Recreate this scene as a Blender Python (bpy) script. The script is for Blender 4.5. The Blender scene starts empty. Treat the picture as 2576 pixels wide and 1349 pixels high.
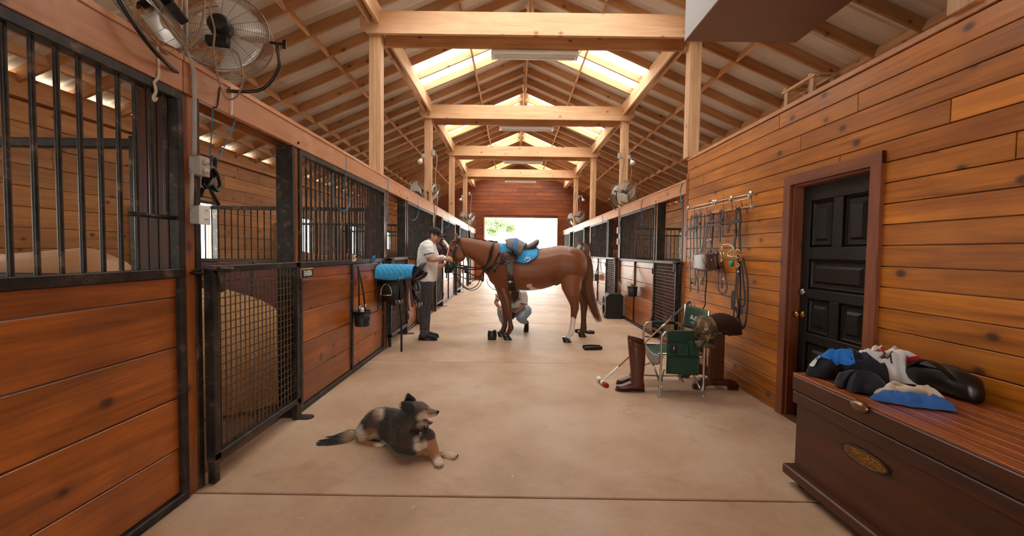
import bpy, math, random
import numpy as np
from mathutils import Vector as V, Matrix, Euler
random.seed(7)
rnd = random.random
def U(a, b): return a + (b - a) * rnd()
S = bpy.context.scene
COL = S.collection
PI = math.pi

# ---------------------------------------------------------------- camera
FPX, CX, CY = 1040.0, 1288.0, 674.5
VPX, VPY, ROLL, CAMH = 1290.0, 633.0, math.radians(.8), 1.45
_f = V(((VPX - CX) / FPX, (CY - VPY) / FPX, -1)).normalized()
_u = V((math.sin(ROLL), math.cos(ROLL), 0)); _u = (_u - _f * _u.dot(_f)).normalized()
_r = _f.cross(_u)
CAMR = Matrix((_r, _f, _u))                 # camera axes -> world axes
cam_d = bpy.data.cameras.new('camera'); cam_d.sensor_width = 36; cam_d.lens = 36 * FPX / 2576
cam_d.clip_start = .05; cam_d.clip_end = 300
cam = bpy.data.objects.new('camera', cam_d); COL.objects.link(cam)
cam.matrix_world = Matrix.Translation((0, 0, CAMH)) @ CAMR.to_4x4()
S.camera = cam
def at(px, py, Y=None, X=None, Z=None):      # point of the place seen at a pixel of the photo, on a plane X, Y or Z
    d = CAMR @ V(((px - CX) / FPX, (CY - py) / FPX, -1))
    if Y is not None: t = Y / d.y
    elif X is not None: t = X / d.x
    else: t = (Z - CAMH) / d.z
    return V((0, 0, CAMH)) + d * t

# ---------------------------------------------------------------- world, exposure
W = bpy.data.worlds.new('sky'); S.world = W; W.use_nodes = True
bg = W.node_tree.nodes['Background']; bg.inputs[0].default_value = (.97, 1, .945, 1); bg.inputs[1].default_value = 6.5
S.view_settings.view_transform = 'Standard'; S.view_settings.look = 'None'
S.view_settings.gamma = 1; S.view_settings.use_curve_mapping = False
S.view_settings.exposure = .72
S.cycles.use_denoising = True; S.cycles.adaptive_threshold = .03
S.cycles.max_bounces = 6; S.cycles.diffuse_bounces = 4; S.cycles.glossy_bounces = 2
S.cycles.transparent_max_bounces = 8; S.cycles.sample_clamp_indirect = 6

# ---------------------------------------------------------------- mesh helpers
class MB:
    def __init__(s): s.v = []; s.f = []; s.flat = set()
    def add(s, vs, fs, flat=False):
        b = len(s.v); s.v += [tuple(x) for x in vs]
        if flat: s.flat.update(range(len(s.f), len(s.f) + len(fs)))
        s.f += [tuple(b + i for i in f) for f in fs]; return s
    def box(s, c, d, R=None, ch=0):
        x, y, z = (d[0] / 2, d[1] / 2, d[2] / 2); c = V(c)
        if ch <= 0:
            p = [V((i * x, j * y, k * z)) for i in (-1, 1) for j in (-1, 1) for k in (-1, 1)]
            fs = [(0, 1, 3, 2), (4, 6, 7, 5), (0, 4, 5, 1), (2, 3, 7, 6), (0, 2, 6, 4), (1, 5, 7, 3)]
        else:
            h = min(ch, x * .49, y * .49, z * .49); p = []; idx = {}
            for i in (-1, 1):
                for j in (-1, 1):
                    for k in (-1, 1):
                        for a in range(3):
                            q = [i * (x - h), j * (y - h), k * (z - h)]
                            q[a] = (i * x, j * y, k * z)[a]
                            idx[i, j, k, a] = len(p); p.append(V(q))
            fs = []
            for a in range(3):
                b, e = (a + 1) % 3, (a + 2) % 3
                for sg in (-1, 1):
                    def key(sb, se, m):
                        t = [0, 0, 0]; t[a] = sg; t[b] = sb; t[e] = se; return idx[t[0], t[1], t[2], m]
                    q = [key(-1, -1, a), key(1, -1, a), key(1, 1, a), key(-1, 1, a)]
                    fs.append(q if sg > 0 else q[::-1])
                for sb in (-1, 1):
                    for se in (-1, 1):
                        def k2(sa, m):
                            t = [0, 0, 0]; t[a] = sa; t[b] = sb; t[e] = se; return idx[t[0], t[1], t[2], m]
                        q = [k2(-1, b), k2(1, b), k2(1, e), k2(-1, e)]
                        fs.append(q if sb * se < 0 else q[::-1])
            for i in (-1, 1):
                for j in (-1, 1):
                    for k in (-1, 1):
                        q = [idx[i, j, k, 0], idx[i, j, k, 1], idx[i, j, k, 2]]
                        fs.append(q if i * j * k > 0 else q[::-1])
        if R is not None: p = [R @ q for q in p]
        return s.add([c + q for q in p], fs, True)
    def loft(s, rings, caps=True, flat=False):      # rings: lists of points, all the same length
        n = len(rings[0]); b = []; fs = []
        for r in rings: b += [V(q) for q in r]
        for i in range(len(rings) - 1):
            for j in range(n):
                k = (j + 1) % n
                fs.append((i * n + j, i * n + k, (i + 1) * n + k, (i + 1) * n + j))
        if caps:
            fs.append(tuple(range(n))[::-1]); fs.append(tuple((len(rings) - 1) * n + j for j in range(n)))
        return s.add(b, fs, flat)
    def cyl(s, p0, p1, r0, r1=None, n=10, caps=True):
        return s.tube([p0, p1], [r0, r0 if r1 is None else r1], n, caps)
    def tube(s, pts, r, n=8, caps=True, closed=False, sq=1.0, ref=None):   # sq: second radius factor (across ref)
        P = [V(p) for p in pts]; m = len(P)
        R = list(r) if hasattr(r, '__len__') else [r] * m
        rings = []; prev = V(ref) if ref is not None else None
        for i in range(m):
            if closed: t = P[(i + 1) % m] - P[i - 1]
            else: t = P[min(i + 1, m - 1)] - P[max(i - 1, 0)]
            if t.length < 1e-9: t = V((0, 0, 1))
            t.normalize()
            if prev is None: prev = V((0, 0, 1)) if abs(t.z) < .9 else V((1, 0, 0))
            a = prev - t * prev.dot(t)
            if a.length < 1e-6: a = t.orthogonal()
            a.normalize(); b = t.cross(a)
            if ref is None: prev = a
            rings.append([P[i] + (a * math.cos(q) + b * math.sin(q) * sq) * R[i] for q in [2 * PI * k / n for k in range(n)]])
        if closed: rings.append(rings[0]); caps = False
        return s.loft(rings, caps)
    def strap(s, pts, w, t, wd, closed=False):      # flat belt: width w along wd, thickness t
        P = [V(p) for p in pts]; m = len(P); wd = V(wd); rings = []
        Wl = w if hasattr(w, '__len__') else [w] * m
        for i in range(m):
            g = (P[(i + 1) % m] - P[i - 1]) if closed else (P[min(i + 1, m - 1)] - P[max(i - 1, 0)])
            g.normalize(); a = wd - g * wd.dot(g)
            if a.length < 1e-4: a = g.orthogonal()
            a.normalize(); b = g.cross(a)
            rings.append([P[i] + a * x * Wl[i] / 2 + b * y * t / 2 for x, y in ((-1, -1), (1, -1), (1, 1), (-1, 1))])
        if closed: rings.append(rings[0])
        return s.loft(rings, not closed, True)
    def lathe(s, prof, n=16, M=None, caps=True):
        M = M or Matrix()
        rings = [[M @ V((max(r, 1e-4) * math.cos(2 * PI * k / n), max(r, 1e-4) * math.sin(2 * PI * k / n), z)) for k in range(n)] for r, z in prof]
        return s.loft(rings, caps)
    def ell(s, c, r, R=None, n=12, m=8):
        c = V(c); rings = []
        for i in range(m + 1):
            a = -PI / 2 + PI * i / m; a = max(-1.54, min(1.54, a))
            q = [V((r[0] * math.cos(a) * math.cos(2 * PI * k / n), r[1] * math.cos(a) * math.sin(2 * PI * k / n), r[2] * math.sin(a))) for k in range(n)]
            rings.append([c + (R @ p if R is not None else p) for p in q])
        return s.loft(rings)
    def prism(s, poly, h, M=None):                  # poly in local xy, extruded along z by h (from 0)
        M = M or Matrix(); n = len(poly)
        a = [M @ V((x, y, 0)) for x, y in poly]; b = [M @ V((x, y, h)) for x, y in poly]
        fs = [tuple(range(n))[::-1], tuple(range(n, 2 * n))] + [(i, (i + 1) % n, n + (i + 1) % n, n + i) for i in range(n)]
        return s.add(a + b, fs, True)
    def grid(s, fn, nu, nv, th=0, flat=False):      # surface fn(u,v); th: thickness along the normal
        P = [[V(fn(i / nu, j / nv)) for j in range(nv + 1)] for i in range(nu + 1)]
        vs = [p for r in P for p in r]; w = nv + 1
        fs = [(i * w + j, (i + 1) * w + j, (i + 1) * w + j + 1, i * w + j + 1) for i in range(nu) for j in range(nv)]
        if th:
            N = []
            for i in range(nu + 1):
                for j in range(nv + 1):
                    a = P[min(i + 1, nu)][j] - P[max(i - 1, 0)][j]; b = P[i][min(j + 1, nv)] - P[i][max(j - 1, 0)]
                    k = a.cross(b); N.append(k.normalized() if k.length > 1e-12 else V((0, 0, 1)))
            o = len(vs); vs = vs + [p - q * th for p, q in zip(vs, N)]
            fs += [tuple(o + k for k in f[::-1]) for f in fs]
            for i in range(nu):
                fs += [(i * w, o + i * w, o + (i + 1) * w, (i + 1) * w), (i * w + nv, (i + 1) * w + nv, o + (i + 1) * w + nv, o + i * w + nv)]
            for j in range(nv):
                e = nu * w
                fs += [(j, j + 1, o + j + 1, o + j), (e + j, o + e + j, o + e + j + 1, e + j + 1)]
        return s.add(vs, fs, flat)
    def mesh(s, name='m', smooth=True):
        m = bpy.data.meshes.new(name); m.from_pydata(s.v, [], s.f)
        if smooth: m.polygons.foreach_set('use_smooth', [i not in s.flat for i in range(len(s.f))])
        m.update(); return m

def wm(o): return (wm(o.parent) if o.parent else Matrix()) @ o.matrix_basis
def link(name, data, parent=None, M=None, mat=None):
    o = bpy.data.objects.new(name, data); COL.objects.link(o)
    M = M or Matrix()
    if parent is not None:
        o.parent = parent; o.matrix_basis = wm(parent).inverted() @ M
    else: o.matrix_basis = M
    if mat is not None and data is not None and not data.materials: data.materials.append(mat)
    return o
def obj(name, mb, mat, parent=None, M=None, smooth=True, label=None):   # mb holds world coordinates unless M is given
    m = mb.mesh(name, smooth)
    if M is None and parent is None and len(m.vertices):               # a single-mesh thing: origin at its base
        c = np.array([v for v in mb.v]); o = V(((c[:, 0].min() + c[:, 0].max()) / 2, (c[:, 1].min() + c[:, 1].max()) / 2, c[:, 2].min()))
        m.transform(Matrix.Translation(-o)); M = Matrix.Translation(o)
    o = link(name, m, parent, M, mat)
    if label: o['label'] = label
    return o
def tag(o, label, cat, group=None, kind=None):
    o['label'] = label; o['category'] = cat
    if group: o['group'] = group
    if kind: o['kind'] = kind
    return o
def thing(name, label, cat, loc=(0, 0, 0), rz=0, group=None):
    o = link(name, None, None, Matrix.Translation(loc) @ Matrix.Rotation(rz, 4, 'Z')); o.empty_display_size = .1
    return tag(o, label, cat, group)
def struct(name, label=None, loc=(0, 0, 0)):
    o = link(name, None, None, Matrix.Translation(loc)); o['kind'] = 'structure'
    if label: o['label'] = label
    return o
def copy_tree(o, M):
    c = o.copy(); COL.objects.link(c); c.matrix_basis = M
    for ch in list(o.children):
        d = ch.copy(); COL.objects.link(d); d.parent = c; d.matrix_basis = ch.matrix_basis
        for g in list(ch.children):
            e = g.copy(); COL.objects.link(e); e.parent = d; e.matrix_basis = g.matrix_basis
    return c
_bc = {}
def board(name, p0, p1, w, t, mat, parent=None, wd=(0, 0, 1), ch=.003, label=None):
    """straight timber from p0 to p1 (centre line); w along wd, t across; local X runs with the grain; alike pieces share mesh data"""
    p0, p1 = V(p0), V(p1); x = p1 - p0; L = x.length; x.normalize()
    z = V(wd); z = (z - x * z.dot(x)).normalized(); y = z.cross(x)
    key = (round(L, 4), round(w, 4), round(t, 4), mat.name, ch)
    if key not in _bc:
        _bc[key] = MB().box((0, 0, 0), (L, t, w), None, ch).mesh(name, False); _bc[key].materials.append(mat)
    M = Matrix((x, y, z)).transposed().to_4x4(); M.translation = (p0 + p1) / 2
    o = link(name, _bc[key], parent, M)
    if label: o['label'] = label
    return o
def spline(pts, k=6, closed=False):                # Catmull-Rom
    P = [V(p) for p in pts]; n = len(P); out = []
    for i in range(n if closed else n - 1):
        a, b, c, d = (P[(i - 1) % n], P[i], P[(i + 1) % n], P[(i + 2) % n]) if closed else (P[max(i - 1, 0)], P[i], P[i + 1], P[min(i + 2, n - 1)])
        for j in range(k):
            t = j / k
            out.append(.5 * ((2 * b) + (c - a) * t + (2 * a - 5 * b + 4 * c - d) * t * t + (3 * b - a - 3 * c + d) * t ** 3))
    if not closed: out.append(P[-1])
    return out
def interp(xs, ys, x): return float(np.interp(x, xs, ys))
def frame(o, x, y, z):                             # matrix from three axes and an origin
    M = Matrix((V(x), V(y), V(z))).transposed().to_4x4(); M.translation = V(o); return M
def remesh(mb, voxel, smooth=6, fac=.5):           # melts overlapping closed pieces into one continuous skin
    m = mb.mesh('tmp'); o = bpy.data.objects.new('tmp', m); COL.objects.link(o)
    r = o.modifiers.new('r', 'REMESH'); r.mode = 'VOXEL'; r.voxel_size = voxel; r.use_smooth_shade = True
    if smooth: q = o.modifiers.new('s', 'SMOOTH'); q.iterations = smooth; q.factor = fac
    dg = bpy.context.evaluated_depsgraph_get(); dg.update()
    out = bpy.data.meshes.new_from_object(o.evaluated_get(dg), depsgraph=dg)
    bpy.data.objects.remove(o); bpy.data.meshes.remove(m)
    out.polygons.foreach_set('use_smooth', [True] * len(out.polygons))
    return out
def paint(m, fn):                                  # coat or skin colour by place on the body; fn(N,3 array) -> N,3 linear colours
    n = len(m.vertices); c = np.empty(n * 3, np.float32); m.vertices.foreach_get('co', c); c = c.reshape(-1, 3)
    a = m.color_attributes.new('Col', 'FLOAT_COLOR', 'POINT')
    k = np.ones((n, 4), np.float32); k[:, :3] = fn(c); a.data.foreach_set('color', k.ravel())
def recentre(m):                                   # move a world-space mesh to its own base point
    n = len(m.vertices); c = np.empty(n * 3, np.float32); m.vertices.foreach_get('co', c); c = c.reshape(-1, 3)
    o = V(((c[:, 0].min() + c[:, 0].max()) / 2, (c[:, 1].min() + c[:, 1].max()) / 2, c[:, 2].min()))
    m.transform(Matrix.Translation(-o)); return Matrix.Translation(o)
def text_mb(txt, size, M, depth=.002):             # flat lettering with a little thickness, centred
    c = bpy.data.curves.new('t', 'FONT'); c.body = txt; c.size = size; c.extrude = depth / 2; c.align_x = 'CENTER'; c.align_y = 'CENTER'
    c.resolution_u = 3; c.offset = size * .012
    o = bpy.data.objects.new('t', c); COL.objects.link(o)
    dg = bpy.context.evaluated_depsgraph_get(); dg.update()
    m = bpy.data.meshes.new_from_object(o.evaluated_get(dg), depsgraph=dg)
    mb = MB(); mb.add([M @ v.co for v in m.vertices], [tuple(p.vertices) for p in m.polygons], True)
    bpy.data.objects.remove(o); bpy.data.curves.remove(c); bpy.data.meshes.remove(m)
    return mb

# ---------------------------------------------------------------- materials
def srgb(r, g, b):
    f = lambda c: ((c / 255) / 12.92 if c / 255 < .04045 else ((c / 255 + .055) / 1.055) ** 2.4)
    return (f(r), f(g), f(b), 1)
class NT:
    def __init__(s, name):
        s.m = bpy.data.materials.new(name); s.m.use_nodes = True; s.t = s.m.node_tree; s.n = s.t.nodes
        s.b = s.n['Principled BSDF']; s.tc = None
    def node(s, ty, **kw):
        x = s.n.new(ty)
        for k, v in kw.items(): setattr(x, k, v)
        return x
    def l(s, a, b): s.t.links.new(a, b)
    def set(s, sock, v):
        if hasattr(v, 'is_output'): s.l(v, sock)
        else: sock.default_value = v
    def math(s, op, a, b=0, c=0, clamp=False):
        x = s.node('ShaderNodeMath', operation=op, use_clamp=clamp)
        for i, v in enumerate((a, b, c)): s.set(x.inputs[i], v)
        return x.outputs[0]
    def mix(s, f, a, b, mode='MIX'):
        x = s.node('ShaderNodeMix', data_type='RGBA', blend_type=mode)
        s.set(x.inputs[0], f); s.set(x.inputs[6], a); s.set(x.inputs[7], b); return x.outputs[2]
    def ramp(s, f, pts):
        x = s.node('ShaderNodeValToRGB'); e = x.color_ramp.elements
        while len(e) < len(pts): e.new(.5)
        for q, (p, c) in zip(e, pts): q.position = p; q.color = c if len(c) == 4 else (*c, 1)
        s.l(f, x.inputs[0]); return x.outputs[0]
    def obj(s, scale=(1, 1, 1), jitter=True, coord='Object'):
        tc = s.node('ShaderNodeTexCoord'); mp = s.node('ShaderNodeMapping'); mp.inputs[3].default_value = scale
        s.l(tc.outputs[coord], mp.inputs[0])
        if jitter:
            oi = s.node('ShaderNodeObjectInfo'); c = s.node('ShaderNodeCombineXYZ')
            for i, k in enumerate((37., 91., 53.)): s.l(s.math('MULTIPLY', oi.outputs['Random'], k), c.inputs[i])
            s.l(c.outputs[0], mp.inputs[1])
        return mp.outputs[0]
    def rand(s): return s.node('ShaderNodeObjectInfo').outputs['Random']
    def noise(s, vec, scale=5, detail=3, rough=.5, dist=0):
        x = s.node('ShaderNodeTexNoise'); s.l(vec, x.inputs['Vector'])
        x.inputs['Scale'].default_value = scale; x.inputs['Detail'].default_value = detail
        x.inputs['Roughness'].default_value = rough; x.inputs['Distortion'].default_value = dist
        return x.outputs['Fac']
    def vor(s, vec, scale, feat='F1', dim='3D', rnd=1):
        x = s.node('ShaderNodeTexVoronoi', feature=feat, voronoi_dimensions=dim); s.l(vec, x.inputs['Vector'])
        x.inputs['Scale'].default_value = scale; x.inputs['Randomness'].default_value = rnd; return x
    def bump(s, h, st=.3, dist=.01):
        x = s.node('ShaderNodeBump'); x.inputs['Strength'].default_value = st; x.inputs['Distance'].default_value = dist
        s.l(h, x.inputs['Height']); s.l(x.outputs[0], s.b.inputs['Normal'])
    def fin(s, col=None, rough=None, metal=None, coat=None, spec=None, sheen=None):
        for k, v in (('Base Color', col), ('Roughness', rough), ('Metallic', metal), ('Coat Weight', coat), ('Coat Roughness', .3), ('Specular IOR Level', spec), ('Sheen Weight', sheen)):
            if v is not None: s.set(s.b.inputs[k], v)
        return s.m
def wood(name, light, dark, knot, rough=.5, knots=1.0, var=.35, coat=0, kscale=3.0, dirt=None):
    t = NT(name); v = t.obj((1, 1, 1)); g = t.node('ShaderNodeMapping'); g.inputs[3].default_value = (1.3, 26, 26); t.l(v, g.inputs[0])
    warp = t.noise(v, 2.2, 2); n1 = t.noise(g.outputs[0], 1.0, 4, .6, 1.2)
    g2 = t.node('ShaderNodeMapping'); g2.inputs[3].default_value = (.45, 5, 5); t.l(v, g2.inputs[0]); n2 = t.noise(g2.outputs[0], 1.3, 3, .55, 1.5)
    f = t.math('ADD', t.math('MULTIPLY', n1, .5), t.math('MULTIPLY', n2, .6))
    c = t.ramp(f, [(.34, dark), (.68, light)])
    lo = t.noise(v, .9, 3, .6); c = t.mix(t.math('MULTIPLY', t.math('SUBTRACT', lo, .44, clamp=True), 2.6, clamp=True), c, dark)
    # knots
    sx = t.node('ShaderNodeSeparateXYZ'); t.l(v, sx.inputs[0]); kv = t.node('ShaderNodeCombineXYZ')
    t.l(t.math('MULTIPLY', sx.outputs[0], .75), kv.inputs[0]); t.l(t.math('MULTIPLY', t.math('ADD', sx.outputs[2], t.math('MULTIPLY', sx.outputs[1], .6)), 1.1), kv.inputs[1])
    vo = t.vor(kv.outputs[0], kscale, 'F1', '2D'); d = t.math('ADD', vo.outputs['Distance'], t.math('MULTIPLY', t.math('SUBTRACT', warp, .5), .09))
    sp = t.node('ShaderNodeSeparateColor'); t.l(vo.outputs['Color'], sp.inputs[0])
    keep = t.math('LESS_THAN', sp.outputs[0], .55 * knots)
    ring = t.math('MULTIPLY', t.math('SUBTRACT', 1, t.math('MULTIPLY', d, 1 / .17), clamp=True), keep)
    core = t.math('MULTIPLY', t.math('SUBTRACT', 1.6, t.math('MULTIPLY', d, 1.6 / .095), clamp=True), keep)
    c = t.mix(t.math('MULTIPLY', ring, .45), c, dark); c = t.mix(t.math('MULTIPLY', core, .8), c, knot)
    # every board a tone of its own
    r = t.rand(); k = t.math('ADD', 1 - var / 2, t.math('MULTIPLY', r, var))
    hs = t.node('ShaderNodeHueSaturation'); t.l(c, hs.inputs['Color']); t.l(k, hs.inputs['Value'])
    c = hs.outputs[0]
    if dirt:
        c = t.mix(t.math('MULTIPLY', t.math('SUBTRACT', t.noise(v, 3.1, 5, .65), .5, clamp=True), 2.2, clamp=True), c, dirt)
    t.bump(n1, .18, .004)
    return t.fin(c, t.math('ADD', rough - .08, t.math('MULTIPLY', n2, .16)), None, coat)
def plain(name, col, rough=.5, metal=0, nscale=0, amt=.25, bump=0, coat=None, sheen=None, bscale=None):
    t = NT(name); c = col
    if nscale:
        v = t.obj(jitter=False); n = t.noise(v, nscale, 4, .6)
        c = t.mix(n, tuple(x * (1 - amt) for x in col[:3]) + (1,), tuple(min(1, x * (1 + amt)) for x in col[:3]) + (1,))
        if bump: t.bump(t.noise(v, bscale or nscale * 3, 3), bump, .004)
    return t.fin(c, rough, metal, coat, None, sheen)
M_ = {}
M_['wall'] = wood('varnished_pine', srgb(214, 130, 32), srgb(134, 68, 10), srgb(44, 20, 8), .38, 1.0, .30, .25)
M_['stall'] = wood('stained_stall_plank', srgb(192, 106, 34), srgb(104, 49, 12), srgb(34, 15, 7), .36, 1.3, .32, .2, dirt=srgb(126, 70, 40))
M_['rail'] = wood('top_rail_wood', srgb(212, 148, 102), srgb(180, 112, 68), srgb(84, 50, 34), .42, .5, .18, .1, dirt=srgb(216, 176, 146))
M_['beam'] = wood('pale_beam_pine', srgb(222, 180, 140), srgb(194, 146, 104), srgb(140, 84, 52), .6, .9, .12)
M_['post'] = wood('ply_post_pine', srgb(226, 184, 144), srgb(190, 142, 100), srgb(120, 76, 48), .62, .5, .14)
M_['raft'] = wood('rafter_fir', srgb(202, 150, 100), srgb(156, 104, 62), srgb(70, 36, 18), .6, .8, .30)
M_['block'] = wood('blocking_fir', srgb(222, 176, 126), srgb(184, 132, 84), srgb(110, 70, 40), .62, .3, .25)
M_['inner'] = wood('unfinished_stall_board', srgb(202, 142, 84), srgb(150, 96, 48), srgb(70, 40, 22), .6, .7, .3)
M_['back'] = wood('redwood_end_board', srgb(150, 78, 38), srgb(98, 44, 19), srgb(44, 18, 10), .5, 1.0, .3)
M_['maroon'] = wood('maroon_stall_board', srgb(122, 52, 44), srgb(84, 30, 28), srgb(40, 18, 16), .5, .5, .3)
M_['trim'] = wood('door_casing_wood', srgb(150, 84, 54), srgb(104, 52, 32), srgb(60, 30, 20), .4, .3, .15, .2)
M_['dark'] = wood('dark_saddle_wood', srgb(112, 62, 32), srgb(68, 34, 18), srgb(30, 16, 10), .5, .5, .2)
M_['trunk'] = wood('walnut_trunk_wood', srgb(96, 44, 16), srgb(50, 21, 7), srgb(34, 14, 8), .42, .3, .15, .15)
M_['trunktop'] = wood('striped_trunk_top', srgb(186, 100, 44), srgb(104, 42, 16), srgb(80, 34, 14), .25, .0, .15, .5)
def steel():
    t = NT('worn_black_steel'); v = t.obj(); n = t.noise(v, 9, 5, .7); n2 = t.noise(v, 40, 3)
    c = t.ramp(n, [(.36, srgb(26, 22, 20)), (.57, srgb(56, 46, 40)), (.74, srgb(128, 104, 84))])
    t.bump(n2, .1, .002); return t.fin(c, t.math('ADD', .34, t.math('MULTIPLY', n, .2)), .35)
M_['steel'] = steel()
M_['wire'] = plain('dusty_wire', srgb(104, 82, 64), .5, .3)
M_['black'] = plain('matte_black', srgb(24, 22, 22), .55)
M_['leather'] = plain('black_leather', srgb(26, 20, 18), .34, 0, 30, .3, .15)
M_['brownleather'] = plain('brown_leather', srgb(78, 42, 28), .4, 0, 30, .3, .15)
M_['boot'] = plain('polished_brown_boot_leather', srgb(88, 40, 22), .3, 0, 9, .25, .05, .3)
M_['suede'] = plain('dark_suede', srgb(60, 34, 22), .85, 0, 20, .3, .2)
M_['chrome'] = plain('chrome', srgb(210, 208, 204), .22, 1)
M_['alu'] = plain('bright_aluminium', srgb(196, 190, 184), .3, 1)
M_['galv'] = plain('painted_grey_sheet_metal', srgb(176, 174, 176), .5, .1, 6, .06)
M_['brownmetal'] = plain('brown_hood_bottom', srgb(132, 98, 80), .6, .1, 5, .1)
M_['white'] = plain('white_enamel', srgb(240, 238, 234), .4)
M_['plastic'] = plain('grey_plastic_box', srgb(172, 164, 156), .5, 0, 20, .1)
M_['cord'] = plain('tan_cord', srgb(150, 122, 100), .6)
M_['rope'] = plain('pale_rope', srgb(206, 186, 164), .85, 0, 80, .2)
M_['twine'] = plain('blue_baling_twine', srgb(58, 130, 170), .7, 0, 60, .3)
M_['orange'] = plain('orange_cord', srgb(196, 92, 52), .6)
M_['brass'] = plain('brass', srgb(190, 140, 70), .3, 1, 60, .3)
def blues():
    t = NT('blue_quilted_pad'); v = t.obj(jitter=False); n = t.noise(v, 60, 3)
    return t.fin(t.mix(n, srgb(36, 138, 196), srgb(64, 172, 226)), .75, None, None, None, .2)
M_['bluepad'] = blues()
M_['green'] = plain('green_canvas', srgb(22, 58, 38), .8, 0, 90, .2, .1, None, .15)
M_['camo'] = None
def camo():
    t = NT('camouflage_cloth'); v = t.obj(jitter=False); a = t.noise(v, 13, 2, .5, .6)
    g = t.node('ShaderNodeMapping'); g.inputs[1].default_value = (7, 3, 5); t.l(v, g.inputs[0]); b = t.noise(g.outputs[0], 15, 2, .5, .5)
    x = t.node('ShaderNodeValToRGB'); x.color_ramp.interpolation = 'CONSTANT'; e = x.color_ramp.elements
    e.new(.5); e.new(.6)
    for q, (p, c) in zip(e, ((0, srgb(44, 36, 26)), (.42, srgb(86, 76, 48)), (.53, srgb(110, 74, 50)), (.62, srgb(150, 124, 92)))): q.position = p; q.color = c
    t.l(a, x.inputs[0]); c = t.mix(t.math('GREATER_THAN', b, .6), x.outputs[0], srgb(34, 28, 24))
    return t.fin(c, .85)
M_['camo'] = camo()
def concrete():
    t = NT('worn_concrete'); v = t.obj(jitter=False); a = t.noise(v, 1.1, 6, .62); b = t.noise(v, 9, 5, .7); c3 = t.noise(v, 75, 3, .6)
    c = t.ramp(a, [(.3, srgb(168, 130, 100)), (.5, srgb(194, 160, 132)), (.72, srgb(212, 186, 164))])
    c = t.mix(t.math('MULTIPLY', b, .5), c, srgb(172, 132, 102))
    st = t.math('SUBTRACT', t.noise(v, 1.9, 6, .72, .8), .585, clamp=True)
    c = t.mix(t.math('MULTIPLY', st, 3.2, clamp=True), c, srgb(150, 108, 80))
    c = t.mix(t.math('MULTIPLY', t.math('GREATER_THAN', c3, .70), .35), c, srgb(240, 220, 196))
    t.bump(t.math('ADD', t.math('MULTIPLY', b, .5), c3), .18, .004)
    return t.fin(c, t.math('ADD', .42, t.math('MULTIPLY', b, .25)))
M_['concrete'] = concrete()
M_['joint'] = plain('dirt_filled_joint', srgb(104, 74, 54), .9, 0, 20, .3)
M_['dirt'] = plain('stall_dirt', srgb(120, 86, 60), .95, 0, 9, .3, .3)
M_['ground'] = plain('pale_gravel_yard', srgb(214, 204, 190), .9, 0, 4, .1)
def roofmat():
    t = NT('galvanised_roof_sheet'); v = t.obj(); n = t.noise(v, 2.5, 3)
    return t.fin(t.mix(n, srgb(226, 218, 204), srgb(240, 234, 224)), .55, .15)
M_['roof'] = roofmat()
def sky_panel():
    t = NT('clear_corrugated_skylight'); tr = t.node('ShaderNodeBsdfTransparent'); tr.inputs[0].default_value = (1, 1, 1, 1)
    tl = t.node('ShaderNodeBsdfTranslucent'); tl.inputs[0].default_value = (.9, .9, .88, 1)
    mx = t.node('ShaderNodeMixShader'); mx.inputs[0].default_value = .35; t.l(tr.outputs[0], mx.inputs[1]); t.l(tl.outputs[0], mx.inputs[2])
    t.l(mx.outputs[0], t.n['Material Output'].inputs[0]); return t.m
M_['sky'] = sky_panel()
def coat(name, rough=.5, fine=60, amt=.2, sheen=.1):
    t = NT(name); a = t.node('ShaderNodeVertexColor'); a.layer_name = 'Col'; v = t.obj(jitter=False)
    g = t.node('ShaderNodeMapping'); g.inputs[3].default_value = (1, 1, .35); t.l(v, g.inputs[0])
    n = t.noise(g.outputs[0], fine, 4, .7); hs = t.node('ShaderNodeHueSaturation'); t.l(a.outputs[0], hs.inputs['Color'])
    t.l(t.math('ADD', 1 - amt, t.math('MULTIPLY', n, amt * 2)), hs.inputs['Value'])
    t.bump(n, .12, .004); return t.fin(hs.outputs[0], rough, None, None, None, sheen)
M_['coat'] = coat('animal_coat', .42, 90, .16)
M_['fur'] = coat('dog_fur', .7, 160, .35, .2)
M_['skin'] = coat('skin', .45, 60, .06, 0)
# ================================================================ the building
BAY = 3.63
FY = [2.33 + BAY * i for i in range(-1, 5)]; FYR = [FY[0] - BAY] + FY        # timber frames: -1.30, 2.33, 5.96, 9.59, 13.22, 16.85
YB, YE = -5.1, 20.45                               # front and back walls
XL, XR, XC = -1.86, 2.48, .26                       # stall faces, ridge line
XOL, XOR = -5.5, 6.02                               # outer walls
SL = .43; ZR = 5.75                                 # rafter slope, underside of the rafters at the ridge
def roofz(x): return ZR - SL * abs(x - XC)
# floor
fl = struct('floor', 'pale worn concrete aisle floor in large slabs')
obj('bed', MB().box((XC, 8.7, -.06), (4.6, 28, .06)), M_['joint'], fl)
ys = [-5.2, -.58, 2.385, 5.34, 8.3, 11.26, 14.22, 17.18, 20.44, 22.6]
for a, b in zip(ys, ys[1:]):
    obj('slab', MB().box((0, 0, 0), (4.5, b - a - .012, .05), None, .006), M_['concrete'], fl, Matrix.Translation((XC + .03, (a + b) / 2, -.025)), False)
for nm, x0, x1 in (('left', XOL, XL - .05), ('right', XR + .05, XOR)):
    s = struct('floor_' + nm, 'bedded earth floor of the stalls on the %s' % nm)
    obj('earth', MB().box(((x0 + x1) / 2, 7.7, -.035), (x1 - x0, 25.6, .05)), M_['dirt'], s)
yard = struct('ground', 'sunlit pale yard outside the barn')
obj('yard_surface', MB().grid(lambda u, v: (-60 + 120 * u, -50 + 150 * v, -.12), 2, 2), M_['ground'], yard)

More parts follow.
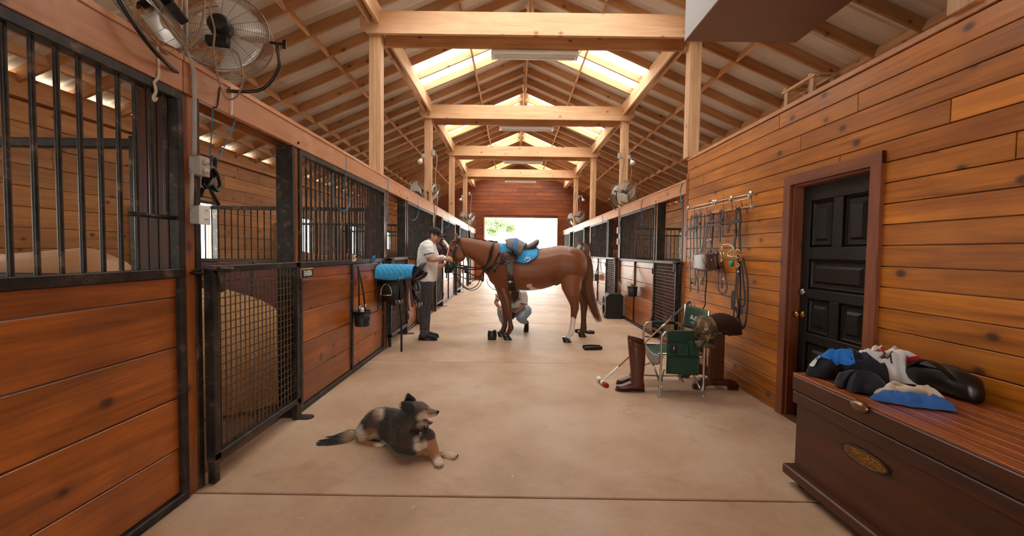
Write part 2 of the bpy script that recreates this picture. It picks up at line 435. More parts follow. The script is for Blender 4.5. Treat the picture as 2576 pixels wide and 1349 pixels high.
# ---- roof
ceil = struct('ceiling', 'open gable roof of fir rafters under metal sheets and clear skylight panels')
RY = [-1.37 + .605 * i for i in range(-6, 37)]
RD = .14                                           # rafter depth (measured square to the slope ~ .175)
sd = math.sqrt(1 + SL * SL)
for y in RY:
    for s in (-1, 1):
        x1 = XC + s * 6.15
        n = V((s * SL, 0, 1)).normalized(); h = n * (RD / 2)
        p0 = V((XC + s * .03, y, ZR - SL * .03)) + h; p1 = V((x1, y, roofz(x1))) + h
        board('rafter', p0, p1, RD, .04, M_['raft'], ceil, n)
for i in range(len(RY) - 1):
    for s in (-1, 1):
        n = V((s * SL, 0, 1)).normalized()
        for k, d in enumerate((1.105, 3.13, 4.22, 5.43)):
            x = XC + s * d
            o = n * (RD / 2 - .004)
            board('blocking', V((x, RY[i] + .021, roofz(x))) + o, V((x, RY[i + 1] - .021, roofz(x))) + o, RD - .012, .038, M_['block'], ceil, n)
# corrugated sheets: one per rafter space; the clear panels sit above the girders in the middle of each bay
SKY = set()
for f in FYR[2:]:
    for i in range(len(RY) - 1):
        if f + 1.55 < RY[i] + .3 < f + 2.75: SKY.add(i)
def sheet_mesh(d0, d1, s, key, mat):
    w = .612; prof = [(0, 0), (.02, .018), (.05, .018), (.07, 0), (.13, .003), (.19, 0), (.21, .018), (.24, .018), (.26, 0), (.33, .003), (.4, 0), (.42, .018), (.45, .018), (.47, 0), (.54, .003), (w, 0)]
    n = V((s * SL, 0, 1)).normalized(); mb = MB(); a = []; b = []
    for y, z in prof:
        a.append(V((XC + s * d0, y, ZR - SL * d0)) + n * (RD + .004 + z)); b.append(V((XC + s * d1, y, ZR - SL * d1)) + n * (RD + .004 + z))
    k = len(prof); mb.add(a + b, [(i, i + 1, k + i + 1, k + i) for i in range(k - 1)], True)
    m = mb.mesh(key, False); m.materials.append(mat); return m
SM = {}
for s in (-1, 1):
    SM[s, 'full'] = sheet_mesh(-.09 if s > 0 else .0, 6.25, s, 'roof_sheet', M_['roof']); SM[s, 'low'] = sheet_mesh(2.16, 6.25, s, 'roof_sheet', M_['roof'])
    SM[s, 'clear'] = sheet_mesh(-.09 if s > 0 else .0, 2.2, s, 'skylight_panel', M_['sky'])
for i in range(len(RY) - 1):
    for s in (-1, 1):
        M = Matrix.Translation((0, RY[i], 0))
        if i in SKY:
            link('roof_sheet', SM[s, 'low'], ceil, M); link('skylight_panel', SM[s, 'clear'], ceil, M)
        else: link('roof_sheet', SM[s, 'full'], ceil, M)
# ridge and girders
L0, L1 = YB, YE
for k, y in enumerate(FYR):
    ya, yb = y, (FYR[k + 1] if k < 6 else YE)
    board('ridge_board', (XC, ya, ZR + .04), (XC, yb, ZR + .04), .24, .04, M_['raft'], ceil)
    for s in (-1, 1): board('ridge_cap', (XC + s * .07, ya, roofz(XC + s * .07) + .182), (XC + s * .07, yb, roofz(XC + s * .07) + .182), .17, .008, M_['roof'], ceil, (1, 0, -s * SL))
    for s in (-1, 1):
        xg = -1.965 if s < 0 else 2.52
        board('girder', (xg + .055 * 1, ya, 4.70), (xg + .055, yb, 4.70), .27, .04, M_['post'], ceil)
        board('girder', (xg - .055 * 1, ya, 4.70), (xg - .055, yb, 4.70), .27, .04, M_['post'], ceil)
        for q in (-1, 1):
            pass
for i, y in enumerate(RY):                           # little ridge hangers
    for s in (-1, 1): board('hanger', (XC + s * .075, y + .07, ZR + .0), (XC + s * .075, y + .07, ZR + .2), .03, .03, M_['raft'], ceil, (0, 1, 0))

# ---- timber frames
FR_LABEL = ['timber roof truss behind the near wall fan at the left edge', 'nearest timber roof truss, its wide pale tie beam spans the top', 'second timber roof truss along the aisle, with flood lamps on its posts', 'third timber roof truss along the aisle, without lamps on its posts', 'farthest timber roof truss, in front of the red end wall']
for k, y in enumerate(FY[1:]):
    t = thing('roof_truss', FR_LABEL[k], 'roof truss', (XC, y, 0), 0, 'timber frames across the aisle')
    for xi in (-1.967, 2.52):
        for q in (-1, 0, 1):                         # each post is three planks nailed together
            z0 = 2.815 if (xi > 0 and k < 2) else 2.515
            board('post', (xi + q * .055, y, z0), (xi + q * .055, y, 4.84), .15, .0535, M_['post'], t, (0, 1, 0))
            if z0 < 2.6: xl = -1.985 if xi < 0 else 2.615; board('post', (xl + q * .055, y, 0), (xl + q * .055, y, 2.37), .09, .053, M_['dark'], t, (0, 1, 0))
    if k == 0: yb0 = y
    poly = [(-2.155, 4.53), (-2.155, 4.66), (-2.07, 4.745), (2.62, 4.745), (2.70, 4.66), (2.70, 4.53), (2.60, 4.44), (-2.06, 4.44)]
    for nm, yo, dz, m in (('tie_beam', -.13, 0, M_['beam']), ('rear_tie_beam', .08, -.035, M_['trim'] if 0 else M_['raft'])):
        n = len(poly); cx = .27; cz = 4.59
        mb = MB().prism([(a - cx, b - cz) for a, b in poly], .055, Matrix(((1, 0, 0, 0), (0, 0, 1, 0), (0, 1, 0, 0), (0, 0, 0, 1))))
        if nm == 'rear_tie_beam': mb = MB().box((0, .03, -.09), (4.28, .05, .2))
        obj(nm, mb, m, t, Matrix.Translation((cx, y + yo, cz + dz)), False)

# ---- back wall with its wide opening
DX0, DX1, DZ = -1.42, 2.2, 3.11
wb = struct('wall_back', 'red stained board end wall around the wide open doorway')
def boards_run(parent, x0, x1, z, w, y, mat, th=.03, along='x', seglen=(2.2, 4.2), name='plank'):
    a = x0
    while a < x1 - .02:
        b = min(x1, a + U(*seglen))
        if x1 - b < .4: b = x1
        if along == 'x': board(name, (a + .002, y, z), (b - .002, y, z), w - .006, th, mat, parent)
        else: board(name, (y, a + .002, z), (y, b - .002, z), w - .006, th, mat, parent)
        a = b
zz = 0; bw = .19
while zz < 5.7:
    c = zz + bw / 2; half = min(5.75, max(.3, (5.95 - zz) / SL))
    xa, xb = XC - half, XC + half
    if zz < DZ - .02:
        boards_run(wb, xa, DX0, c, bw, YE + .03, M_['back']); boards_run(wb, DX1, xb, c, bw, YE + .03, M_['back'])
    else: boards_run(wb, xa, xb, c, bw, YE + .03, M_['back'], seglen=(3, 5))
    zz += bw
obj('backing', MB().box(((XOL + DX0) / 2 - .2, YE + .09, 2.0), (DX0 - XOL + .4, .06, 4)).box(((XOR + DX1) / 2 + .2, YE + .09, 2.0), (XOR - DX1 + .4, .06, 4)).prism([(XOL - .3, DZ + .02), (XOR + .3, DZ + .02), (XC + 4.5, 4.0), (XC, 5.97), (XC - 4.5, 4.0)], .06, Matrix(((1, 0, 0, 0), (0, 0, -1, YE + .12), (0, 1, 0, 0), (0, 0, 0, 1)))), M_['back'], wb)
for x in (DX0 - .0, DX1): board('jamb', (x, YE - .01, 0), (x, YE - .01, DZ), .10, .06, M_['beam'] if x < 0 else M_['trim'], wb, (0, 1, 0))
board('lintel', (DX0, YE - .01, DZ + .02), (DX1, YE - .01, DZ + .02), .05, .1, M_['trim'], wb)
# ---- unseen front wall behind the camera, doorway narrowed to dim the near floor
wf = struct('wall_front', 'unseen board end wall behind the photographer, its doorway narrowed for the light')
FX0, FX1, FZ = -1.0, 1.5, 2.9
obj('boarding', MB().box(((XOL + FX0) / 2, YB - .05, 2.0), (FX0 - XOL + .4, .06, 4)).box(((XOR + FX1) / 2, YB - .05, 2.0), (XOR - FX1 + .4, .06, 4)).prism([(XOL - .3, FZ), (XOR + .3, FZ), (XC + 4.5, 4.1), (XC, 5.97), (XC - 4.5, 4.1)], .06, Matrix(((1, 0, 0, 0), (0, 0, -1, YB), (0, 1, 0, 0), (0, 0, 0, 1)))), M_['back'], wf)

# ---- outer side walls with stall windows
def outer_wall(name, label, X, s, wins):
    w = struct(name, label); z = 0; bw = .235
    r = 0
    while z < 3.05:
        h = min(bw, 3.08 - z); c = z + h / 2
        edges = [YB] + [e for a in wins for e in a] + [YE]
        if 1.2 < c < 2.25: segs = list(zip(edges[::2], edges[1::2]))
        else: segs = [(YB, YE)]
        for a, b in segs: boards_run(w, a, b, c, h, X + s * .02, M_['inner'], .03, 'y', (2.4, 4.6))
        z += h
    board('top_plate', (X, YB, 3.10), (X, YE, 3.10), .14, .06, M_['raft'], w, (1, 0, 0))
    board('frieze', (X + s * .05, YB, 3.25), (X + s * .05, YE, 3.25), .2, .025, M_['inner'], w)
    board('sheathing', (X + s * .06, YB, .6), (X + s * .06, YE, .6), 1.2, .03, M_['inner'], w)
    board('sheathing', (X + s * .06, YB, 2.68), (X + s * .06, YE, 2.68), .9, .03, M_['inner'], w)
    for a, b in zip(edges[::2], edges[1::2]): board('sheathing', (X + s * .06, a, 1.72), (X + s * .06, b, 1.72), 1.06, .03, M_['inner'], w)
    return w
WL = [(f + .45, f + 1.7) for f in FY[:]]; WR = [(f + .45, f + 1.7) for f in FY[2:5]]
outer_wall('wall_left', 'unfinished board outer wall behind the stalls on the left', XOL, -1, WL)
outer_wall('wall_right_outer', 'unfinished board outer wall behind the stalls on the right', XOR, 1, WR)
for i, (X, s, (a, b)) in enumerate([(XOL, -1, w) for w in WL] + [(XOR, 1, w) for w in WR]):
    w = struct('window_%d' % (i + 1), 'open stall window with a dark frame in the outer wall')
    for y in (a, b): board('frame', (X, y, 1.2), (X, y, 2.25), .1, .05, M_['steel'], w, (1, 0, 0))
    for z in (1.2, 2.25): board('frame', (X, a, z), (X, b, z), .1, .05, M_['steel'], w, (1, 0, 0))
    board('shutter', (X + s * .12, b - .02, 1.72), (X + s * .42, b - .05, 1.72), 1.0, .03, M_['white'], w)
obj('backdrop_hedge', MB().box((0, 0, 0), (.1, .1, .1)), M_['green'], None) if 0 else None

# ---- tack room wall on the right
TY1 = FY[2]                                           # its far corner
wr = struct('wall_right', 'varnished knotty pine board wall of the tack room')
DY0, DY1, DH = 2.88, 3.70, 2.07                       # door opening along Y
z = 0; row = 0
while z < 2.77:
    h = min(.1385, 2.77 - z); c = z + h / 2
    segs = [(YB, DY0 - .07), (DY1 + .07, TY1)] if c < DH + .05 else [(YB, TY1)]
    for a, b in segs: boards_run(wr, a, b, c, h, XR + .012, M_['wall'], .024, 'y', (1.6, 3.6))
    z += h; row += 1
board('cap_board', (XR + .06, YB, 2.795), (XR + .06, TY1, 2.795), .14, .04, M_['rail'], wr, (1, 0, 0))
board('sheathing', (XR + .05, YB, 1.38), (XR + .05, DY0 - .1, 1.38), 2.76, .04, M_['raft'], wr)
board('sheathing', (XR + .05, DY1 + .1, 1.38), (XR + .05, TY1, 1.38), 2.76, .04, M_['raft'], wr)
board('sheathing', (XR + .05, DY0 - .1, 2.46), (XR + .05, DY1 + .1, 2.46), .6, .04, M_['raft'], wr)
board('corner_board', (XR + .01, TY1 - .05, 1.3), (XR + .01, TY1 + .02, 1.3), 2.6, .03, M_['trim'], wr)
for zc in [.0 + .1385 * (i + .5) for i in range(20)]:
    board('plank', (XR + .03, TY1 + .01, zc), (XOR, TY1 + .01, zc), .133, .03, M_['inner'], wr)
obj('room_ceiling', MB().box(((XR + XOR) / 2 + .06, (YB + TY1) / 2, 2.74), (XOR - XR - .1, TY1 - YB - .05, .05)), M_['inner'], wr)
d1 = struct('door_1', 'black panelled tack room door in a brown casing')
yc = (DY0 + DY1) / 2
for a in (DY0 - .045, DY1 + .045): board('casing', (XR - .012, a, 0), (XR - .012, a, DH + .09), .09, .03, M_['trim'], d1, (0, 1, 0))
board('casing', (XR - .012, DY0 - .09, DH + .045), (XR - .012, DY1 + .09, DH + .045), .09, .032, M_['trim'], d1)
for a in (DY0 + .01, DY1 - .01): board('jamb', (XR + .07, a, 0), (XR + .07, a, DH), .14, .02, M_['trim'], d1, (1, 0, 0))
board('jamb', (XR + .07, DY0, DH - .01), (XR + .07, DY1, DH - .01), .02, .14, M_['trim'], d1)
def door_black():
    t = NT('black_stained_door'); v = t.obj((1, 1, 1)); n = t.noise(v, 14, 5, .6)
    return t.fin(t.ramp(n, [(.3, srgb(16, 14, 12)), (.75, srgb(34, 29, 25))]), .42)
M_['doorblk'] = door_black()
XD = XR + .10
slb = obj('slab', MB().box((XD + .03, yc, DH / 2), (.035, DY1 - DY0 - .02, DH - .02)), M_['doorblk'], d1, smooth=False)
# rails, stiles and raised panels
W0, W1 = DY0 + .01, DY1 - .01
st = [(W0, W0 + .10), (W1 - .10, W1)]
zr = [(.01, .14), (.40, .50), (.70, .80), (1.08, 1.18), (1.46, 1.56), (1.93, 2.05)]
zp = [(.14, .40), (.50, .70), (.80, 1.08), (1.18, 1.46), (1.56, 1.93)]
zr = [(.0, .10), (.36, .44), (.70, .78), (1.08, 1.16), (1.42, 1.52), (1.92, 2.06)]
for a, b in st: obj('stile', MB().box((XD, (a + b) / 2, DH / 2), (.03, b - a, DH - .02), None, .004), M_['doorblk'], slb, smooth=False)
for a, b in zr: obj('rail', MB().box((XD, yc, (a + b) / 2), (.028, W1 - W0 - .19, b - a), None, .004), M_['doorblk'], slb, smooth=False)
def raised(y0, y1, z0, z1):
    mb = MB(); rr = []
    for i, (ins, dx) in enumerate(((0, .022), (.02, -.004), (.03, .010), (.055, .012), (.075, -.008), (.095, -.008))):
        rr.append([V((XD + dx, y, z)) for y, z in ((y0 + ins, z0 + ins), (y1 - ins, z0 + ins), (y1 - ins, z1 - ins), (y0 + ins, z1 - ins))])
    mb.loft(rr[::-1], True, True); obj('panel', mb, M_['doorblk'], slb, smooth=False)
g = (W0 + W1) / 2
for i in range(5):
    z0, z1 = zr[i][1], zr[i + 1][0]
    if i in (0, 2, 4):
        obj('mullion', MB().box((XD, g, (z0 + z1) / 2), (.028, .1, z1 - z0), None, .004), M_['doorblk'], slb, smooth=False)
        raised(W0 + .1, g - .05, z0, z1); raised(g + .05, W1 - .1, z0, z1)
    else: raised(W0 + .1, W1 - .1, z0, z1)
RX = Matrix.Rotation(-PI / 2, 4, 'Y')
obj('door_knob', MB().lathe([(.03, 0), (.03, .006), (.011, .012), (.011, .03), (.022, .038), (.028, .05), (.024, .064), (.0, .068)], 18, Matrix.Translation((XD - .015, W1 - .055, .93)) @ RX), M_['brass'], slb, label='round brass door knob')
obj('deadbolt', MB().lathe([(.03, 0), (.026, .018), (.018, .022), (0, .023)], 18, Matrix.Translation((XD - .015, W1 - .055, 1.13)) @ RX), M_['alu'], slb, label='silver deadbolt')
board('threshold', (XR + .06, DY0, .01), (XR + .06, DY1, .01), .16, .02, M_['dark'], d1, (1, 0, 0))

# ---- stall fronts and gates
BAR = MB().cyl((0, 0, -.5), (0, 0, .5), .0105, None, 8, False).mesh('bar'); BAR.materials.append(M_['steel'])
ZL, ZG, ZT = 1.28, 1.33, 2.26        # lower wall top, foot of the grille, head of the grille
def steelbar(mb, a, b, w, d): # box between points, width along z or y
    a, b = V(a), V(b); c = (a + b) / 2; e = b - a
    mb.box(c, (abs(e.x) + d, abs(e.y) + (w if abs(e.y) < 1e-6 else 0), abs(e.z) + (w if abs(e.z) < 1e-6 else 0)), None, .004)
def stall_front(s, k, label, feed=False, far=False):
    X = XL if s < 0 else XR; Y0, Y1 = FY[k], (FY[k + 1] if k < 5 else YE)
    D = lambda d: X + s * d
    t = thing('horse_stall', label, 'horse stall', (X, (Y0 + Y1) / 2, 0), 0, 'stall fronts along the aisle')
    # posts of stained wood in steel channels
    board('post', (D(.06), Y0 + .045, 0), (D(.06), Y0 + .045, 2.31), .075, .13, M_['stall'], t, (0, 1, 0))
    board('post', (D(.06), Y0 + 1.225, 0), (D(.06), Y0 + 1.225, 2.31), .06, .12, M_['stall'], t, (0, 1, 0))
    for y in (Y0 + .105, Y0 + 1.17): board('door_jamb', (D(.06), y, 0), (D(.06), y, 2.31), .045, .14, M_['steel'], t, (0, 1, 0), .004)
    ya, yb = Y0 + 1.26, Y1 + .005
    fr = MB(); w = .045
    for z in (.025, ZL + .025, ZT + .025): steelbar(fr, (D(.02), ya, z), (D(.02), yb, z), .05, .07)
    for y in (ya + .022, yb - .022): steelbar(fr, (D(.02), y, .03), (D(.02), y, ZT + .03), w, .068)
    ym = (ya + yb) / 2
    steelbar(fr, (D(.02), ym, .03), (D(.02), ym, ZL + .02), w, .066)
    obj('steel_frame', fr, M_['steel'], t, smooth=False)
    n = int(round((yb - ya) / .088)); zs = ZT - ZG
    M0 = Matrix.Diagonal((1, 1, zs, 1))
    for i in range(1, n):
        y = ya + (yb - ya) * i / n
        z0 = ZG
        if feed and i >= n - 2: z0 = 1.61                                        # short bars over the feed opening
        link('bar', BAR, t, Matrix.Translation((D(.02), y, (z0 + ZT) / 2)) @ Matrix.Diagonal((1, 1, ZT - z0, 1)))
    if feed:
        obj('feed_bar', MB().cyl((D(.02), yb - .30, 1.61), (D(.02), yb - .04, 1.61), .012), M_['steel'], t)
    hs = [.05, .31, .60, .89, 1.17, ZL]
    for a, b in ((ya + .04, ym - .02), (ym + .02, yb - .04)):
        for z0, z1 in zip(hs, hs[1:]):
            board('plank', (D(.03 + U(-.003, .003)), a, (z0 + z1) / 2), (D(.03 + U(-.003, .003)), b, (z0 + z1) / 2), z1 - z0 - .007, .036, M_['stall'], t)
    board('top_rail', (D(.0), Y0, 2.395), (D(.0), Y1 - .004, 2.395), .17, .04, M_['rail'], t)
    board('rail_cap', (D(.085), Y0, 2.495), (D(.085), Y1 - .004, 2.495), .225, .032, M_['rail'], t, (1, 0, 0))
    board('top_rail', (D(.17), Y0, 2.395), (D(.17), Y1 - .004, 2.395), .17, .04, M_['rail'], t)
    obj('rail_fastener', MB().cyl((D(-.02), Y0 + 1.225, 2.35), (D(-.03), Y0 + 1.225, 2.35), .012), M_['steel'], t)
    return t
def wire_mesh(mb, x, y0, y1, z0, z1, n, m):
    for i in range(1, n): y = y0 + (y1 - y0) * i / n; mb.box((x, y, (z0 + z1) / 2), (.006, .006, z1 - z0))
    for i in range(1, m): z = z0 + (z1 - z0) * i / m; mb.box((x - .006, (y0 + y1) / 2, z), (.006, y1 - y0, .006))
GATE = {}
def gate(s, k, label):
    X = XL if s < 0 else XR; Y0 = FY[k] + .135; Y1 = FY[k] + 1.145
    t = thing('stall_gate', label, 'stall gate', (X - s * .035, (Y0 + Y1) / 2, 0), 0, 'wire mesh stall gates')
    x = X - s * .04
    fr = MB()
    for z in (.165, 1.315): fr.box((x, (Y0 + Y1) / 2, z), (.06, Y1 - Y0, .045), None, .004)
    for y in (Y0 + .025, Y1 - .025): fr.box((x, y, .74), (.06, .05, 1.19), None, .004)
    fr.box((x, Y0 + .025, .075), (.046, .044, .142), None, .004); fr.box((x, Y1 - .025, .075), (.046, .044, .142), None, .004)
    gf = obj('gate_frame', fr, M_['steel'], t, smooth=False)
    wmz = MB(); wire_mesh(wmz, x, Y0 + .05, Y1 - .05, .19, 1.29, 19, 21)
    o = obj('wire_mesh', wmz, M_['wire'], t, smooth=False); o['kind'] = 'stuff'
    fp = MB().prism([(-.02, -.05), (.0, -.05)] + [(.08 + .05 * math.cos(a), .05 * math.sin(a)) for a in np.linspace(-PI / 2, PI / 2, 8)] + [(-.02, .05)], .008, Matrix.Translation((x - s * .0, Y1 + .02, .0)) @ Matrix.Diagonal((-s, 1, 1, 1)))
    obj('floor_bracket', fp.box((x, Y1 + .016, .06), (.04, .03, .11)), M_['steel'], t, smooth=False)
    la = MB().tube([(x - s * .035, Y0 + .06, 1.32), (x - s * .035, Y0 - .02, 1.32), (x - s * .02, Y0 - .09, 1.33), (x + s * .03, Y0 - .09, 1.30), (x + s * .02, Y0 - .02, 1.29)], .010, 6)
    la.strap([(x - s * .034, Y0 + .045, 1.31), (x - s * .045, Y0 + .06, 1.24), (x - s * .037, Y0 + .075, 1.18)], .035, .006, (0, 1, 0))
    la.cyl((x - s * .036, Y0 + .02, 1.318), (x - s * .036, Y0 + .16, 1.318), .013)
    obj('latch', la, M_['steel'], gf)
    hi = MB()
    for z in (.3, 1.15): hi.box((x + s * .004, Y1 + .013, z), (.042, .024, .07), None, .004).cyl((x - s * .03, Y1 + .01, z - .05), (x - s * .03, Y1 + .01, z + .05), .011)
    obj('hinge', hi, M_['steel'], gf)
    return t
LAB_L = ['stall front at the left edge, short bars over a feed gap', 'nearest full stall front on the left, with a black name plate', 'stall front on the left behind the man in white', 'third stall front on the left, blue twine on its rail', 'fourth stall front on the left, orange cord on its rail', 'last stall front on the left, beside the far doorway']
for k in range(6): stall_front(-1, k, LAB_L[k], feed=(k == 0))
LAB_R = ['stall front on the right next to the tack room wall, black bucket hung on it', 'second stall front on the right, small brown bag hung on it', 'third stall front on the right, past the bridled horse head', 'last stall front on the right, beside the far doorway']
for k in range(2, 6): stall_front(1, k, LAB_R[k - 2])
GL = ['wire mesh gate in front of the shavings pile, nearest on the left', 'wire mesh stall gate on the left behind the hanging saddle', 'wire mesh stall gate on the left just behind the man', 'wire mesh stall gate on the left under the chestnut horse head', 'farthest wire mesh stall gate on the left side']
for k in range(1, 6): gate(-1, k, GL[k - 1])
GR = ['wire mesh stall gate on the right beside the tack room wall', 'wire mesh stall gate on the right behind the black speaker', 'wire mesh stall gate on the right below the masked horse head', 'farthest wire mesh stall gate on the right side']
for k in range(2, 6): gate(1, k, GR[k - 2])

# ---- partitions between stalls
PBAR = MB().cyl((0, 0, 0), (0, 0, .72), .009, None, 6, False).mesh('bar'); PBAR.materials.append(M_['steel'])
def partition(s, k, label, bars=True):
    y = FY[k] if k < 6 else YE
    xa, xb = (XOL + .03, -2.07) if s < 0 else (2.62, XOR - .03)
    t = thing('stall_partition', label, 'partition', ((xa + xb) / 2, y, 0), 0, 'partitions between the stalls')
    z = .02
    for i in range(5):
        for a, b in ((xa, (xa + xb) / 2 - .03), ((xa + xb) / 2 + .03, xb)):
            board('plank', (a, y, z + .12), (b, y, z + .12), .235, .04, M_['maroon'], t)
        z += .242
    fr = MB()
    fr.box(((xa + xb) / 2, y, 1.265), (xb - xa, .06, .05), None, .004).box(((xa + xb) / 2, y, 2.02), (xb - xa, .05, .05), None, .004)
    for x in (xa + .03, xb - .03): fr.box((x, y, 1.03), (.06, .06, 2.06), None, .004)
    fr.box(((xa + xb) / 2, y, .64), (.06, .05, 1.24), None, .004)
    obj('steel_frame', fr, M_['steel'], t, smooth=False)
    if bars:
        n = int((xb - xa) / .092)
        for i in range(1, n): link('bar', PBAR, t, Matrix.Translation((xa + (xb - xa) * i / n, y, 1.28)))
partition(-1, 1, 'stall partition at the left edge, behind the near post', False)
partition(-1, 2, 'barred maroon partition seen above the nearest mesh gate')
partition(-1, 3, 'second barred partition on the left, deeper in the stalls')
partition(-1, 4, 'third barred partition on the left, behind the barred grille', True)
partition(-1, 5, 'farthest barred partition on the left side', False)
partition(1, 3, 'barred partition on the right behind the dark horse head')
partition(1, 4, 'second barred partition on the right side', True)
partition(1, 5, 'farthest barred partition on the right side', False)
# roof over the eaves ends: nothing outside is needed
# ================================================================ fixtures of the barn
XA = Matrix(((1, 0, 0, 0), (0, 0, -1, 0), (0, 1, 0, 0), (0, 0, 0, 1)))    # prism helper: polygon in XZ, thickness towards -Y
# ---- hood over the tack room wall
hd = thing('heater_hood', 'big grey sheet metal hood box hanging at the upper right', 'hood', (2.38, 3.7, 3.72))
x0, x1, y0, y1, zb, zt = 1.80, 2.98, 2.6, 4.5, 3.72, 4.18
cs = MB()
for a in ((x0 + .004, (y0 + y1) / 2, (zb + zt) / 2, .008, y1 - y0, zt - zb), (x1 - .004, (y0 + y1) / 2, (zb + zt) / 2, .008, y1 - y0, zt - zb), ((x0 + x1) / 2, y0, (zb + zt) / 2, x1 - x0, .008, zt - zb), ((x0 + x1) / 2, y1, (zb + zt) / 2, x1 - x0, .008, zt - zb), ((x0 + x1) / 2, (y0 + y1) / 2, zt, x1 - x0, y1 - y0, .008)):
    cs.box(a[:3], a[3:])
obj('casing', cs, M_['galv'], hd, smooth=False)
obj('bottom_panel', MB().box(((x0 + x1) / 2, (y0 + y1) / 2, zb - .004), (x1 - x0 - .01, y1 - y0 - .01, .01)), M_['brownmetal'], hd, smooth=False)
for x in (x0 + .1, x1 - .1):
    for y in (y0 + .2, y1 - .2): obj('hanger_strap', MB().box((x, y, (zt + roofz(x)) / 2 + .05), (.03, .004, roofz(x) - zt + .1)), M_['steel'], hd, smooth=False)

# ---- fluorescent fixtures under the tie beams
FLAB = ['nearest fluorescent strip light, dusty straw caught on top', 'fluorescent strip light under the second tie beam', 'fluorescent strip light under the third tie beam', 'fluorescent strip light under the farthest tie beam']
def straw(mb, n, fn, l=.05, r=.0012):
    for _ in range(n):
        p = V(fn()); d = V((U(-1, 1), U(-1, 1), U(-.5, .5))).normalized() * U(.4, 1) * l
        mb.tube([p - d / 2, p + d / 2], r, 3, False)
M_['nest'] = plain('dusty_straw_nest', srgb(128, 88, 58), .95, 0, 40, .4)
for k, y in enumerate(FY[2:]):
    c = V((XC + .02, y + .21, 4.335))
    t = thing('strip_light', FLAB[k], 'strip light', c, 0, 'strip lights under the tie beams')
    hw = .62
    obj('housing', MB().prism([(-.10, -.035), (.10, -.035), (.085, .02), (.04, .05), (-.04, .05), (-.085, .02)], 2 * hw, frame(c - V((hw, 0, 0)), (0, 1, 0), (0, 0, 1), (1, 0, 0))), M_['white'], t, smooth=False)
    for s in (-1, 1): obj('end_cap', MB().box(c + V((s * (hw + .006), 0, -.002)), (.014, .19, .085), None, .006), M_['white'], t, smooth=False)
    for s in (-1, 1): obj('tube', MB().cyl(c + V((-hw + .03, s * .045, -.042)), c + V((hw - .03, s * .045, -.042)), .013, None, 8), M_['white'], t)
    for s in (-.4, .4): obj('bracket', MB().box(c + V((s, -.03, .06)), (.03, .05, .05)), M_['galv'], t, smooth=False)
    ns = MB(); straw(ns, (260, 150, 80, 50)[k], lambda: c + V((U(-.45, .48), U(-.02, .05), .052 + abs(random.gauss(0, .016)))), .07, .002)
    o = obj('straw_nest', ns, M_['nest'], t); o['kind'] = 'stuff'
    obj('junction_box', MB().box(c + V((.86, -.08, .075)), (.11, .06, .06), None, .006).tube(spline([c + V((.64, 0, .0)), c + V((.67, 0, .05)), c + V((.74, -.05, .09)), c + V((.8, -.08, .08))], 4), .006, 5), M_['plastic'], t)

# ---- wall fans
def fan_proto():
    t = thing('wall_fan', 'x', 'fan', (0, 0, 0), 0, 'round cage fans on the posts')
    R = .255; cg = MB()
    def dome(r, f): return f * (.055 + .035 * math.sqrt(max(0, 1 - (r / R) ** 2)))
    for f in (-1, 1):
        for i in range(17):
            r = .06 + (R - .06) * i / 16
            cg.tube([(r * math.cos(a), r * math.sin(a), dome(r, f)) for a in np.linspace(0, 2 * PI, 33)[:-1]], .0013, 3, False, True)
        for k in range(16):
            a = 2 * PI * k / 16
            cg.tube([(r * math.cos(a), r * math.sin(a), dome(r, f)) for r in np.linspace(.05, R, 6)], .0018, 3, False)
    for z in (-.055, .055): cg.tube([(R * math.cos(a), R * math.sin(a), z) for a in np.linspace(0, 2 * PI, 33)[:-1]], .004, 5, False, True)
    for k in range(24):
        a = 2 * PI * k / 24; cg.tube([(R * math.cos(a), R * math.sin(a), -.055), (R * math.cos(a), R * math.sin(a), .055)], .0018, 3, False)
    o = obj('cage', cg, M_['wirecage'], t, Matrix())
    for k in range(3):
        a0 = 2 * PI * k / 3
        def bl(u, v):
            r = .05 + .18 * u; a = a0 + (v - .5) * (1.1 + .55 * u); z = (v - .5) * .09 - .01
            return (r * math.cos(a), r * math.sin(a), z)
        obj('blade', MB().grid(bl, 6, 6, .003), M_['blade'], t, Matrix())
    mo = obj('motor', MB().lathe([(0, -.15), (.035, -.15), (.05, -.142), (.062, -.125), (.064, -.06), (.03, -.05), (.03, 0), (0, 0)], 20), M_['black'], t, Matrix())
    obj('switch_box', MB().box((.0, -.115, -.115), (.12, .05, .05), None, .006), M_['black'], mo, Matrix(), False)
    y = MB().tube(spline([(R + .03, 0, 0), (R + .035, -.05, .02), (R + .03, -.16, .05), (.16, -.30, .08), (-.16, -.30, .08), (-R - .03, -.16, .05), (-R - .035, -.05, .02), (-R - .03, 0, 0)], 5), .011, 6)
    y.cyl((R - .01, 0, 0), (R + .07, 0, 0), .009).cyl((-R + .01, 0, 0), (-R - .07, 0, 0), .009).box((R + .075, 0, 0), (.02, .055, .014)).box((-R - .075, 0, 0), (.02, .055, .014))
    obj('yoke', y, M_['steel'], t, Matrix())
    return t
M_['wirecage'] = plain('dusty_chrome_wire', srgb(150, 140, 128), .4, .7)
M_['blade'] = plain('bright_fan_blade', srgb(240, 236, 230), .35, .15)
fp_ = fan_proto()
def fan_at(p, n, label, up=(0, 0, 1), first=[True]):
    z = V(n).normalized(); x = V(up).cross(z).normalized(); y = z.cross(x)
    M = frame(p, x, y, z)
    o = fp_ if first[0] else copy_tree(fp_, M)
    first[0] = False; o.matrix_basis = M; o['label'] = label
    return o
fan_at(at(569, 92, Y=2.66), (-.27, .94, -.17), 'large bright cage fan seen from behind, above the near mesh gate')
fan_at(at(352, 8, Y=2.18), (-.75, -.25, -.6), 'dusty cage fan seen edge-on at the upper left corner')
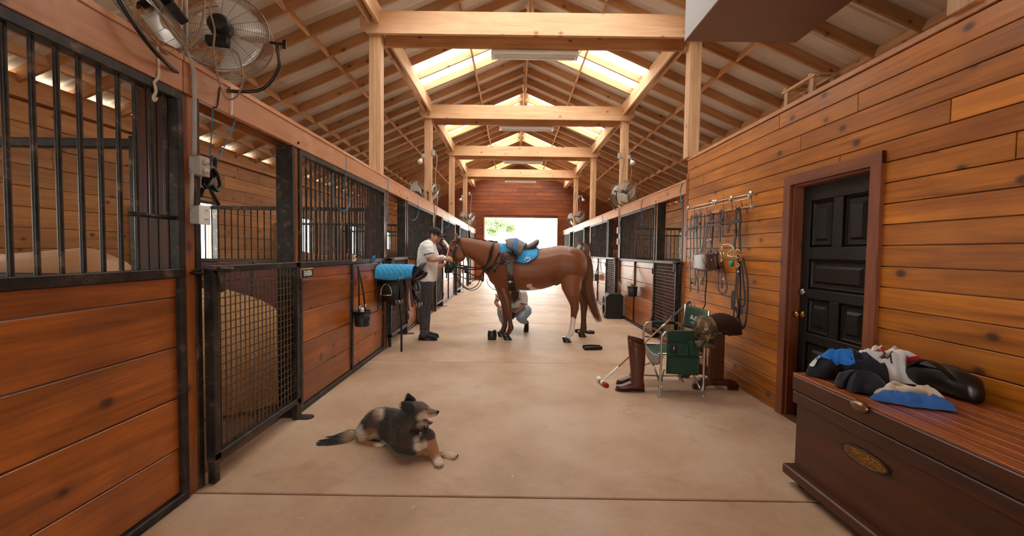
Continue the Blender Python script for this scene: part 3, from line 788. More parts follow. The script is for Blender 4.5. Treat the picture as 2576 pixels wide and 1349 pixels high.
fan_at(at(1047, 483, Y=9.42), (-.75, -.62, -.25), 'larger cage fan on the second left post, left of the post')
fan_at(at(1090, 489, Y=9.78), (.85, -.2, -.3), 'narrow cage fan on the second left post, right of the post')
fan_at(at(1167, 547, Y=16.6), (-.75, -.62, -.25), 'tiny cage fan on the farthest left post, left of the post')
fan_at(at(1184, 551, Y=17.05), (.75, -.45, -.3), 'tiny cage fan on the farthest left post, right of the post')
fan_at(at(1577, 484, Y=9.42), (.35, -.85, -.25), 'larger cage fan on the second right post, facing the aisle')
fan_at(at(1556, 492, Y=9.80), (-.85, -.3, -.3), 'cage fan on the second right post, behind the larger one')
fan_at(at(1459, 546, Y=16.6), (.55, -.75, -.25), 'tiny cage fan on the farthest right post, right of the post')
fan_at(at(1438, 552, Y=17.05), (-.8, -.4, -.3), 'tiny cage fan on the farthest right post, left of the post')

# ---- flood lamps on the posts
def lamp(p, d, post, label):
    t = thing('flood_lamp', label, 'lamp', p, 0, 'flood lamps on the posts')
    z = V(d).normalized(); x = z.orthogonal().normalized(); y = z.cross(x); M = frame(p, x, y, z)
    obj('bulb', MB().lathe([(.018, 0), (.03, .03), (.055, .075), (.062, .10), (.056, .115), (0, .122)], 16, M), M_['white'], t)
    obj('socket', MB().lathe([(0, -.08), (.022, -.08), (.026, -.03), (.024, .01), (0, .01)], 12, M), M_['galv'], t)
    q = V(post); obj('mounting_arm', MB().tube(spline([V(p) - z * .06, V(p) - z * .1 + V((0, 0, .03)), q], 4), .012, 6).box(q, (.05, .1, .1), None, .008), M_['galv'], t)
    cb = MB().tube(spline([q + V((0, -.03, -.05)), q + V((.05, -.05, -.3)), q + V((0.02, -.03, -.8)), q + V((.06, -.04, -1.2)), q + V((.02, -.03, -1.75))], 6), .007, 5)
    obj('cable', cb, M_['cord'], t)
for x, y, Y, s, lb in ((1061, 399, 9.5, -1, 'flood lamp on the second left post above a cage fan'), (1587, 402, 9.5, 1, 'flood lamp on the second right post above a cage fan'), (1161, 498, 16.7, -1, 'small flood lamp on the farthest left post'), (1465, 499, 16.7, 1, 'small flood lamp on the farthest right post')):
    p = at(x, y, Y=Y); px = -2.07 if s < 0 else 2.62
    lamp(p, (s * .35, -.35, -.85), (px + s * .0, Y + .02, p.z + .06), lb)
obx = MB()
for k, (x, y, Y) in enumerate(((1090, 385, 9.52), (1558, 392, 9.52), (1181, 487, 16.78), (1446, 490, 16.78))):
    p = at(x, y, Y=Y); o = obj('outlet_box', MB().box(p, (.07, .07, .13), None, .01).tube(spline([p, p + V((.09, -.02, -.1)), p + V((.05, 0, -.6)), p + V((.1, -.02, -1.1)), p + V((.03, 0, -1.6))], 5), .009, 5), M_['plastic'], None)
    tag(o, ['grey outlet box with a cable on the second left post', 'grey outlet box with a cable on the second right post', 'tiny outlet box with a cable on the farthest left post', 'tiny outlet box with a cable on the farthest right post'][k], 'outlet box', 'outlet boxes on the posts')

# ---- conduit and outlet boxes on the near post
xc = -1.825
cd = [at(466, -60, X=-1.87), at(467, 60, X=-1.86), at(468, 112, X=-1.855), at(473, 140, X=-1.85), at(484, 165, X=xc), at(488, 190, X=xc), at(489, 300, X=xc), at(489, 392, X=xc)]
t = thing('electrical_conduit', 'grey electrical conduit running down the near left post', 'conduit', (xc, 2.4, 1.6))
obj('pipe', MB().tube(spline(cd, 4), .0115, 8), M_['plastic'], t)
obj('pipe', MB().cyl(at(483, 436, X=xc), at(482, 518, X=xc), .0105), M_['plastic'], t)
for k, (ya, yb, nm, lb) in enumerate(((389, 437, 'switch_box', 'grey weatherproof switch box with two round knobs on the near post'), (515, 562, 'outlet_box', 'grey double outlet box low on the near left post'))):
    za, zb = at(489, ya, X=-1.80).z, at(489, yb, X=-1.80).z; yq = 2.375 + .05
    t = thing(nm, lb, 'outlet box', (xc, yq, zb))
    obj('body', MB().box((-1.838, yq - .01, (za + zb) / 2), (.075, .075, za - zb), None, .007), M_['plastic'], t, smooth=False)
    obj('cover', MB().box((-1.797, yq - .01, (za + zb) / 2), (.012, .082, za - zb + .006), None, .004), M_['white'] if k else M_['plastic'], t, smooth=False)
    for dz in (.026, -.026):
        if k == 0:
            obj('knob', MB().lathe([(.016, 0), (.015, .012), (.008, .014), (.008, .022), (0, .022)], 12, frame((-1.791, yq - .01, (za + zb) / 2 + dz), (0, 1, 0), (0, 0, 1), (1, 0, 0))), M_['rope'], t)
        else:
            obj('socket', MB().box((-1.790, yq - .01, (za + zb) / 2 + dz), (.006, .034, .03), None, .003), M_['white'], t, smooth=False)
            obj('slot', MB().box((-1.7865, yq - .018, (za + zb) / 2 + dz), (.002, .003, .01)).box((-1.7865, yq - .002, (za + zb) / 2 + dz), (.002, .003, .01)), M_['black'], t, smooth=False)
        obj('knockout', MB().lathe([(.013, 0), (.013, .002), (0, .002)], 12, frame((-1.84, yq - .0475, (za + zb) / 2 + dz), (1, 0, 0), (0, 0, 1), (0, -1, 0))), M_['galv'], t)

# ---- cords, ropes and twine
def cord(name, pts, r, mat, label, cat, group=None, k=6, X=None, n=6):
    P = [p if isinstance(p, V) else at(p[0], p[1], X=(p[2] if len(p) > 2 else X)) for p in pts]
    o = obj(name, MB().tube(spline(P, k), r, n), M_[mat]); return tag(o, label, cat, group)
cord('power_cord', [at(534, 0, Y=2.5), at(528, 25, Y=2.5), at(540, 75, Y=2.5), at(537, 130, Y=2.45), at(550, 200, Y=2.42), at(565, 240, Y=2.42), at(580, 250, Y=2.42), at(598, 240, Y=2.42), at(610, 205, Y=2.44), at(608, 170, Y=2.46), at(600, 140, Y=2.5), at(585, 125, Y=2.52)], .0055, 'cord', 'brown power cord looping below the large cage fan', 'cord')
cord('extension_cord', [at(514, 0, Y=2.30), at(511, 45, Y=2.28), at(500, 85, Y=2.26), at(483, 112, Y=2.24), at(468, 114, Y=2.22), at(448, 100, Y=2.22), at(425, 70, Y=2.22), at(405, 40, Y=2.22), at(390, -5, Y=2.22)], .007, 'cord', 'tan extension cord wrapped round the near left post', 'cord')
cord('tie_rope', [at(396, 108, X=-1.835), at(399, 140, X=-1.835), at(400, 175, X=-1.835), at(398, 195, X=-1.835), at(388, 207, X=-1.84), at(391, 220, X=-1.84), at(392, 232, X=-1.84), at(386, 245, X=-1.84), at(389, 254, X=-1.84), at(394, 246, X=-1.84)], .0065, 'rope', 'pale knotted rope hanging over the bars at the left edge', 'rope')
cord('cable_tie', [at(582, 216, X=-1.83), at(584, 240, X=-1.83), at(583, 290, X=-1.83)], .005, 'white', 'white cable tie hanging on the top rail below the fan', 'cable tie')
cord('hook_wire', [at(553, 220, X=-1.835), at(549, 255, X=-1.835), at(546, 268, X=-1.835), at(535, 272, X=-1.85)], .004, 'steel', 'black wire hook on the top rail under the fan cord', 'hook')
t = thing('rubber_chain', 'black looped rubber chain hanging on blue twine in the near stall doorway', 'chain', at(530, 515, X=-1.9))
for pts in ([(536, 272), (533, 330), (528, 398), (531, 412)], [(594, 228), (594, 290), (578, 340), (556, 385), (540, 412)]):
    obj('twine', MB().tube(spline([at(a, b, X=-1.86) for a, b in pts], 6), .0035, 5), M_['twine'], t)
def loop(cx, cy, rx, ry, tilt, X, r, dx=0):
    P = []
    for a in np.linspace(0, 2 * PI, 17)[:-1]:
        u, v = rx * math.cos(a), ry * math.sin(a)
        P.append(at(cx + u * math.cos(tilt) - v * math.sin(tilt), cy + u * math.sin(tilt) + v * math.cos(tilt), X=X + dx * math.sin(a * 2)))
    return MB().tube(spline(P, 2, True), r, 7, False, True)
obj('link', loop(533, 415, 8, 19, .15, -1.86, .013), M_['black'], t)
obj('link', loop(525, 446, 11, 27, .35, -1.85, .012, .02), M_['black'], t)
obj('link', loop(540, 452, 10, 28, -.25, -1.86, .012, -.02), M_['black'], t)
obj('tail', MB().tube(spline([at(532, 438, X=-1.86), at(526, 462, X=-1.87), at(531, 480, X=-1.85), at(545, 505, X=-1.86), at(550, 516, X=-1.86)], 5), .012, 7).tube(spline([at(523, 440, X=-1.86), at(512, 470, X=-1.88), at(503, 495, X=-1.9)], 5), .012, 7), M_['black'], t)
TW = [([(868, 385), (871, 410), (869, 475), (878, 505), (874, 525), (862, 530), (848, 520), (838, 480), (836, 440)], -1.84, 'long loop of blue twine on the barred grille above the name plate'),
      ([(977, 448), (976, 490), (975, 545), (979, 560), (981, 550), (976, 535)], -1.83, 'blue twine hanging on the post above the draped saddle'),
      ([(1051, 495), (1053, 530), (1048, 548), (1036, 555), (1030, 545)], -1.84, 'blue twine loop on the grille behind the man'),
      ([(1124, 540), (1129, 558), (1127, 572), (1121, 570), (1125, 582)], -1.84, 'knotted blue twine on the rail right of the black cap'),
      ([(1164, 568), (1166, 585), (1162, 600), (1166, 596)], -1.84, 'blue twine on the left rail above the chestnut horse ears'),
      ([(1616, 502), (1612, 530), (1615, 555), (1611, 566), (1618, 563)], 2.455, 'knotted blue twine on the barred grille right of the aisle'),
      ([(1717, 460), (1711, 480), (1712, 495), (1714, 520)], 2.455, 'blue twine at the corner post beside the bridle rack'),
      ([(1514, 540), (1516, 560), (1512, 575)], 2.455, 'short blue twine on the far right rail'),
      ([(1494, 565), (1497, 585), (1491, 595), (1494, 588)], 2.455, 'pale blue twine on the grille over the masked horse')]
for pts, X, lb in TW: cord('baling_twine', pts, .005, 'twine', lb, 'twine', 'blue baling twine on the stalls', X=X, n=5)
o = obj('twine_knot', MB().tube(spline([at(940 + 8 * math.cos(q * 2.3) * (1 - q / 12), 652 + 9 * math.sin(q * 1.7), X=-1.84 + .01 * math.sin(q * 3)) for q in range(12)], 4), .004, 5), M_['twine']); tag(o, 'blue twine knot on the bottom of the grille near the saddle', 'twine', 'blue baling twine on the stalls')
o = obj('rope_knot', MB().tube(spline([at(890 + 5 * math.cos(q * 2.1), 650 + 8 * math.sin(q * 1.5) , X=-1.84 + .012 * math.sin(q * 3)) for q in range(9)], 4), .008, 6), M_['rope']); tag(o, 'white rope knot on the grille above the left bucket', 'rope')
cord('orange_cord', [(1176, 560), (1180, 575), (1184, 600), (1186, 620)], .008, 'orange', 'orange cord hanging on the far left rail', 'cord', X=-1.83)
cord('tan_cord', [(1092, 510), (1094, 540), (1090, 570), (1097, 590)], .008, 'cord', 'tan cord hanging on the second left post below the fan', 'cord', X=-1.83)

cord('water_hose', [(1108, 700), (1111, 715), (1109, 740), (1104, 762), (1099, 764), (1098, 748), (1103, 722), (1107, 704)], .011, 'black', 'black hose loop hanging on the left wall behind the man', 'hose', X=-1.80)
for k, (py, lb) in enumerate(((580, 'upper grey outlet box on the second right stall post'), (608, 'lower grey outlet box on the second right stall post'))):
    p = at(1557, py, X=2.445); o = obj('outlet_box', MB().box(p, (.06, .09, .13), None, .01).box(p + V((-.034, 0, 0)), (.01, .1, .14), None, .004), M_['plastic'], None); tag(o, lb, 'outlet box', 'outlet boxes on the posts')
cord('conduit_pipe', [(1557, 500), (1557, 540), (1557, 575)], .014, 'plastic', 'thin grey conduit on the second right stall post', 'conduit', X=2.45)
# ---- name plate
t = thing('name_plate', 'black name plate lettered SHAKIRA in a wooden edge', 'sign', at(772, 696, X=XL + .01))
a, b = at(757, 681, X=XL + .015), at(786, 695, X=XL + .015)
c = (a + b) / 2; wy = abs(a.y - b.y); hz = .075
obj('backing', MB().box((XL + .014, c.y, c.z), (.012, wy + .02, hz + .02), None, .003), M_['beam'], t, smooth=False)
plt = obj('plate', MB().box((XL + .021, c.y, c.z), (.004, wy, hz)), M_['black'], t, smooth=False)
tm = text_mb('SHAKIRA', .07, Matrix.Translation((XL + .0245, c.y, c.z)) @ Matrix(((0, 0, 1, 0), (1, 0, 0, 0), (0, 1, 0, 0), (0, 0, 0, 1))) @ Matrix.Diagonal((.52, 1, 1, 1)))
obj('lettering', tm, M_['white'], plt, smooth=False)

# ---- hanging buckets and bag
def bucket(cx, cy0, cy1, X, r, hook, label, brush, s):
    top = at(cx, cy0, X=X); bot = at(cx, cy1, X=X); t = thing('hanging_bucket', label, 'bucket', bot, 0, 'buckets hung on the stall walls')
    h = top.z - bot.z; M = Matrix.Translation((top.x, top.y, bot.z))
    pl_ = obj('pail', MB().lathe([(0, 0), (r * .8, 0), (r * .82, .01), (r, h), (r * .95, h), (r * .76, .015), (0, .015)], 24, M, False), M_['black'], t)
    obj('rim', MB().tube([(top.x + r * math.cos(q), top.y + r * math.sin(q), top.z) for q in np.linspace(0, 2 * PI, 25)[:-1]], .006, 6, False, True), M_['black'], pl_)
    hk = at(*hook, X=XL + .015 if s < 0 else XR - .015)
    for q in (-1, 1):
        e = V((top.x, top.y + q * r * .97, top.z))
        so = obj('strap', MB().strap(spline([hk, (hk + e) / 2 + V((-s * .01, q * .01, 0)), e + V((0, 0, .03)), e + V((0, 0, -.04))], 5), .026, .005, (.25, 1, 0)), M_['leather'], t)
        bk = e + V((-s * .01, 0, .05)); obj('buckle', MB().tube([bk + V((0, .018, .02)), bk + V((0, -.018, .02)), bk + V((0, -.018, -.02)), bk + V((0, .018, -.02))], .004, 5, False, True), M_['chrome'], so)
    for q in (-.03, .03): obj('rivet', MB().ell((top.x - s * r * .93, top.y - .03, (top.z + bot.z) / 2 + q), (.006, .006, .006), None, 6, 4), M_['galv'], pl_)
    obj('contents', MB().box((top.x, top.y - r * .2, top.z + .012), (.05, .05, .06) if not brush else (.06, .09, .11), None, .012), M_['white'] if not brush else M_['nest'], t)
bucket(911, 783, 820, -1.755, .098, (900, 670), 'black rubber bucket hung by straps on the left stall wall', 0, -1)
bucket(1591, 722, 746, 2.37, .1, (1597, 668), 'black bucket with a brush, hung on the right stall wall', 1, 1)
bucket(1174, 672, 687, -1.75, .11, (1174, 655), 'tiny black bucket on the far left stall wall by the horse reins', 0, -1)
t = thing('shoulder_bag', 'small brown leather bag hung on the right stall wall', 'bag', at(1499, 710, X=2.4))
a, b = at(1488, 687, X=2.4), at(1512, 709, X=2.4)
cy_, cz_ = (a.y + b.y) / 2, (a.z + b.z) / 2
obj('body', MB().box((2.4, cy_, cz_), (.12, .32, .2), None, .035), M_['brownleather'], t)
obj('flap', MB().box((2.337, cy_, cz_ + .045), (.02, .32, .12), None, .008), M_['brownleather'], t)
obj('strap', MB().strap(spline([V((2.42, cy_ - .15, cz_ + .08)), V((2.45, cy_ - .05, cz_ + .3)), V((2.46, cy_, cz_ + .52)), V((2.45, cy_ + .05, cz_ + .3)), V((2.42, cy_ + .15, cz_ + .08))], 5), .025, .005, (1, 0, 0)), M_['brownleather'], t)

# ---- shavings pile and feed tub in the near stall
def pile():
    mb = MB(); sh = MB()
    cxp, cyp = -3.15, 4.4
    def hgt(x, y):
        d = math.hypot((x - cxp) / 1.12, (y - cyp) / 1.15)
        h = 1.0 * max(0, 1 - d ** 1.7) ** .9
        return h + .03 * math.sin(x * 9) * math.cos(y * 7) * (h > .05) + .012
    mb.grid(lambda u, v: (cxp + 1.12 * u * math.cos(2 * PI * v), cyp + 1.15 * u * math.sin(2 * PI * v), hgt(cxp + 1.12 * u * math.cos(2 * PI * v), cyp + 1.15 * u * math.sin(2 * PI * v)) - .014), 30, 60)
    t = thing('shavings_pile', 'heaped pile of pale wood shavings behind the near mesh gate', 'shavings pile', (cxp, cyp, 0))
    obj('heap', mb, M_['shav'], t)
    for _ in range(13000):
        a, r = U(0, 2 * PI), 1.15 * math.sqrt(rnd()); x, y = cxp + r * math.cos(a), cyp + r * math.sin(a)
        z = hgt(x, y); p = V((x, y, z)); d = V((U(-1, 1), U(-1, 1), U(-.4, .6))).normalized(); e = d.orthogonal().normalized()
        l, w = U(.006, .015), U(.003, .006)
        sh.add([p - d * l, p + e * w, p + d * l, p - e * w], [(0, 1, 2, 3)], True)
    o = obj('shavings', sh, M_['shav2'], t); o['kind'] = 'stuff'
M_['shav'] = plain('wood_shavings', srgb(206, 162, 110), .95, 0, 45, .4, .6)
M_['shav2'] = plain('pale_shavings', srgb(236, 206, 162), .9, 0, 20, .2)
pile()
t = thing('feed_tub', 'dark feed tub on the floor beside the shavings pile', 'tub', (-2.45, 5.6, 0))
obj('tub', MB().lathe([(0, 0), (.22, 0), (.29, .32), (.30, .34), (.27, .34), (.20, .03), (0, .03)], 24, Matrix.Translation((-2.45, 5.6, .0)), False), M_['black'], t)
obj('handle', MB().tube(spline([V((-2.45, 5.32, .33)), V((-2.43, 5.3, .42)), V((-2.4, 5.4, .5)), V((-2.4, 5.8, .5)), V((-2.43, 5.9, .42)), V((-2.45, 5.88, .33))], 5), .007, 6), M_['steel'], t)
# second heap in the near right stall, seen through its gate
def pile2():
    cxp, cyp = 3.25, 7.0; mb = MB(); sh = MB()
    h_ = lambda x, y: .66 * max(0, 1 - math.hypot((x - cxp) / .72, (y - cyp) / .8) ** 1.6)
    mb.grid(lambda u, v: (cxp + .72 * u * math.cos(2 * PI * v), cyp + .8 * u * math.sin(2 * PI * v), h_(cxp + .72 * u * math.cos(2 * PI * v), cyp + .8 * u * math.sin(2 * PI * v)) - .002), 20, 40)
    t = thing('shavings_pile', 'pile of wood shavings behind the mesh gate on the right', 'shavings pile', (cxp, cyp, 0)); obj('heap', mb, M_['shav'], t)
    for _ in range(3500):
        a, r = U(0, 2 * PI), .72 * math.sqrt(rnd()); x, y = cxp + r * math.cos(a), cyp + r * math.sin(a)
        p = V((x, y, h_(x, y) + .012)); d = V((U(-1, 1), U(-1, 1), U(-.4, .6))).normalized(); e = d.orthogonal().normalized(); l, w = U(.007, .017), U(.003, .007)
        sh.add([p - d * l, p + e * w, p + d * l, p - e * w], [(0, 1, 2, 3)], True)
    o = obj('shavings', sh, M_['shav2'], t); o['kind'] = 'stuff'
pile2()
# bits of straw and crumbs on the aisle floor
cr = MB()
for _ in range(170):
    p = V((U(-1.7, 2.3), 1.6 + 7 * rnd() ** 1.4, .003)); a = U(0, PI); d = V((math.cos(a), math.sin(a), 0)) * U(.004, .02)
    cr.add([p - d, p + V((-d.y, d.x, 0)) * .25, p + d, p - V((-d.y, d.x, 0)) * .25], [(0, 1, 2, 3)], True)
o = obj('straw_crumbs', cr, M_['rope']); tag(o, 'pale straw crumbs scattered on the concrete aisle', 'straw', None, 'stuff')

# ---- crate and scraps on top of the tack room
t = thing('wooden_crate', 'small rough wooden crate frame on top of the tack room wall', 'crate', (2.72, 4.1, 2.82))
c0 = at(2035, 240, X=2.72)
for dx in (-.09, .09):
    for dy in (-.17, .17): board('leg', (2.72 + dx, c0.y + dy, 2.765), (2.72 + dx, c0.y + dy, 3.02), .05, .03, M_['post'], t, (0, 1, 0))
for dx in (-.09, .09): board('slat', (2.72 + dx, c0.y - .22, 3.03), (2.72 + dx, c0.y + .22, 3.03), .05, .025, M_['post'], t, (1, 0, 0))
for dy in (-.17, .17): board('slat', (2.6, c0.y + dy, 3.05), (2.84, c0.y + dy, 3.05), .05, .02, M_['post'], t, (0, 1, 0))
board('slat', (2.72, c0.y - .02, 2.77), (2.72, c0.y - .02, 3.02), .07, .012, M_['galv'], t, (0, 1, 0))
o = board('timber_offcut', (2.66, 3.45, 2.84), (2.68, 3.95, 2.9), .05, .03, M_['post']); tag(o, 'loose timber offcut lying on the tack room wall top', 'offcut')
# ================================================================ bridle rack and bridles on the tack room wall
def wq(cx, cy, off=.03): return at(1700 + cx / 3.373, 450 + cy / 3.373, X=XR - off)
def wp(pts, off=.03): return [wq(*p, off=(off if len(p) < 3 else p[2])) if len(p) < 3 else wq(p[0], p[1], p[2]) for p in pts]
t = thing('bridle_rack', 'wire bridle rack with round end caps on the pine wall', 'rack', wq(380, 200))
for a, b, r in (((105, 243), (657, 126), .005), ((110, 268), (652, 160), .004), ((255, 298), (655, 232), .009)):
    obj('rod', MB().cyl(wq(*a, .06), wq(*b, .06), r, None, 8), M_['alu'] if r < .008 else M_['beam'], t)
for x, y, r in ((108, 250, .028), (322, 199, .028), (341, 197, .03), (474, 168, .03), (638, 131, .035), (655, 230, .03)):
    c = wq(x, y, .062); obj('end_cap', MB().lathe([(0, 0), (r, 0), (r, .012), (r * .4, .02), (0, .02)], 16, frame(c, (0, 1, 0), (0, 0, 1), (-1, 0, 0))), M_['alu'], t)
for x, y in ((160, 240), (210, 228), (265, 218), (405, 185), (475, 170), (555, 152), (640, 135), (175, 290), (292, 262), (510, 225), (597, 212), (432, 240)):
    obj('hook', MB().tube(spline([wq(x, y, .04), wq(x, y + 45, .06), wq(x + 2, y + 85, .09), wq(x + 10, y + 85, .11), wq(x + 11, y + 55, .11)], 4), .0032, 5), M_['steel'], t)
def bridle(label, straps, rings=(), mat='leather', extra=None, name='bridle', cat='bridle'):
    p0 = wq(*straps[0][0][0]); t = thing(name, label, cat, p0, 0, 'bridles on the wall rack')
    for s in straps:
        pts, w, off = s[0], s[1], s[2]; m = s[3] if len(s) > 3 else mat
        obj('strap', MB().strap(spline(wp(pts, off), 6), w * 1.8, .006, (.0, 1, .0) if len(s) < 5 else s[4]), M_[m], t)
    for (x, y, r, off, m) in rings:
        c = wq(x, y, off); obj('ring', MB().tube([c + V((.004 * math.sin(3 * q), r * math.cos(q), r * math.sin(q))) for q in np.linspace(0, 2 * PI, 21)[:-1]], .0045, 6, False, True), M_[m], t)
    if extra: extra(t)
Wd = .018
bridle('leftmost black bridle on the wall rack', [([(133, 318), (122, 420), (125, 560), (122, 650), (120, 760), (124, 960)], Wd, .06), ([(138, 318), (158, 340), (150, 480), (152, 640)], Wd, .06), ([(80, 490), (84, 460), (110, 420), (160, 395), (205, 380)], Wd, .09, 'leather', (0, .2, 1)), ([(122, 690), (112, 790), (125, 870), (150, 885), (165, 850), (160, 740)], .014, .05), ([(120, 430), (150, 440), (175, 432)], .014, .08, 'brownleather', (0, .2, 1))], [(108, 662, .03, .08, 'chrome'), (128, 690, .02, .08, 'chrome')])
bridle('second black bridle from the left on the rack', [([(185, 310), (176, 420), (180, 600), (183, 760), (188, 970)], Wd, .06), ([(196, 310), (212, 330), (207, 450), (205, 620)], Wd, .07), ([(185, 760), (170, 860), (160, 905)], .014, .05), ([(205, 770), (240, 790), (235, 840), (215, 890), (216, 915)], .013, .06)], [(215, 925, .022, .07, 'chrome'), (205, 610, .014, .08, 'chrome'), (207, 860, .012, .07, 'chrome')])
bridle('brown bridle with thin straps, third from the left', [([(245, 300), (243, 380), (235, 500), (215, 640)], .014, .07, 'brownleather'), ([(292, 285), (280, 400), (255, 540), (245, 620)], .014, .08, 'brownleather'), ([(300, 285), (292, 420), (296, 560)], .014, .08, 'brownleather'), ([(318, 290), (315, 420), (306, 560), (300, 640)], .016, .06, 'leather')], [(266, 525, .012, .09, 'chrome'), (292, 520, .012, .09, 'chrome')], 'brownleather')
def muzzle(t):
    def f(u, v):
        a = -1.2 + 2.4 * u; p = wq(155 + 200 * u, 640 + 125 * v + 20 * math.sin(PI * u) * v - 12 * math.sin(PI * u) * (1 - v), .06 + .10 * math.cos(a * 1.2) * (1 - .25 * v)); return p
    obj('cup', MB().grid(f, 14, 8, .006), M_['brownleather'], t)
    for x in (150, 225, 350): obj('strap', MB().strap(spline(wp([(x, 640), (x + 8, 700), (x + 30, 745)], .15 if x == 225 else .08), 4), .03, .008, (0, 1, 0)), M_['brownleather'], t)
    obj('rivet', MB().ell(wq(305, 690, .17), (.008, .008, .008), None, 8, 5), M_['chrome'], t)
bridle('dark brown leather muzzle hanging in the middle of the rack', [([(222, 640), (240, 560), (262, 420), (290, 300)], .014, .08, 'brownleather'), ([(275, 645), (272, 610), (300, 598), (345, 610), (352, 640)], .016, .08, 'leather')], [], 'brownleather', muzzle, 'leather_muzzle', 'muzzle')
bridle('brown bridle with a silver curb bit, right of the muzzle', [([(378, 268), (372, 400), (375, 540)], .02, .07, 'leather'), ([(385, 262), (400, 300), (395, 420), (392, 500)], .02, .075, 'brownleather'), ([(250, 385), (290, 362), (350, 352), (392, 345)], .016, .09, 'brownleather', (0, .2, 1)), ([(255, 395), (310, 392), (385, 388)], .014, .09, 'brownleather', (0, .2, 1)), ([(385, 700), (362, 800), (360, 930), (385, 972), (415, 968), (432, 920), (415, 800), (398, 700)], .015, .05, 'brownleather'), ([(388, 730), (386, 830), (390, 930)], .016, .06, 'brownleather'), ([(362, 620), (350, 680), (366, 770)], .014, .06, 'leather')], [(386, 590, .018, .1, 'chrome'), (386, 694, .016, .1, 'chrome'), (402, 855, .013, .09, 'chrome')], 'brownleather', lambda t: (obj('bit', MB().tube(spline(wp([(378, 590), (374, 620), (386, 650), (380, 690)], .1), 6), .005, 6), M_['chrome'], t), obj('curb_chain', MB().tube(wp([(405, 620), (410, 650), (408, 685)], .09), .006, 6), M_['chrome'], t)))
def ext5(t):
    obj('rope_loop', MB().tube(spline(wp([(398, 562), (440, 558), (475, 572), (490, 600), (450, 620), (442, 650), (470, 662), (510, 655)], .1), 6), .009, 6), M_['rope'], t)
    obj('bell', MB().lathe([(.012, 0), (.036, .0), (.036, .02), (.012, .02)], 18, frame(wq(482, 718, .09), (0, 1, 0), (0, 0, 1), (-1, 0, 0))), M_['greenrub'], t, label='round green rubber bit guard')
M_['greenrub'] = plain('green_rubber', srgb(30, 120, 86), .5)
bridle('rightmost black bridle, with big ring bit and long reins', [([(520, 245), (508, 350), (512, 450), (498, 540), (500, 600)], .022, .07), ([(535, 245), (548, 330), (540, 450), (545, 640)], .022, .07), ([(445, 448), (445, 420), (470, 378), (510, 362), (552, 360)], .022, .1, 'leather', (0, .2, 1)), ([(500, 430), (505, 500)], .022, .08), ([(525, 650), (530, 760), (525, 900), (520, 1000), (530, 1100), (520, 1175), (505, 1188), (492, 1150), (500, 1000), (512, 850), (520, 760)], .014, .06), ([(540, 700), (548, 900), (540, 1080), (535, 1180), (560, 1255), (578, 1262), (598, 1180), (610, 1000), (605, 850), (585, 740), (570, 670)], .013, .05), ([(555, 700), (575, 900), (585, 1010), (575, 1075), (550, 1080), (548, 1000)], .013, .055), ([(485, 950), (478, 1020), (480, 1095), (500, 1040)], .022, .06), ([(505, 1090), (520, 1130), (545, 1145), (562, 1100)], .02, .055)], [(525, 635, .045, .1, 'chrome'), (480, 640, .035, .1, 'rope'), (530, 735, .018, .1, 'chrome'), (530, 790, .012, .1, 'chrome')], 'leather', ext5)
cord('lead_rope', [wq(258, 770, .04), wq(262, 860, .04), wq(250, 990, .04), wq(250, 1060, .04), wq(228, 1110, .04), wq(218, 1135, .05)], .008, 'leather', 'dark lead rope hanging on the wall below the muzzle', 'rope')
cord('wooden_stick', [wq(318, 600, .05), wq(320, 820, .05)], .016, 'beam', 'short wooden handle hanging behind the muzzle', 'stick')

# ================================================================ saddle on its wall rack, left
YS = 5.62
def sp(px, py, Y=YS): return at(px, py, Y=Y)
t = thing('saddle_rack', 'black steel saddle rack on the left stall wall', 'rack', (XL + .02, 5.75, 1.05))
zr_ = sp(1000, 705).z
rk = MB().tube([(XL, 5.66, zr_ - .02), (XL + .52, 5.66, zr_ + .02), (XL + .52, 5.86, zr_ + .02), (XL, 5.86, zr_ - .02)], .012, 6).box((XL + .005, 5.76, zr_ - .03), (.012, .28, .12))
obj('arm', rk, M_['steel'], t)
t = thing('saddle', 'black polo saddle with stirrup and hanging girths on the wall rack', 'saddle', (-1.55, 5.76, .6))
ms = MB(); yc_ = 5.76
def sec(px, ytop, ybot, hw):
    a, b = at(px, ytop, Y=yc_), at(px, ybot, Y=yc_); zc, hh = (a.z + b.z) / 2, (a.z - b.z) / 2
    return [V((a.x, yc_ + hw * math.cos(q), zc + hh * math.sin(q) * (1 if math.sin(q) > 0 else .9))) for q in np.linspace(0, 2 * PI, 17)[:-1]]
ms.loft([sec(958, 690, 712, .06), sec(970, 684, 716, .13), sec(1000, 690, 716, .15), sec(1025, 692, 716, .16), sec(1040, 684, 714, .18), sec(1052, 671, 704, .19), sec(1062, 662, 694, .18), sec(1068, 659, 678, .14), sec(1071, 661, 668, .08)])
obj('seat', ms, M_['leather'], t)
pn = MB()
for s in (-1, 1): pn.tube(spline([at(965, 712, Y=yc_ + s * .11), at(1000, 712, Y=yc_ + s * .12), at(1040, 704, Y=yc_ + s * .12), at(1064, 692, Y=yc_ + s * .1), at(1071, 682, Y=yc_ + s * .07)], 5), [.035] * 10 + [.045] * 8 + [.04, .03, .02], 10)
obj('panel', pn, M_['leather'], t)
def flap(poly, Y, th, mat, nm, bulge=.02):
    # polygon in photo pixels, laid in a plane that leans out slightly
    P = [at(a, b, Y=Y) for a, b in poly]; c = sum(P, V()) / len(P); n = len(P); mb = MB()
    rings = []
    for k, (sc, dy) in enumerate(((1, 0), (.93, -th), (.5, -th - bulge))): rings.append([c + (p - c) * sc + V((0, dy, 0)) for p in P])
    mb.loft(rings[::-1], True); mb.loft([rings[0], [p + V((0, th, 0)) for p in rings[0]]], True)
    return obj(nm, mb, M_[mat], t)
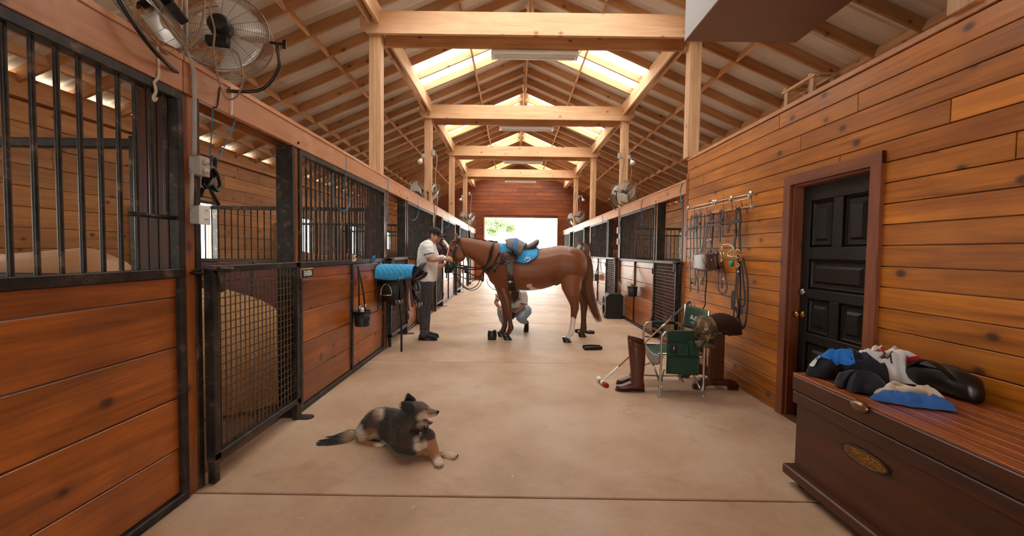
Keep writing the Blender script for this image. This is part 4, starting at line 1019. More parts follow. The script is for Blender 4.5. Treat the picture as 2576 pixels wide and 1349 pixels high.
flap([(962, 700), (1012, 700), (1022, 722), (1014, 752), (998, 768), (980, 768), (962, 752), (957, 728)], 5.60, .012, 'leather', 'flap')
flap([(1030, 704), (1050, 702), (1058, 720), (1057, 742), (1045, 758), (1034, 745)], 5.62, .01, 'leather', 'flap')
flap([(962, 700), (1012, 700), (1022, 722), (1014, 752), (998, 768), (980, 768), (962, 752), (957, 728)], 5.93, -.012, 'leather', 'flap')
sx = [at(a, b, Y=5.575) for a, b in ((958, 743), (959, 730), (963, 720), (971, 715), (979, 719), (984, 729), (985, 743))]
sti = obj('stirrup', MB().tube(spline(sx, 5), .0075, 7).tube([sx[0], sx[-1]], [.009, .009], 7), M_['chrome'], t)
obj('stirrup_leather', MB().strap(spline([at(981, 707, Y=5.57), at(976, 713, Y=5.565), at(972, 722, Y=5.57), at(968, 730, Y=5.575)], 4), .028, .006, (1, 0, .6)), M_['leather'], t)
for pts, w, mm in (([(1013, 702), (1007, 730), (1005, 765), (1009, 800), (1010, 850), (1010, 885)], .028, 'leather'), ([(1003, 703), (1002, 730), (1001, 757)], .05, 'leather'), ([(1024, 700), (1026, 730), (1025, 760), (1029, 782)], .03, 'brownleather'), ([(1030, 700), (1033, 730), (1037, 765), (1037, 773)], .035, 'brownleather'), ([(1036, 722), (1046, 732), (1050, 742), (1052, 752)], .025, 'brownleather'), ([(1041, 745), (1043, 758), (1049, 766), (1056, 760), (1056, 735), (1052, 712)], .022, 'leather')):
    obj('girth_strap', MB().strap(spline([at(a, b, Y=5.56) for a, b in pts], 5), w, .007, (1, 0, 0)), M_[mm], t)
for a, b in ((1000, 760), (1009, 760), (1052, 769), (1058, 766), (1009, 702), (1050, 738)):
    c = at(a, b, Y=5.55); obj('buckle', MB().tube([c + V((q * .02, 0, r * .024)) for q, r in ((-1, -1), (1, -1), (1, 1), (-1, 1))], .0045, 5, False, True).tube([c + V((0, 0, -.024)), c + V((0, 0, .024))], .003, 4), M_['chrome'], t)
def quilt(fn, nu, nv, th, cells_u, cells_v, depth=.006):
    """quilted cloth: surface fn(u,v) puffed in a diamond stitch pattern"""
    def f(u, v):
        e = 1e-3; p = V(fn(u, v)); a = V(fn(min(1, u + e), v)) - V(fn(max(0, u - e), v)); b = V(fn(u, min(1, v + e))) - V(fn(u, max(0, v - e)))
        n = a.cross(b); n = n.normalized() if n.length > 1e-12 else V((0, 0, 1))
        s = abs(math.sin(PI * (u * cells_u + v * cells_v))) * abs(math.sin(PI * (u * cells_u - v * cells_v)))
        m = min(1, min(u, 1 - u, v, 1 - v) * 14)
        return p + n * depth * math.sqrt(s) * m
    return MB().grid(f, nu, nv, th)
def padfn(u, v):
    x = 955 + 88 * u; a = PI * (v * 1.0); yy = yc_ - .20 * math.cos(a) * (1 - .12 * u)
    top, bot = 668 + 1.5 * u + 8 * max(0, u - .75) * 0, 699 - 10 * u ** 2 * (1 - abs(v - .5) * 2) + 4 * math.sin(PI * u)
    k = math.sin(a) ** .6; base = at(x, bot + (top - bot) * k, Y=yc_); return (base.x, yy, base.z + .006)
t = thing('saddle_pad', 'bright blue quilted saddle pad folded over the hanging saddle', 'saddle pad', at(1000, 697, Y=5.76))
obj('cloth', quilt(padfn, 56, 64, -.012, 7, 6, .007), M_['bluepad'], t)
ed = [padfn(u, 0) for u in np.linspace(0, 1, 14)] + [padfn(1, v) for v in np.linspace(0, 1, 20)] + [padfn(u, 1) for u in np.linspace(1, 0, 14)] + [padfn(0, v) for v in np.linspace(1, 0, 20)]
obj('binding', MB().tube(ed, .009, 6, False, True), M_['bluebind'] if 'bluebind' in M_ else M_.setdefault('bluebind', plain('blue_binding', srgb(26, 108, 176), .7)), t)
t = thing('girth_belt', 'long black belt hanging on the stall wall left of the saddle', 'belt', at(950, 775, X=XL + .03))
obj('band', MB().strap(spline([at(958, 660, X=XL + .03), at(955, 700, X=XL + .03), at(952, 745, X=XL + .03), at(950, 772, X=XL + .03), at(954, 776, X=XL + .05), at(957, 755, X=XL + .05)], 5), .045, .008, (0, 1, 0)), M_['leather'], t)
obj('buckle', MB().box(at(953, 735, X=XL + .045), (.012, .06, .04), None, .004), M_['steel'], t)
# ================================================================ horses
def ring(c, a, b, n=20, p=1.0):         # ellipse with half axes a and b (vectors)
    return [c + a * math.copysign(abs(math.cos(q)) ** p, math.cos(q)) + b * math.copysign(abs(math.sin(q)) ** p, math.sin(q)) for q in [2 * PI * k / n for k in range(n)]]
YH = 6.84
NY = V((0, 1, 0))
def hsec(px, top, bot, hw, Y=YH, px2=None):  # cross-section of the trunk or neck between two outline points
    a = at(px, top, Y=Y); b = at(px2 if px2 is not None else px, bot, Y=Y)
    return ring((a + b) / 2, NY * hw, (a - b) / 2, 24, .92)
c6 = lambda x: 1200 + x / 3.968
d6 = lambda y: 560 + y / 3.968
TR = [(1093, 385, 470, .07), (1085, 345, 520, .15), (1062, 300, 575, .21), (1020, 268, 610, .255), (960, 244, 625, .275), (890, 232, 618, .28), (820, 229, 600, .275), (740, 243, 640, .285), (660, 255, 664, .30), (580, 262, 677, .31), (500, 264, 680, .315), (420, 254, 676, .31), (340, 234, 672, .29), (280, 220, 664, .265), (220, 222, 652, .24), (170, 250, 628, .21), (130, 330, 590, .17), (103, 400, 530, .11)]
TRX = [c6(r[0]) for r in TR][::-1]; TRT = [d6(r[1]) for r in TR][::-1]; TRB = [d6(r[2]) for r in TR][::-1]; TRW = [r[3] for r in TR][::-1]
def trunk(px, th, off=0):                   # point on the horse's trunk: th=0 near side, pi/2 top
    a = at(px, interp(TRX, TRT, px), Y=YH); b = at(px, interp(TRX, TRB, px), Y=YH); w = interp(TRX, TRW, px)
    c = (a + b) / 2; h = (a.z - b.z) / 2
    cs, sn = math.cos(th), math.sin(th)
    return c + V((0, -(w + off) * math.copysign(abs(cs) ** .92, cs), (h + off) * math.copysign(abs(sn) ** .92, sn)))
hb = MB()
hb.loft([hsec(c6(a), d6(b), d6(c), w) for a, b, c, w in TR])
# neck
hb.loft([hsec(1268, 612, 700, .17, YH, 1238), hsec(1246, 610, 690, .14, YH, 1222), hsec(1222, 606, 672, .115, YH, 1209), hsec(1200, 602, 657, .10, YH, 1192), hsec(1178, 599, 646, .09, YH, 1175), hsec(1162, 597, 640, .08, YH, 1164), hsec(1152, 598, 628, .07, YH, 1158)])
# head: sections across the face line, from the poll down to the muzzle
HD = [((1152, 597), (1168, 625), .065), ((1140, 603), (1169, 638), .085), ((1132, 611), (1168, 650), .098), ((1128, 622), (1162, 658), .094), ((1125, 635), (1153, 664), .08), ((1122, 647), (1146, 669), .066), ((1119, 659), (1142, 675), .058), ((1117, 669), (1140, 680), .058), ((1118, 678), (1138, 686), .056), ((1121, 684), (1135, 688), .042)]
hb.loft([ring((at(*a, Y=YH) + at(*b, Y=YH)) / 2, NY * w, (at(*a, Y=YH) - at(*b, Y=YH)) / 2, 20) for a, b, w in HD])
for s in (-1, 1):                           # jaw muscle, eye socket, nostril
    hb.ell(at(1157, 644, Y=YH + s * .06), (.10, .045, .10)); hb.ell(at(1135, 628, Y=YH + s * .075), (.035, .03, .028)); hb.ell(at(1122, 672, Y=YH + s * .045), (.03, .022, .03))
    # ears
    e0 = at(1150, 602, Y=YH + s * .05); e1 = at(1147, 584, Y=YH + s * .06)
    hb.loft([ring(e0 + (e1 - e0) * f, V((.030 * w, 0, 0)), V((0, .022 * w, 0)), 10) for f, w in ((-.2, .8), (.15, 1.0), (.5, 1.05), (.8, .6), (1, .15))])
def leg(pts, hoof, Y0):                     # pts: (px, py, half width px, depth factor, Y)
    n = len(pts); sc = []
    for i, (a, b, w, Y) in enumerate(pts):
        k = max(0, 1 - i / 4.5); Yk = Y + (YH - Y) * k * .55
        sc.append((at(a, b, Y=Yk), w * Yk / 1040 * (1.0 if i < 3 else 1.14), .62 if i < 2 else (.72 if i < 4 else .95)))
    p, r, q = sc[0]; sc.insert(0, (p + V((0, (YH - p.y) * .5, r * .8)), r * .5, .5))
    hb.loft([ring(p, V((r, 0, 0)), V((0, r * q, 0)), 14) for p, r, q in sc])
z7 = lambda x, y: (1220 + x / 7.493, 680 + y / 7.493)
def L(lst, Y): return [(*z7(x, y), w / 7.493, Y if not hasattr(Y, '__call__') else Y(y)) for x, y, w in lst]
YFn, YFf, YHn, YHf = 6.74, 7.0, 6.62, 7.06
leg(L([(330, 180, 150), (335, 300, 135), (355, 400, 112), (395, 500, 86), (420, 600, 66), (438, 720, 56), (452, 800, 52), (458, 850, 52), (462, 890, 44), (472, 960, 40), (482, 1020, 41), (490, 1060, 50), (488, 1100, 52), (462, 1150, 44), (435, 1190, 46), (418, 1215, 56)], YFn), None, 0)
leg(L([(290, 180, 150), (300, 300, 130), (318, 400, 105), (340, 500, 82), (360, 600, 62), (376, 720, 52), (384, 800, 50), (386, 850, 50), (386, 890, 42), (386, 960, 38), (384, 1020, 40), (376, 1060, 47), (362, 1095, 46), (335, 1120, 42), (312, 1150, 46), (304, 1165, 52)], YFf), None, 0)
h6 = lambda lst, Y: [(c6(x), d6(y), w / 3.968, Y) for x, y, w in lst]
leg(h6([(950, 430, 130), (950, 520, 125), (945, 600, 108), (945, 660, 90), (950, 720, 66), (962, 780, 50), (974, 830, 40), (976, 865, 38), (970, 900, 31), (962, 960, 26), (955, 1020, 25), (950, 1065, 26), (944, 1095, 30), (930, 1120, 27), (905, 1145, 24), (890, 1165, 30)], YHn), None, 0)
leg(h6([(985, 430, 110), (995, 520, 105), (1010, 600, 90), (1025, 660, 72), (1040, 720, 55), (1056, 770, 42), (1066, 815, 35), (1068, 850, 34), (1066, 890, 28), (1064, 950, 25), (1064, 1000, 25), (1064, 1040, 29), (1062, 1065, 31), (1050, 1085, 26), (1040, 1105, 28)], YHf), None, 0)
hb.ell(at(1256, 668, Y=6.675), (.13, .055, .2), Euler((0, .35, 0)).to_matrix()); hb.ell(at(1446, 655, Y=6.66), (.15, .06, .2), Euler((0, -.3, 0)).to_matrix()); hb.ell(at(1402, 700, Y=6.67), (.09, .05, .13), Euler((0, .3, 0)).to_matrix())
hm = remesh(hb, .012, 7, .5)
W_ = lambda px, py, Y=YH: at(px, py, Y=Y)
def horse_col(c):
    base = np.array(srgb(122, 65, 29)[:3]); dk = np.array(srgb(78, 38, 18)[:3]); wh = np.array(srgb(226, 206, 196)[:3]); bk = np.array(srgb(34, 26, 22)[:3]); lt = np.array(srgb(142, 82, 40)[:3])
    x, y, z = c[:, 0], c[:, 1], c[:, 2]
    out = np.tile(base, (len(c), 1))
    def blend(m, col): 
        nonlocal out
        m = np.clip(m, 0, 1)[:, None]; out = out * (1 - m) + col * m
    blend((.95 - z) * 1.4 * (np.abs(x - .5) > .45), dk * 1.15)  # soft shading painted into the coat: darker below, lighter along the back
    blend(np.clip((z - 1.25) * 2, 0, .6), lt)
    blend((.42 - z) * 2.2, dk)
    # white sock on the near hind leg
    a = W_(1435, 0, YHn).x
    blend(((np.abs(x - W_(1437, 800, YHn).x) < .26) & (y < 6.84) & (z < .40 + .015 * np.sin(x * 60))).astype(float), wh)
    # belly patch
    p0, p1 = W_(c6(505), d6(640), 6.62), W_(c6(640), d6(668), 6.66)
    u = (x - p0.x) / (p1.x - p0.x); zt = np.interp(u, [0, .1, .25, .4, .7, 1.05], [p0.z + .035, p0.z + .05, p0.z + .04, p1.z + .035, p1.z + .012, p1.z - .01])
    zb = np.interp(u, [-.1, .1, .15, .25, .3], [p0.z - .01, p0.z - .02, p0.z - .03, p0.z - .10, -9])
    blend(np.clip((zt + .005 * np.sin(x * 90) - z) / .016 + .5, 0, 1) * np.clip((z - zb) / .016 + .5, 0, 1) * np.clip((u + .1) * 20, 0, 1) * np.clip((1.1 - u) * 20, 0, 1) * (y < 6.9), wh)
    # dark muzzle
    mz = W_(1128, 660); blend(((z < mz.z) & (x < W_(1150, 660).x) & (z > .9)).astype(float) * .85, bk * 1.3)
    # white face blaze on the front of the head
    blend(((x < W_(1126, 640).x + (z - W_(1126, 640).z) * .12 + .012) & (np.abs(y - YH) < .045) & (z > mz.z - .02) & (x < W_(1140, 600).x)).astype(float), wh)
    el = W_(1147, 596); blend(((np.abs(x - el.x) < .035) & (z > el.z + .01) & (y < YH - .02)).astype(float) * .0, dk)
    fl = W_(c6(760), d6(560)); blend(np.exp(-(((x - fl.x) / .09) ** 2 + ((z - fl.z) / .06) ** 2)) * .5, dk)  # shade of the flank crease, painted into the coat
    return out
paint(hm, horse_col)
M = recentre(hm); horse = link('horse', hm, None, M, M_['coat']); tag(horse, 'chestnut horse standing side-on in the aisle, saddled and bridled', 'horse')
def hoof(c, s, w=.062, tilt=-.45):
    return MB().loft([ring(V(c) + V((f * tilt * .09, 0, f * .085)), V((w * k, 0, 0)), V((0, w * .9 * k, 0)), 16) for f, k in ((0, 1.12), (.1, 1.1), (.6, .95), (1, .84))])
M_['hoof'] = plain('dark_hoof', srgb(40, 32, 28), .3, 0, 20, .3)
for px, py, Y in ((1273.5, 851, YFn), (1259, 843, YFf), (1423, 863, YHn), (1462, 846, YHf)):
    p = at(px, py, Y=Y); obj('hoof', hoof((p.x + .03, p.y, .0), 1), M_['hoof'], horse)
for s in (-1, 1):
    p = at(1134, 628, Y=YH + s * .098); obj('eye', MB().ell(p, (.017, .012, .015), None, 12, 8), M_['eye'] if 'eye' in M_ else M_.setdefault('eye', plain('dark_eye', srgb(20, 14, 12), .08)), horse)
    e0 = at(1148.5, 600, Y=YH + s * .05 - .018); 
# mane: a short roached strip, tail: a long fall of hair
def hair_strands(mb, path, n, spread, r0, jit=.02, k=5):
    P = spline(path, k); m = len(P)
    for _ in range(n):
        o = V((random.gauss(0, 1), random.gauss(0, 1), random.gauss(0, .6))); l = U(.75, 1.0)
        pts = []
        for i in range(0, int(m * l)):
            f = i / (m - 1); sp_ = spread[0] + (spread[1] - spread[0]) * min(1, f * 2.2) if f < .45 else spread[1] * (1 - .55 * (f - .45) / .55)
            pts.append(P[i] + o * sp_ + V((U(-1, 1), U(-1, 1), 0)) * jit * f)
        if len(pts) > 2: mb.tube(pts, [r0 * (1 - .7 * i / len(pts)) for i in range(len(pts))], 3, False)
tp = [(1464, 634), (1477, 655), (1480, 690), (1476, 715), (1482, 745), (1492, 775), (1503, 800), (1508, 811)]
TP = [at(a, b, Y=6.86) for a, b in tp]
tl = MB().tube(spline(TP[:7], 5), [.045 + .0 * i for i in range(3)] + [.055 + .004 * i for i in range(12)] + [.1 - .0055 * i for i in range(16)], 14)
hair_strands(tl, TP, 260, (.022, .05), .0035, .006)
M_['tail'] = plain('chestnut_hair', srgb(112, 64, 36), .55, 0, 30, .4)
obj('tail', tl, M_['tail'], horse)
mn = MB()
for i in range(260):
    f = rnd(); px = 1156 + 96 * f; py = interp([1156, 1180, 1205, 1235, 1262], [597, 598.5, 602, 605.5, 609], px)
    p = at(px, py, Y=YH + random.gauss(0, .012)); mn.tube([p - V((0, 0, .02)), p + V((U(-.01, .02), random.gauss(0, .012), U(.000, .005)))], .006, 3, False)
obj('mane', mn, plain('roached_mane', srgb(150, 92, 54), .7, 0, 40, .3), horse)

# ---- tack worn by the horse
t = thing('saddle_pad', 'blue quilted saddle pad under the saddle on the horse', 'saddle pad', trunk(1300, PI / 2, .02))
def hpad(u, v):                             # v: over the back from near edge to far edge
    th = .28 + (PI - .56) * v; k = abs(v - .5) * 2
    x0 = 1262 - 9 * (1 - k) + 0 * k; x1 = 1351 - 4 * k ** 3 - 26 * max(0, k - .62) ** 2 / .14
    low = max(0, k - .8) / .2
    px = x0 + (x1 - x0) * u; sag = .0
    # the rear lower corner hangs deepest
    th2 = th + (.10 * low * (1 - u) * (1 if v < .5 else -1))
    return trunk(px, th2, .018)
obj('cloth', quilt(hpad, 60, 90, .01, 9, 9, .008), M_['bluepad'], t)
ed = [hpad(u, 0) for u in np.linspace(0, 1, 24)] + [hpad(1, v) for v in np.linspace(0, 1, 40)] + [hpad(u, 1) for u in np.linspace(1, 0, 24)] + [hpad(0, v) for v in np.linspace(1, 0, 40)]
obj('binding', MB().tube(ed, .009, 6, False, True), M_['bluebind'], t)
em = trpath([(1317, 655), (1321, 651), (1324, 647), (1326, 652), (1329, 648), (1331, 653), (1326, 656), (1322, 659)], .038) if 0 else None
t = thing('saddle', 'dark brown saddle with a blue band, girthed on the chestnut horse', 'saddle', trunk(1310, PI / 2, .03))
def ssec(px, top, bot, hw, lean=0): 
    a, b = at(px, top, Y=YH), at(px + lean, bot, Y=YH); return ring((a + b) / 2, NY * hw, (a - b) / 2, 20, .9)
obj('seat', MB().loft([ssec(1266, 622, 634, .07), ssec(1276, 612, 634, .14), ssec(1290, 608, 634, .165), ssec(1310, 614, 634, .175), ssec(1325, 616, 634, .18), ssec(1338, 610, 632, .18), ssec(1347, 604, 626, .165), ssec(1354, 602, 616, .12), ssec(1356, 605, 611, .06)]), M_['brownsad'] if 'brownsad' in M_ else M_.setdefault('brownsad', plain('worn_brown_saddle_leather', srgb(74, 50, 42), .42, 0, 18, .25, .1)), t)
# the near flap is folded up over the seat and held by a blue band
fd = [(1268, 612), (1286, 601), (1322, 610), (1326, 616), (1310, 642), (1296, 636), (1270, 625)]
def upflap(u, v):
    a = at(1269 + 18 * u * 0 + 54 * v, 612 - 10 * math.sin(v * PI * .55) + 8 * v, Y=6.56)
    top = at(1270 + 56 * v, 606 - 6 * math.sin(PI * min(1, v * 1.15)) + 9 * v * v, Y=6.78)
    bot = at(1274 + 36 * v, 622 + 20 * v, Y=6.47)
    q = top * (1 - u) + bot * u; return q + V((0, -.06 * math.sin(PI * u), .035 * math.sin(PI * u)))
ff = obj('folded_flap', MB().grid(upflap, 12, 14, -.016), M_['graysad'] if 'graysad' in M_ else M_.setdefault('graysad', plain('grey_brown_flap', srgb(86, 70, 64), .5, 0, 18, .2, .1)), t)
def bandfn(u, v):
    p = V(upflap(u, .45 + .16 * v)); return p + V((0, -.02, .018))
obj('blue_band', MB().grid(bandfn, 12, 3, -.006), M_['bluebind'], ff)
def trpatch(pts, off, th, Ydir=-1):         # leather laid on the near side of the trunk: polygon of (px,py) points
    P = []
    for a, b in pts: 
        tz = at(a, b, Y=6.55).z; best = min(np.linspace(-1.2, 1.4, 80), key=lambda q: abs(trunk(a, q, off).z - tz)); P.append(trunk(a, best, off))
    c = sum(P, V()) / len(P); return MB().loft([[c + (p - c) * .45 + V((0, -.035, 0)) for p in P], [c + (p - c) * .9 + V((0, -th * 1.5, 0)) for p in P], P, [p + V((0, .01, 0)) for p in P]], True)
obj('panel', trpatch([(1259, 640), (1266, 632), (1280, 632), (1300, 640), (1302, 650), (1294, 664), (1276, 662), (1260, 655)], .035, .012), M_['brownsad'], t)
def trpath(pts, off, Yg=6.55):
    P = []
    for a, b in pts:
        tz = at(a, b, Y=Yg).z; best = min(np.linspace(-1.5, 1.5, 140), key=lambda q: abs(trunk(a, q, off).z - tz)); P.append(trunk(a, best, off))
    return spline(P, 4)
gi = obj('girth', MB().strap(spline([trunk(1278 + 16 * f, th, .02) for f, th in [(i / 24, .45 - 1.95 * i / 24) for i in range(25)]], 1) + [trunk(1294 - 16 * i / 16, -1.5 - 1.7 * i / 16, .02) for i in range(1, 17)], [.06] * 9 + [.105] * 16 + [.1] * 16, .012, (1, 0, 0)), M_['leather'], t, label='wide black girth strap')
for pts, w, mm in (([(1290, 632), (1288, 655), (1287, 692)], .032, 'brownleather'), ([(1287, 640), (1280, 655), (1276, 660)], .025, 'brownleather')):
    obj('girth_strap', MB().strap(trpath(pts, .05), w, .007, (1, 0, 0)), M_[mm], t)
for a, b in ((1274, 660), (1282, 662), (1280, 657)):
    c = trpath([(a, b), (a, b + 3)], .055)[0]; obj('buckle', MB().tube([c + V((q * .022, -.004, r * .022)) for q, r in ((-1, -1), (1, -1), (1, 1), (-1, 1))], .005, 5, False, True), M_['chrome'], t)
c = trpath([(1284, 709), (1285, 712)], .035)[0]; obj('emblem', MB().tube([c + V((-.04, -.012, 0)), c + V((-.02, -.014, .008)), c + V((0, -.014, -.006)), c + V((.02, -.014, .008)), c + V((.04, -.012, 0))], .004, 5).tube([c + V((.013 * math.cos(q), -.014, .018 * math.sin(q))) for q in np.linspace(0, 2 * PI, 11)[:-1]], .0035, 4, False, True), M_['white'], gi)
pad_ = bpy.data.objects['saddle_pad.001']
obj('emblem', MB().tube(trpath([(1317, 656), (1320, 652), (1323, 647), (1325, 652), (1328, 647), (1331, 652), (1327, 656), (1322, 658)], .042), .006, 5), M_['white'], pad_)
t = thing('breastplate', 'black leather breastplate straps across the horse chest', 'breastplate', trunk(1240, 0, .03))
for pts, w in (([(1275, 660), (1256, 664), (1240, 672), (1226, 680)], .045), ([(1240, 672), (1247, 655), (1255, 640), (1261, 622)], .022), ([(1246, 672), (1246, 680), (1244, 686)], .022)):
    obj('strap', MB().strap(trpath(pts, .022), w, .008, (.2, 0, 1)), M_['leather'], t)
obj('chest_strap', MB().strap(spline([at(1228, 680, Y=6.66), at(1221, 684, Y=6.84), at(1226, 680, Y=7.03), at(1240, 672, Y=7.12)], 5), .045, .008, (0, 0, 1)), M_['leather'], t)
c = at(1251, 664, Y=6.56); obj('buckle', MB().tube([c + V((q * .02, 0, r * .02)) for q, r in ((-1, -1), (1, -1), (1, 1), (-1, 1))], .004, 5, False, True), M_['chrome'], t)
t = thing('bridle', 'black bridle with double reins on the chestnut horse head', 'bridle', at(1145, 640, Y=6.72))
hw = lambda py: interp([597, 610, 625, 645, 665, 690], [.08, .1, .112, .09, .072, .06], py)
def hp(a, b, e=.006, s=-1): return at(a, b, Y=YH + s * (hw(b) + e))
for s in (-1, 1):
    obj('cheek_strap', MB().strap(spline([hp(1153, 600, .02, s), hp(1150, 612, .012, s), hp(1147, 622, .01, s), hp(1142, 638, .012, s), hp(1141, 652, .012, s), hp(1137, 662, .008, s)], 4), [.026] * 9 + [.05] * 7 + [.028] * 5, .008, (1, 0, 0)), M_['leather'], t)
    obj('throat_strap', MB().strap(spline([hp(1154, 602, .02, s), hp(1160, 622, .016, s), hp(1169, 640, -.005, s), at(1174, 648, Y=YH + s * .03)], 4), .02, .006, (1, 0, 0)), M_['leather'], t)
    c = hp(1137, 662, .012, s); obj('bit_ring', MB().tube([c + V((.045 * math.cos(q), 0, .045 * math.sin(q))) for q in np.linspace(0, 2 * PI, 21)[:-1]], .006, 6, False, True), M_['chrome'], t)
    c = hp(1149, 618, .018, s); obj('buckle', MB().ell(c, (.014, .008, .014), None, 8, 6), M_['chrome'], t)
obj('head_piece', MB().strap([at(1154, 601, Y=YH - .1), at(1155, 597, Y=YH - .07), at(1155.5, 594, Y=YH), at(1155, 597, Y=YH + .07), at(1154, 601, Y=YH + .1)], .045, .01, (1, 0, 0)), M_['graysad'], t)
obj('browband', MB().strap(spline([at(1151, 608, Y=YH - .105), at(1142, 609, Y=YH - .095), at(1136, 610, Y=YH - .05), at(1134, 610, Y=YH), at(1136, 610, Y=YH + .05), at(1142, 609, Y=YH + .095), at(1151, 608, Y=YH + .105)], 4), .026, .008, (0, 0, 1)), M_['leather'], t)
def nose(z0, w, mat, nm, e=.008):
    f = lambda a, b, q: at(a, b, Y=YH + q)
    k = hw(z0) + e
    obj(nm, MB().strap([f(1124, z0, -k * .5), f(1121, z0, 0), f(1124, z0, k * .5), f(1132, z0 + 1, k), f(1142, z0 + 4, k * .8), f(1147, z0 + 6, 0), f(1142, z0 + 4, -k * .8), f(1132, z0 + 1, -k)], w, .008, (0, 0, 1), True), M_[mat], t)
nose(652, .025, 'leather', 'noseband'); nose(668, .04, 'leather', 'drop_noseband')
M_['greenfl'] = plain('green_fleece', srgb(24, 92, 62), .8)
obj('chin_cover', MB().loft([ring(at(1130, 664, Y=YH), V((.062, 0, .02)), NY * .075, 16), ring(at(1129, 675, Y=YH), V((.07, 0, .015)), NY * .074, 16), ring(at(1128, 684, Y=YH), V((.068, 0, .01)), NY * .068, 16), ring(at(1128, 687, Y=YH), V((.05, 0, .005)), NY * .05, 16)], False), M_['black'], t)
obj('bit_guard', MB().ell(hp(1135, 668, .02), (.03, .012, .04)), M_['greenfl'], t)
for k, (pts, r) in enumerate(([[(1140, 666, 6.72), (1160, 668, 6.7), (1190, 673, 6.66), (1215, 672, 6.62), (1232, 655, 6.62), (1240, 620, 6.66), (1244, 609, 6.84)], .011], [[(1140, 668, 6.72), (1155, 674, 6.7), (1185, 678, 6.66), (1214, 676, 6.6), (1228, 660, 6.6), (1236, 622, 6.64), (1241, 609, 6.84)], .011], [[(1138, 670, 6.74), (1150, 690, 6.7), (1175, 702, 6.68), (1195, 700, 6.65), (1212, 690, 6.6), (1222, 672, 6.58), (1232, 640, 6.62)], .008], [[(1138, 672, 6.72), (1140, 690, 6.68), (1160, 718, 6.66), (1185, 731, 6.66), (1205, 722, 6.64), (1215, 700, 6.6), (1224, 665, 6.58), (1238, 612, 6.7)], .006], [[(1137, 672, 6.96), (1150, 700, 6.98), (1175, 726, 7.0), (1200, 718, 7.02), (1212, 690, 7.06), (1226, 660, 7.06)], .008], [[(1215, 676, 6.62), (1216, 700, 6.62), (1214, 708, 6.62), (1200, 695, 6.62), (1185, 690, 6.63), (1160, 672, 6.68)], .009])):
    obj('rein', MB().tube(spline([at(a, b, Y=y) for a, b, y in pts], 6), r, 6), M_['leather'], t)
obj('tether', MB().tube(spline([at(1225, 700, Y=6.75), at(1228, 716, Y=6.75), at(1240, 727, Y=6.75), at(1252, 731, Y=6.75)], 5), .006, 5), M_['cord'], t)
obj('lip_strap', MB().strap([at(1124, 680, Y=6.77), at(1123, 700, Y=6.77)], .02, .005, (1, 0, 0)), M_['leather'], t)

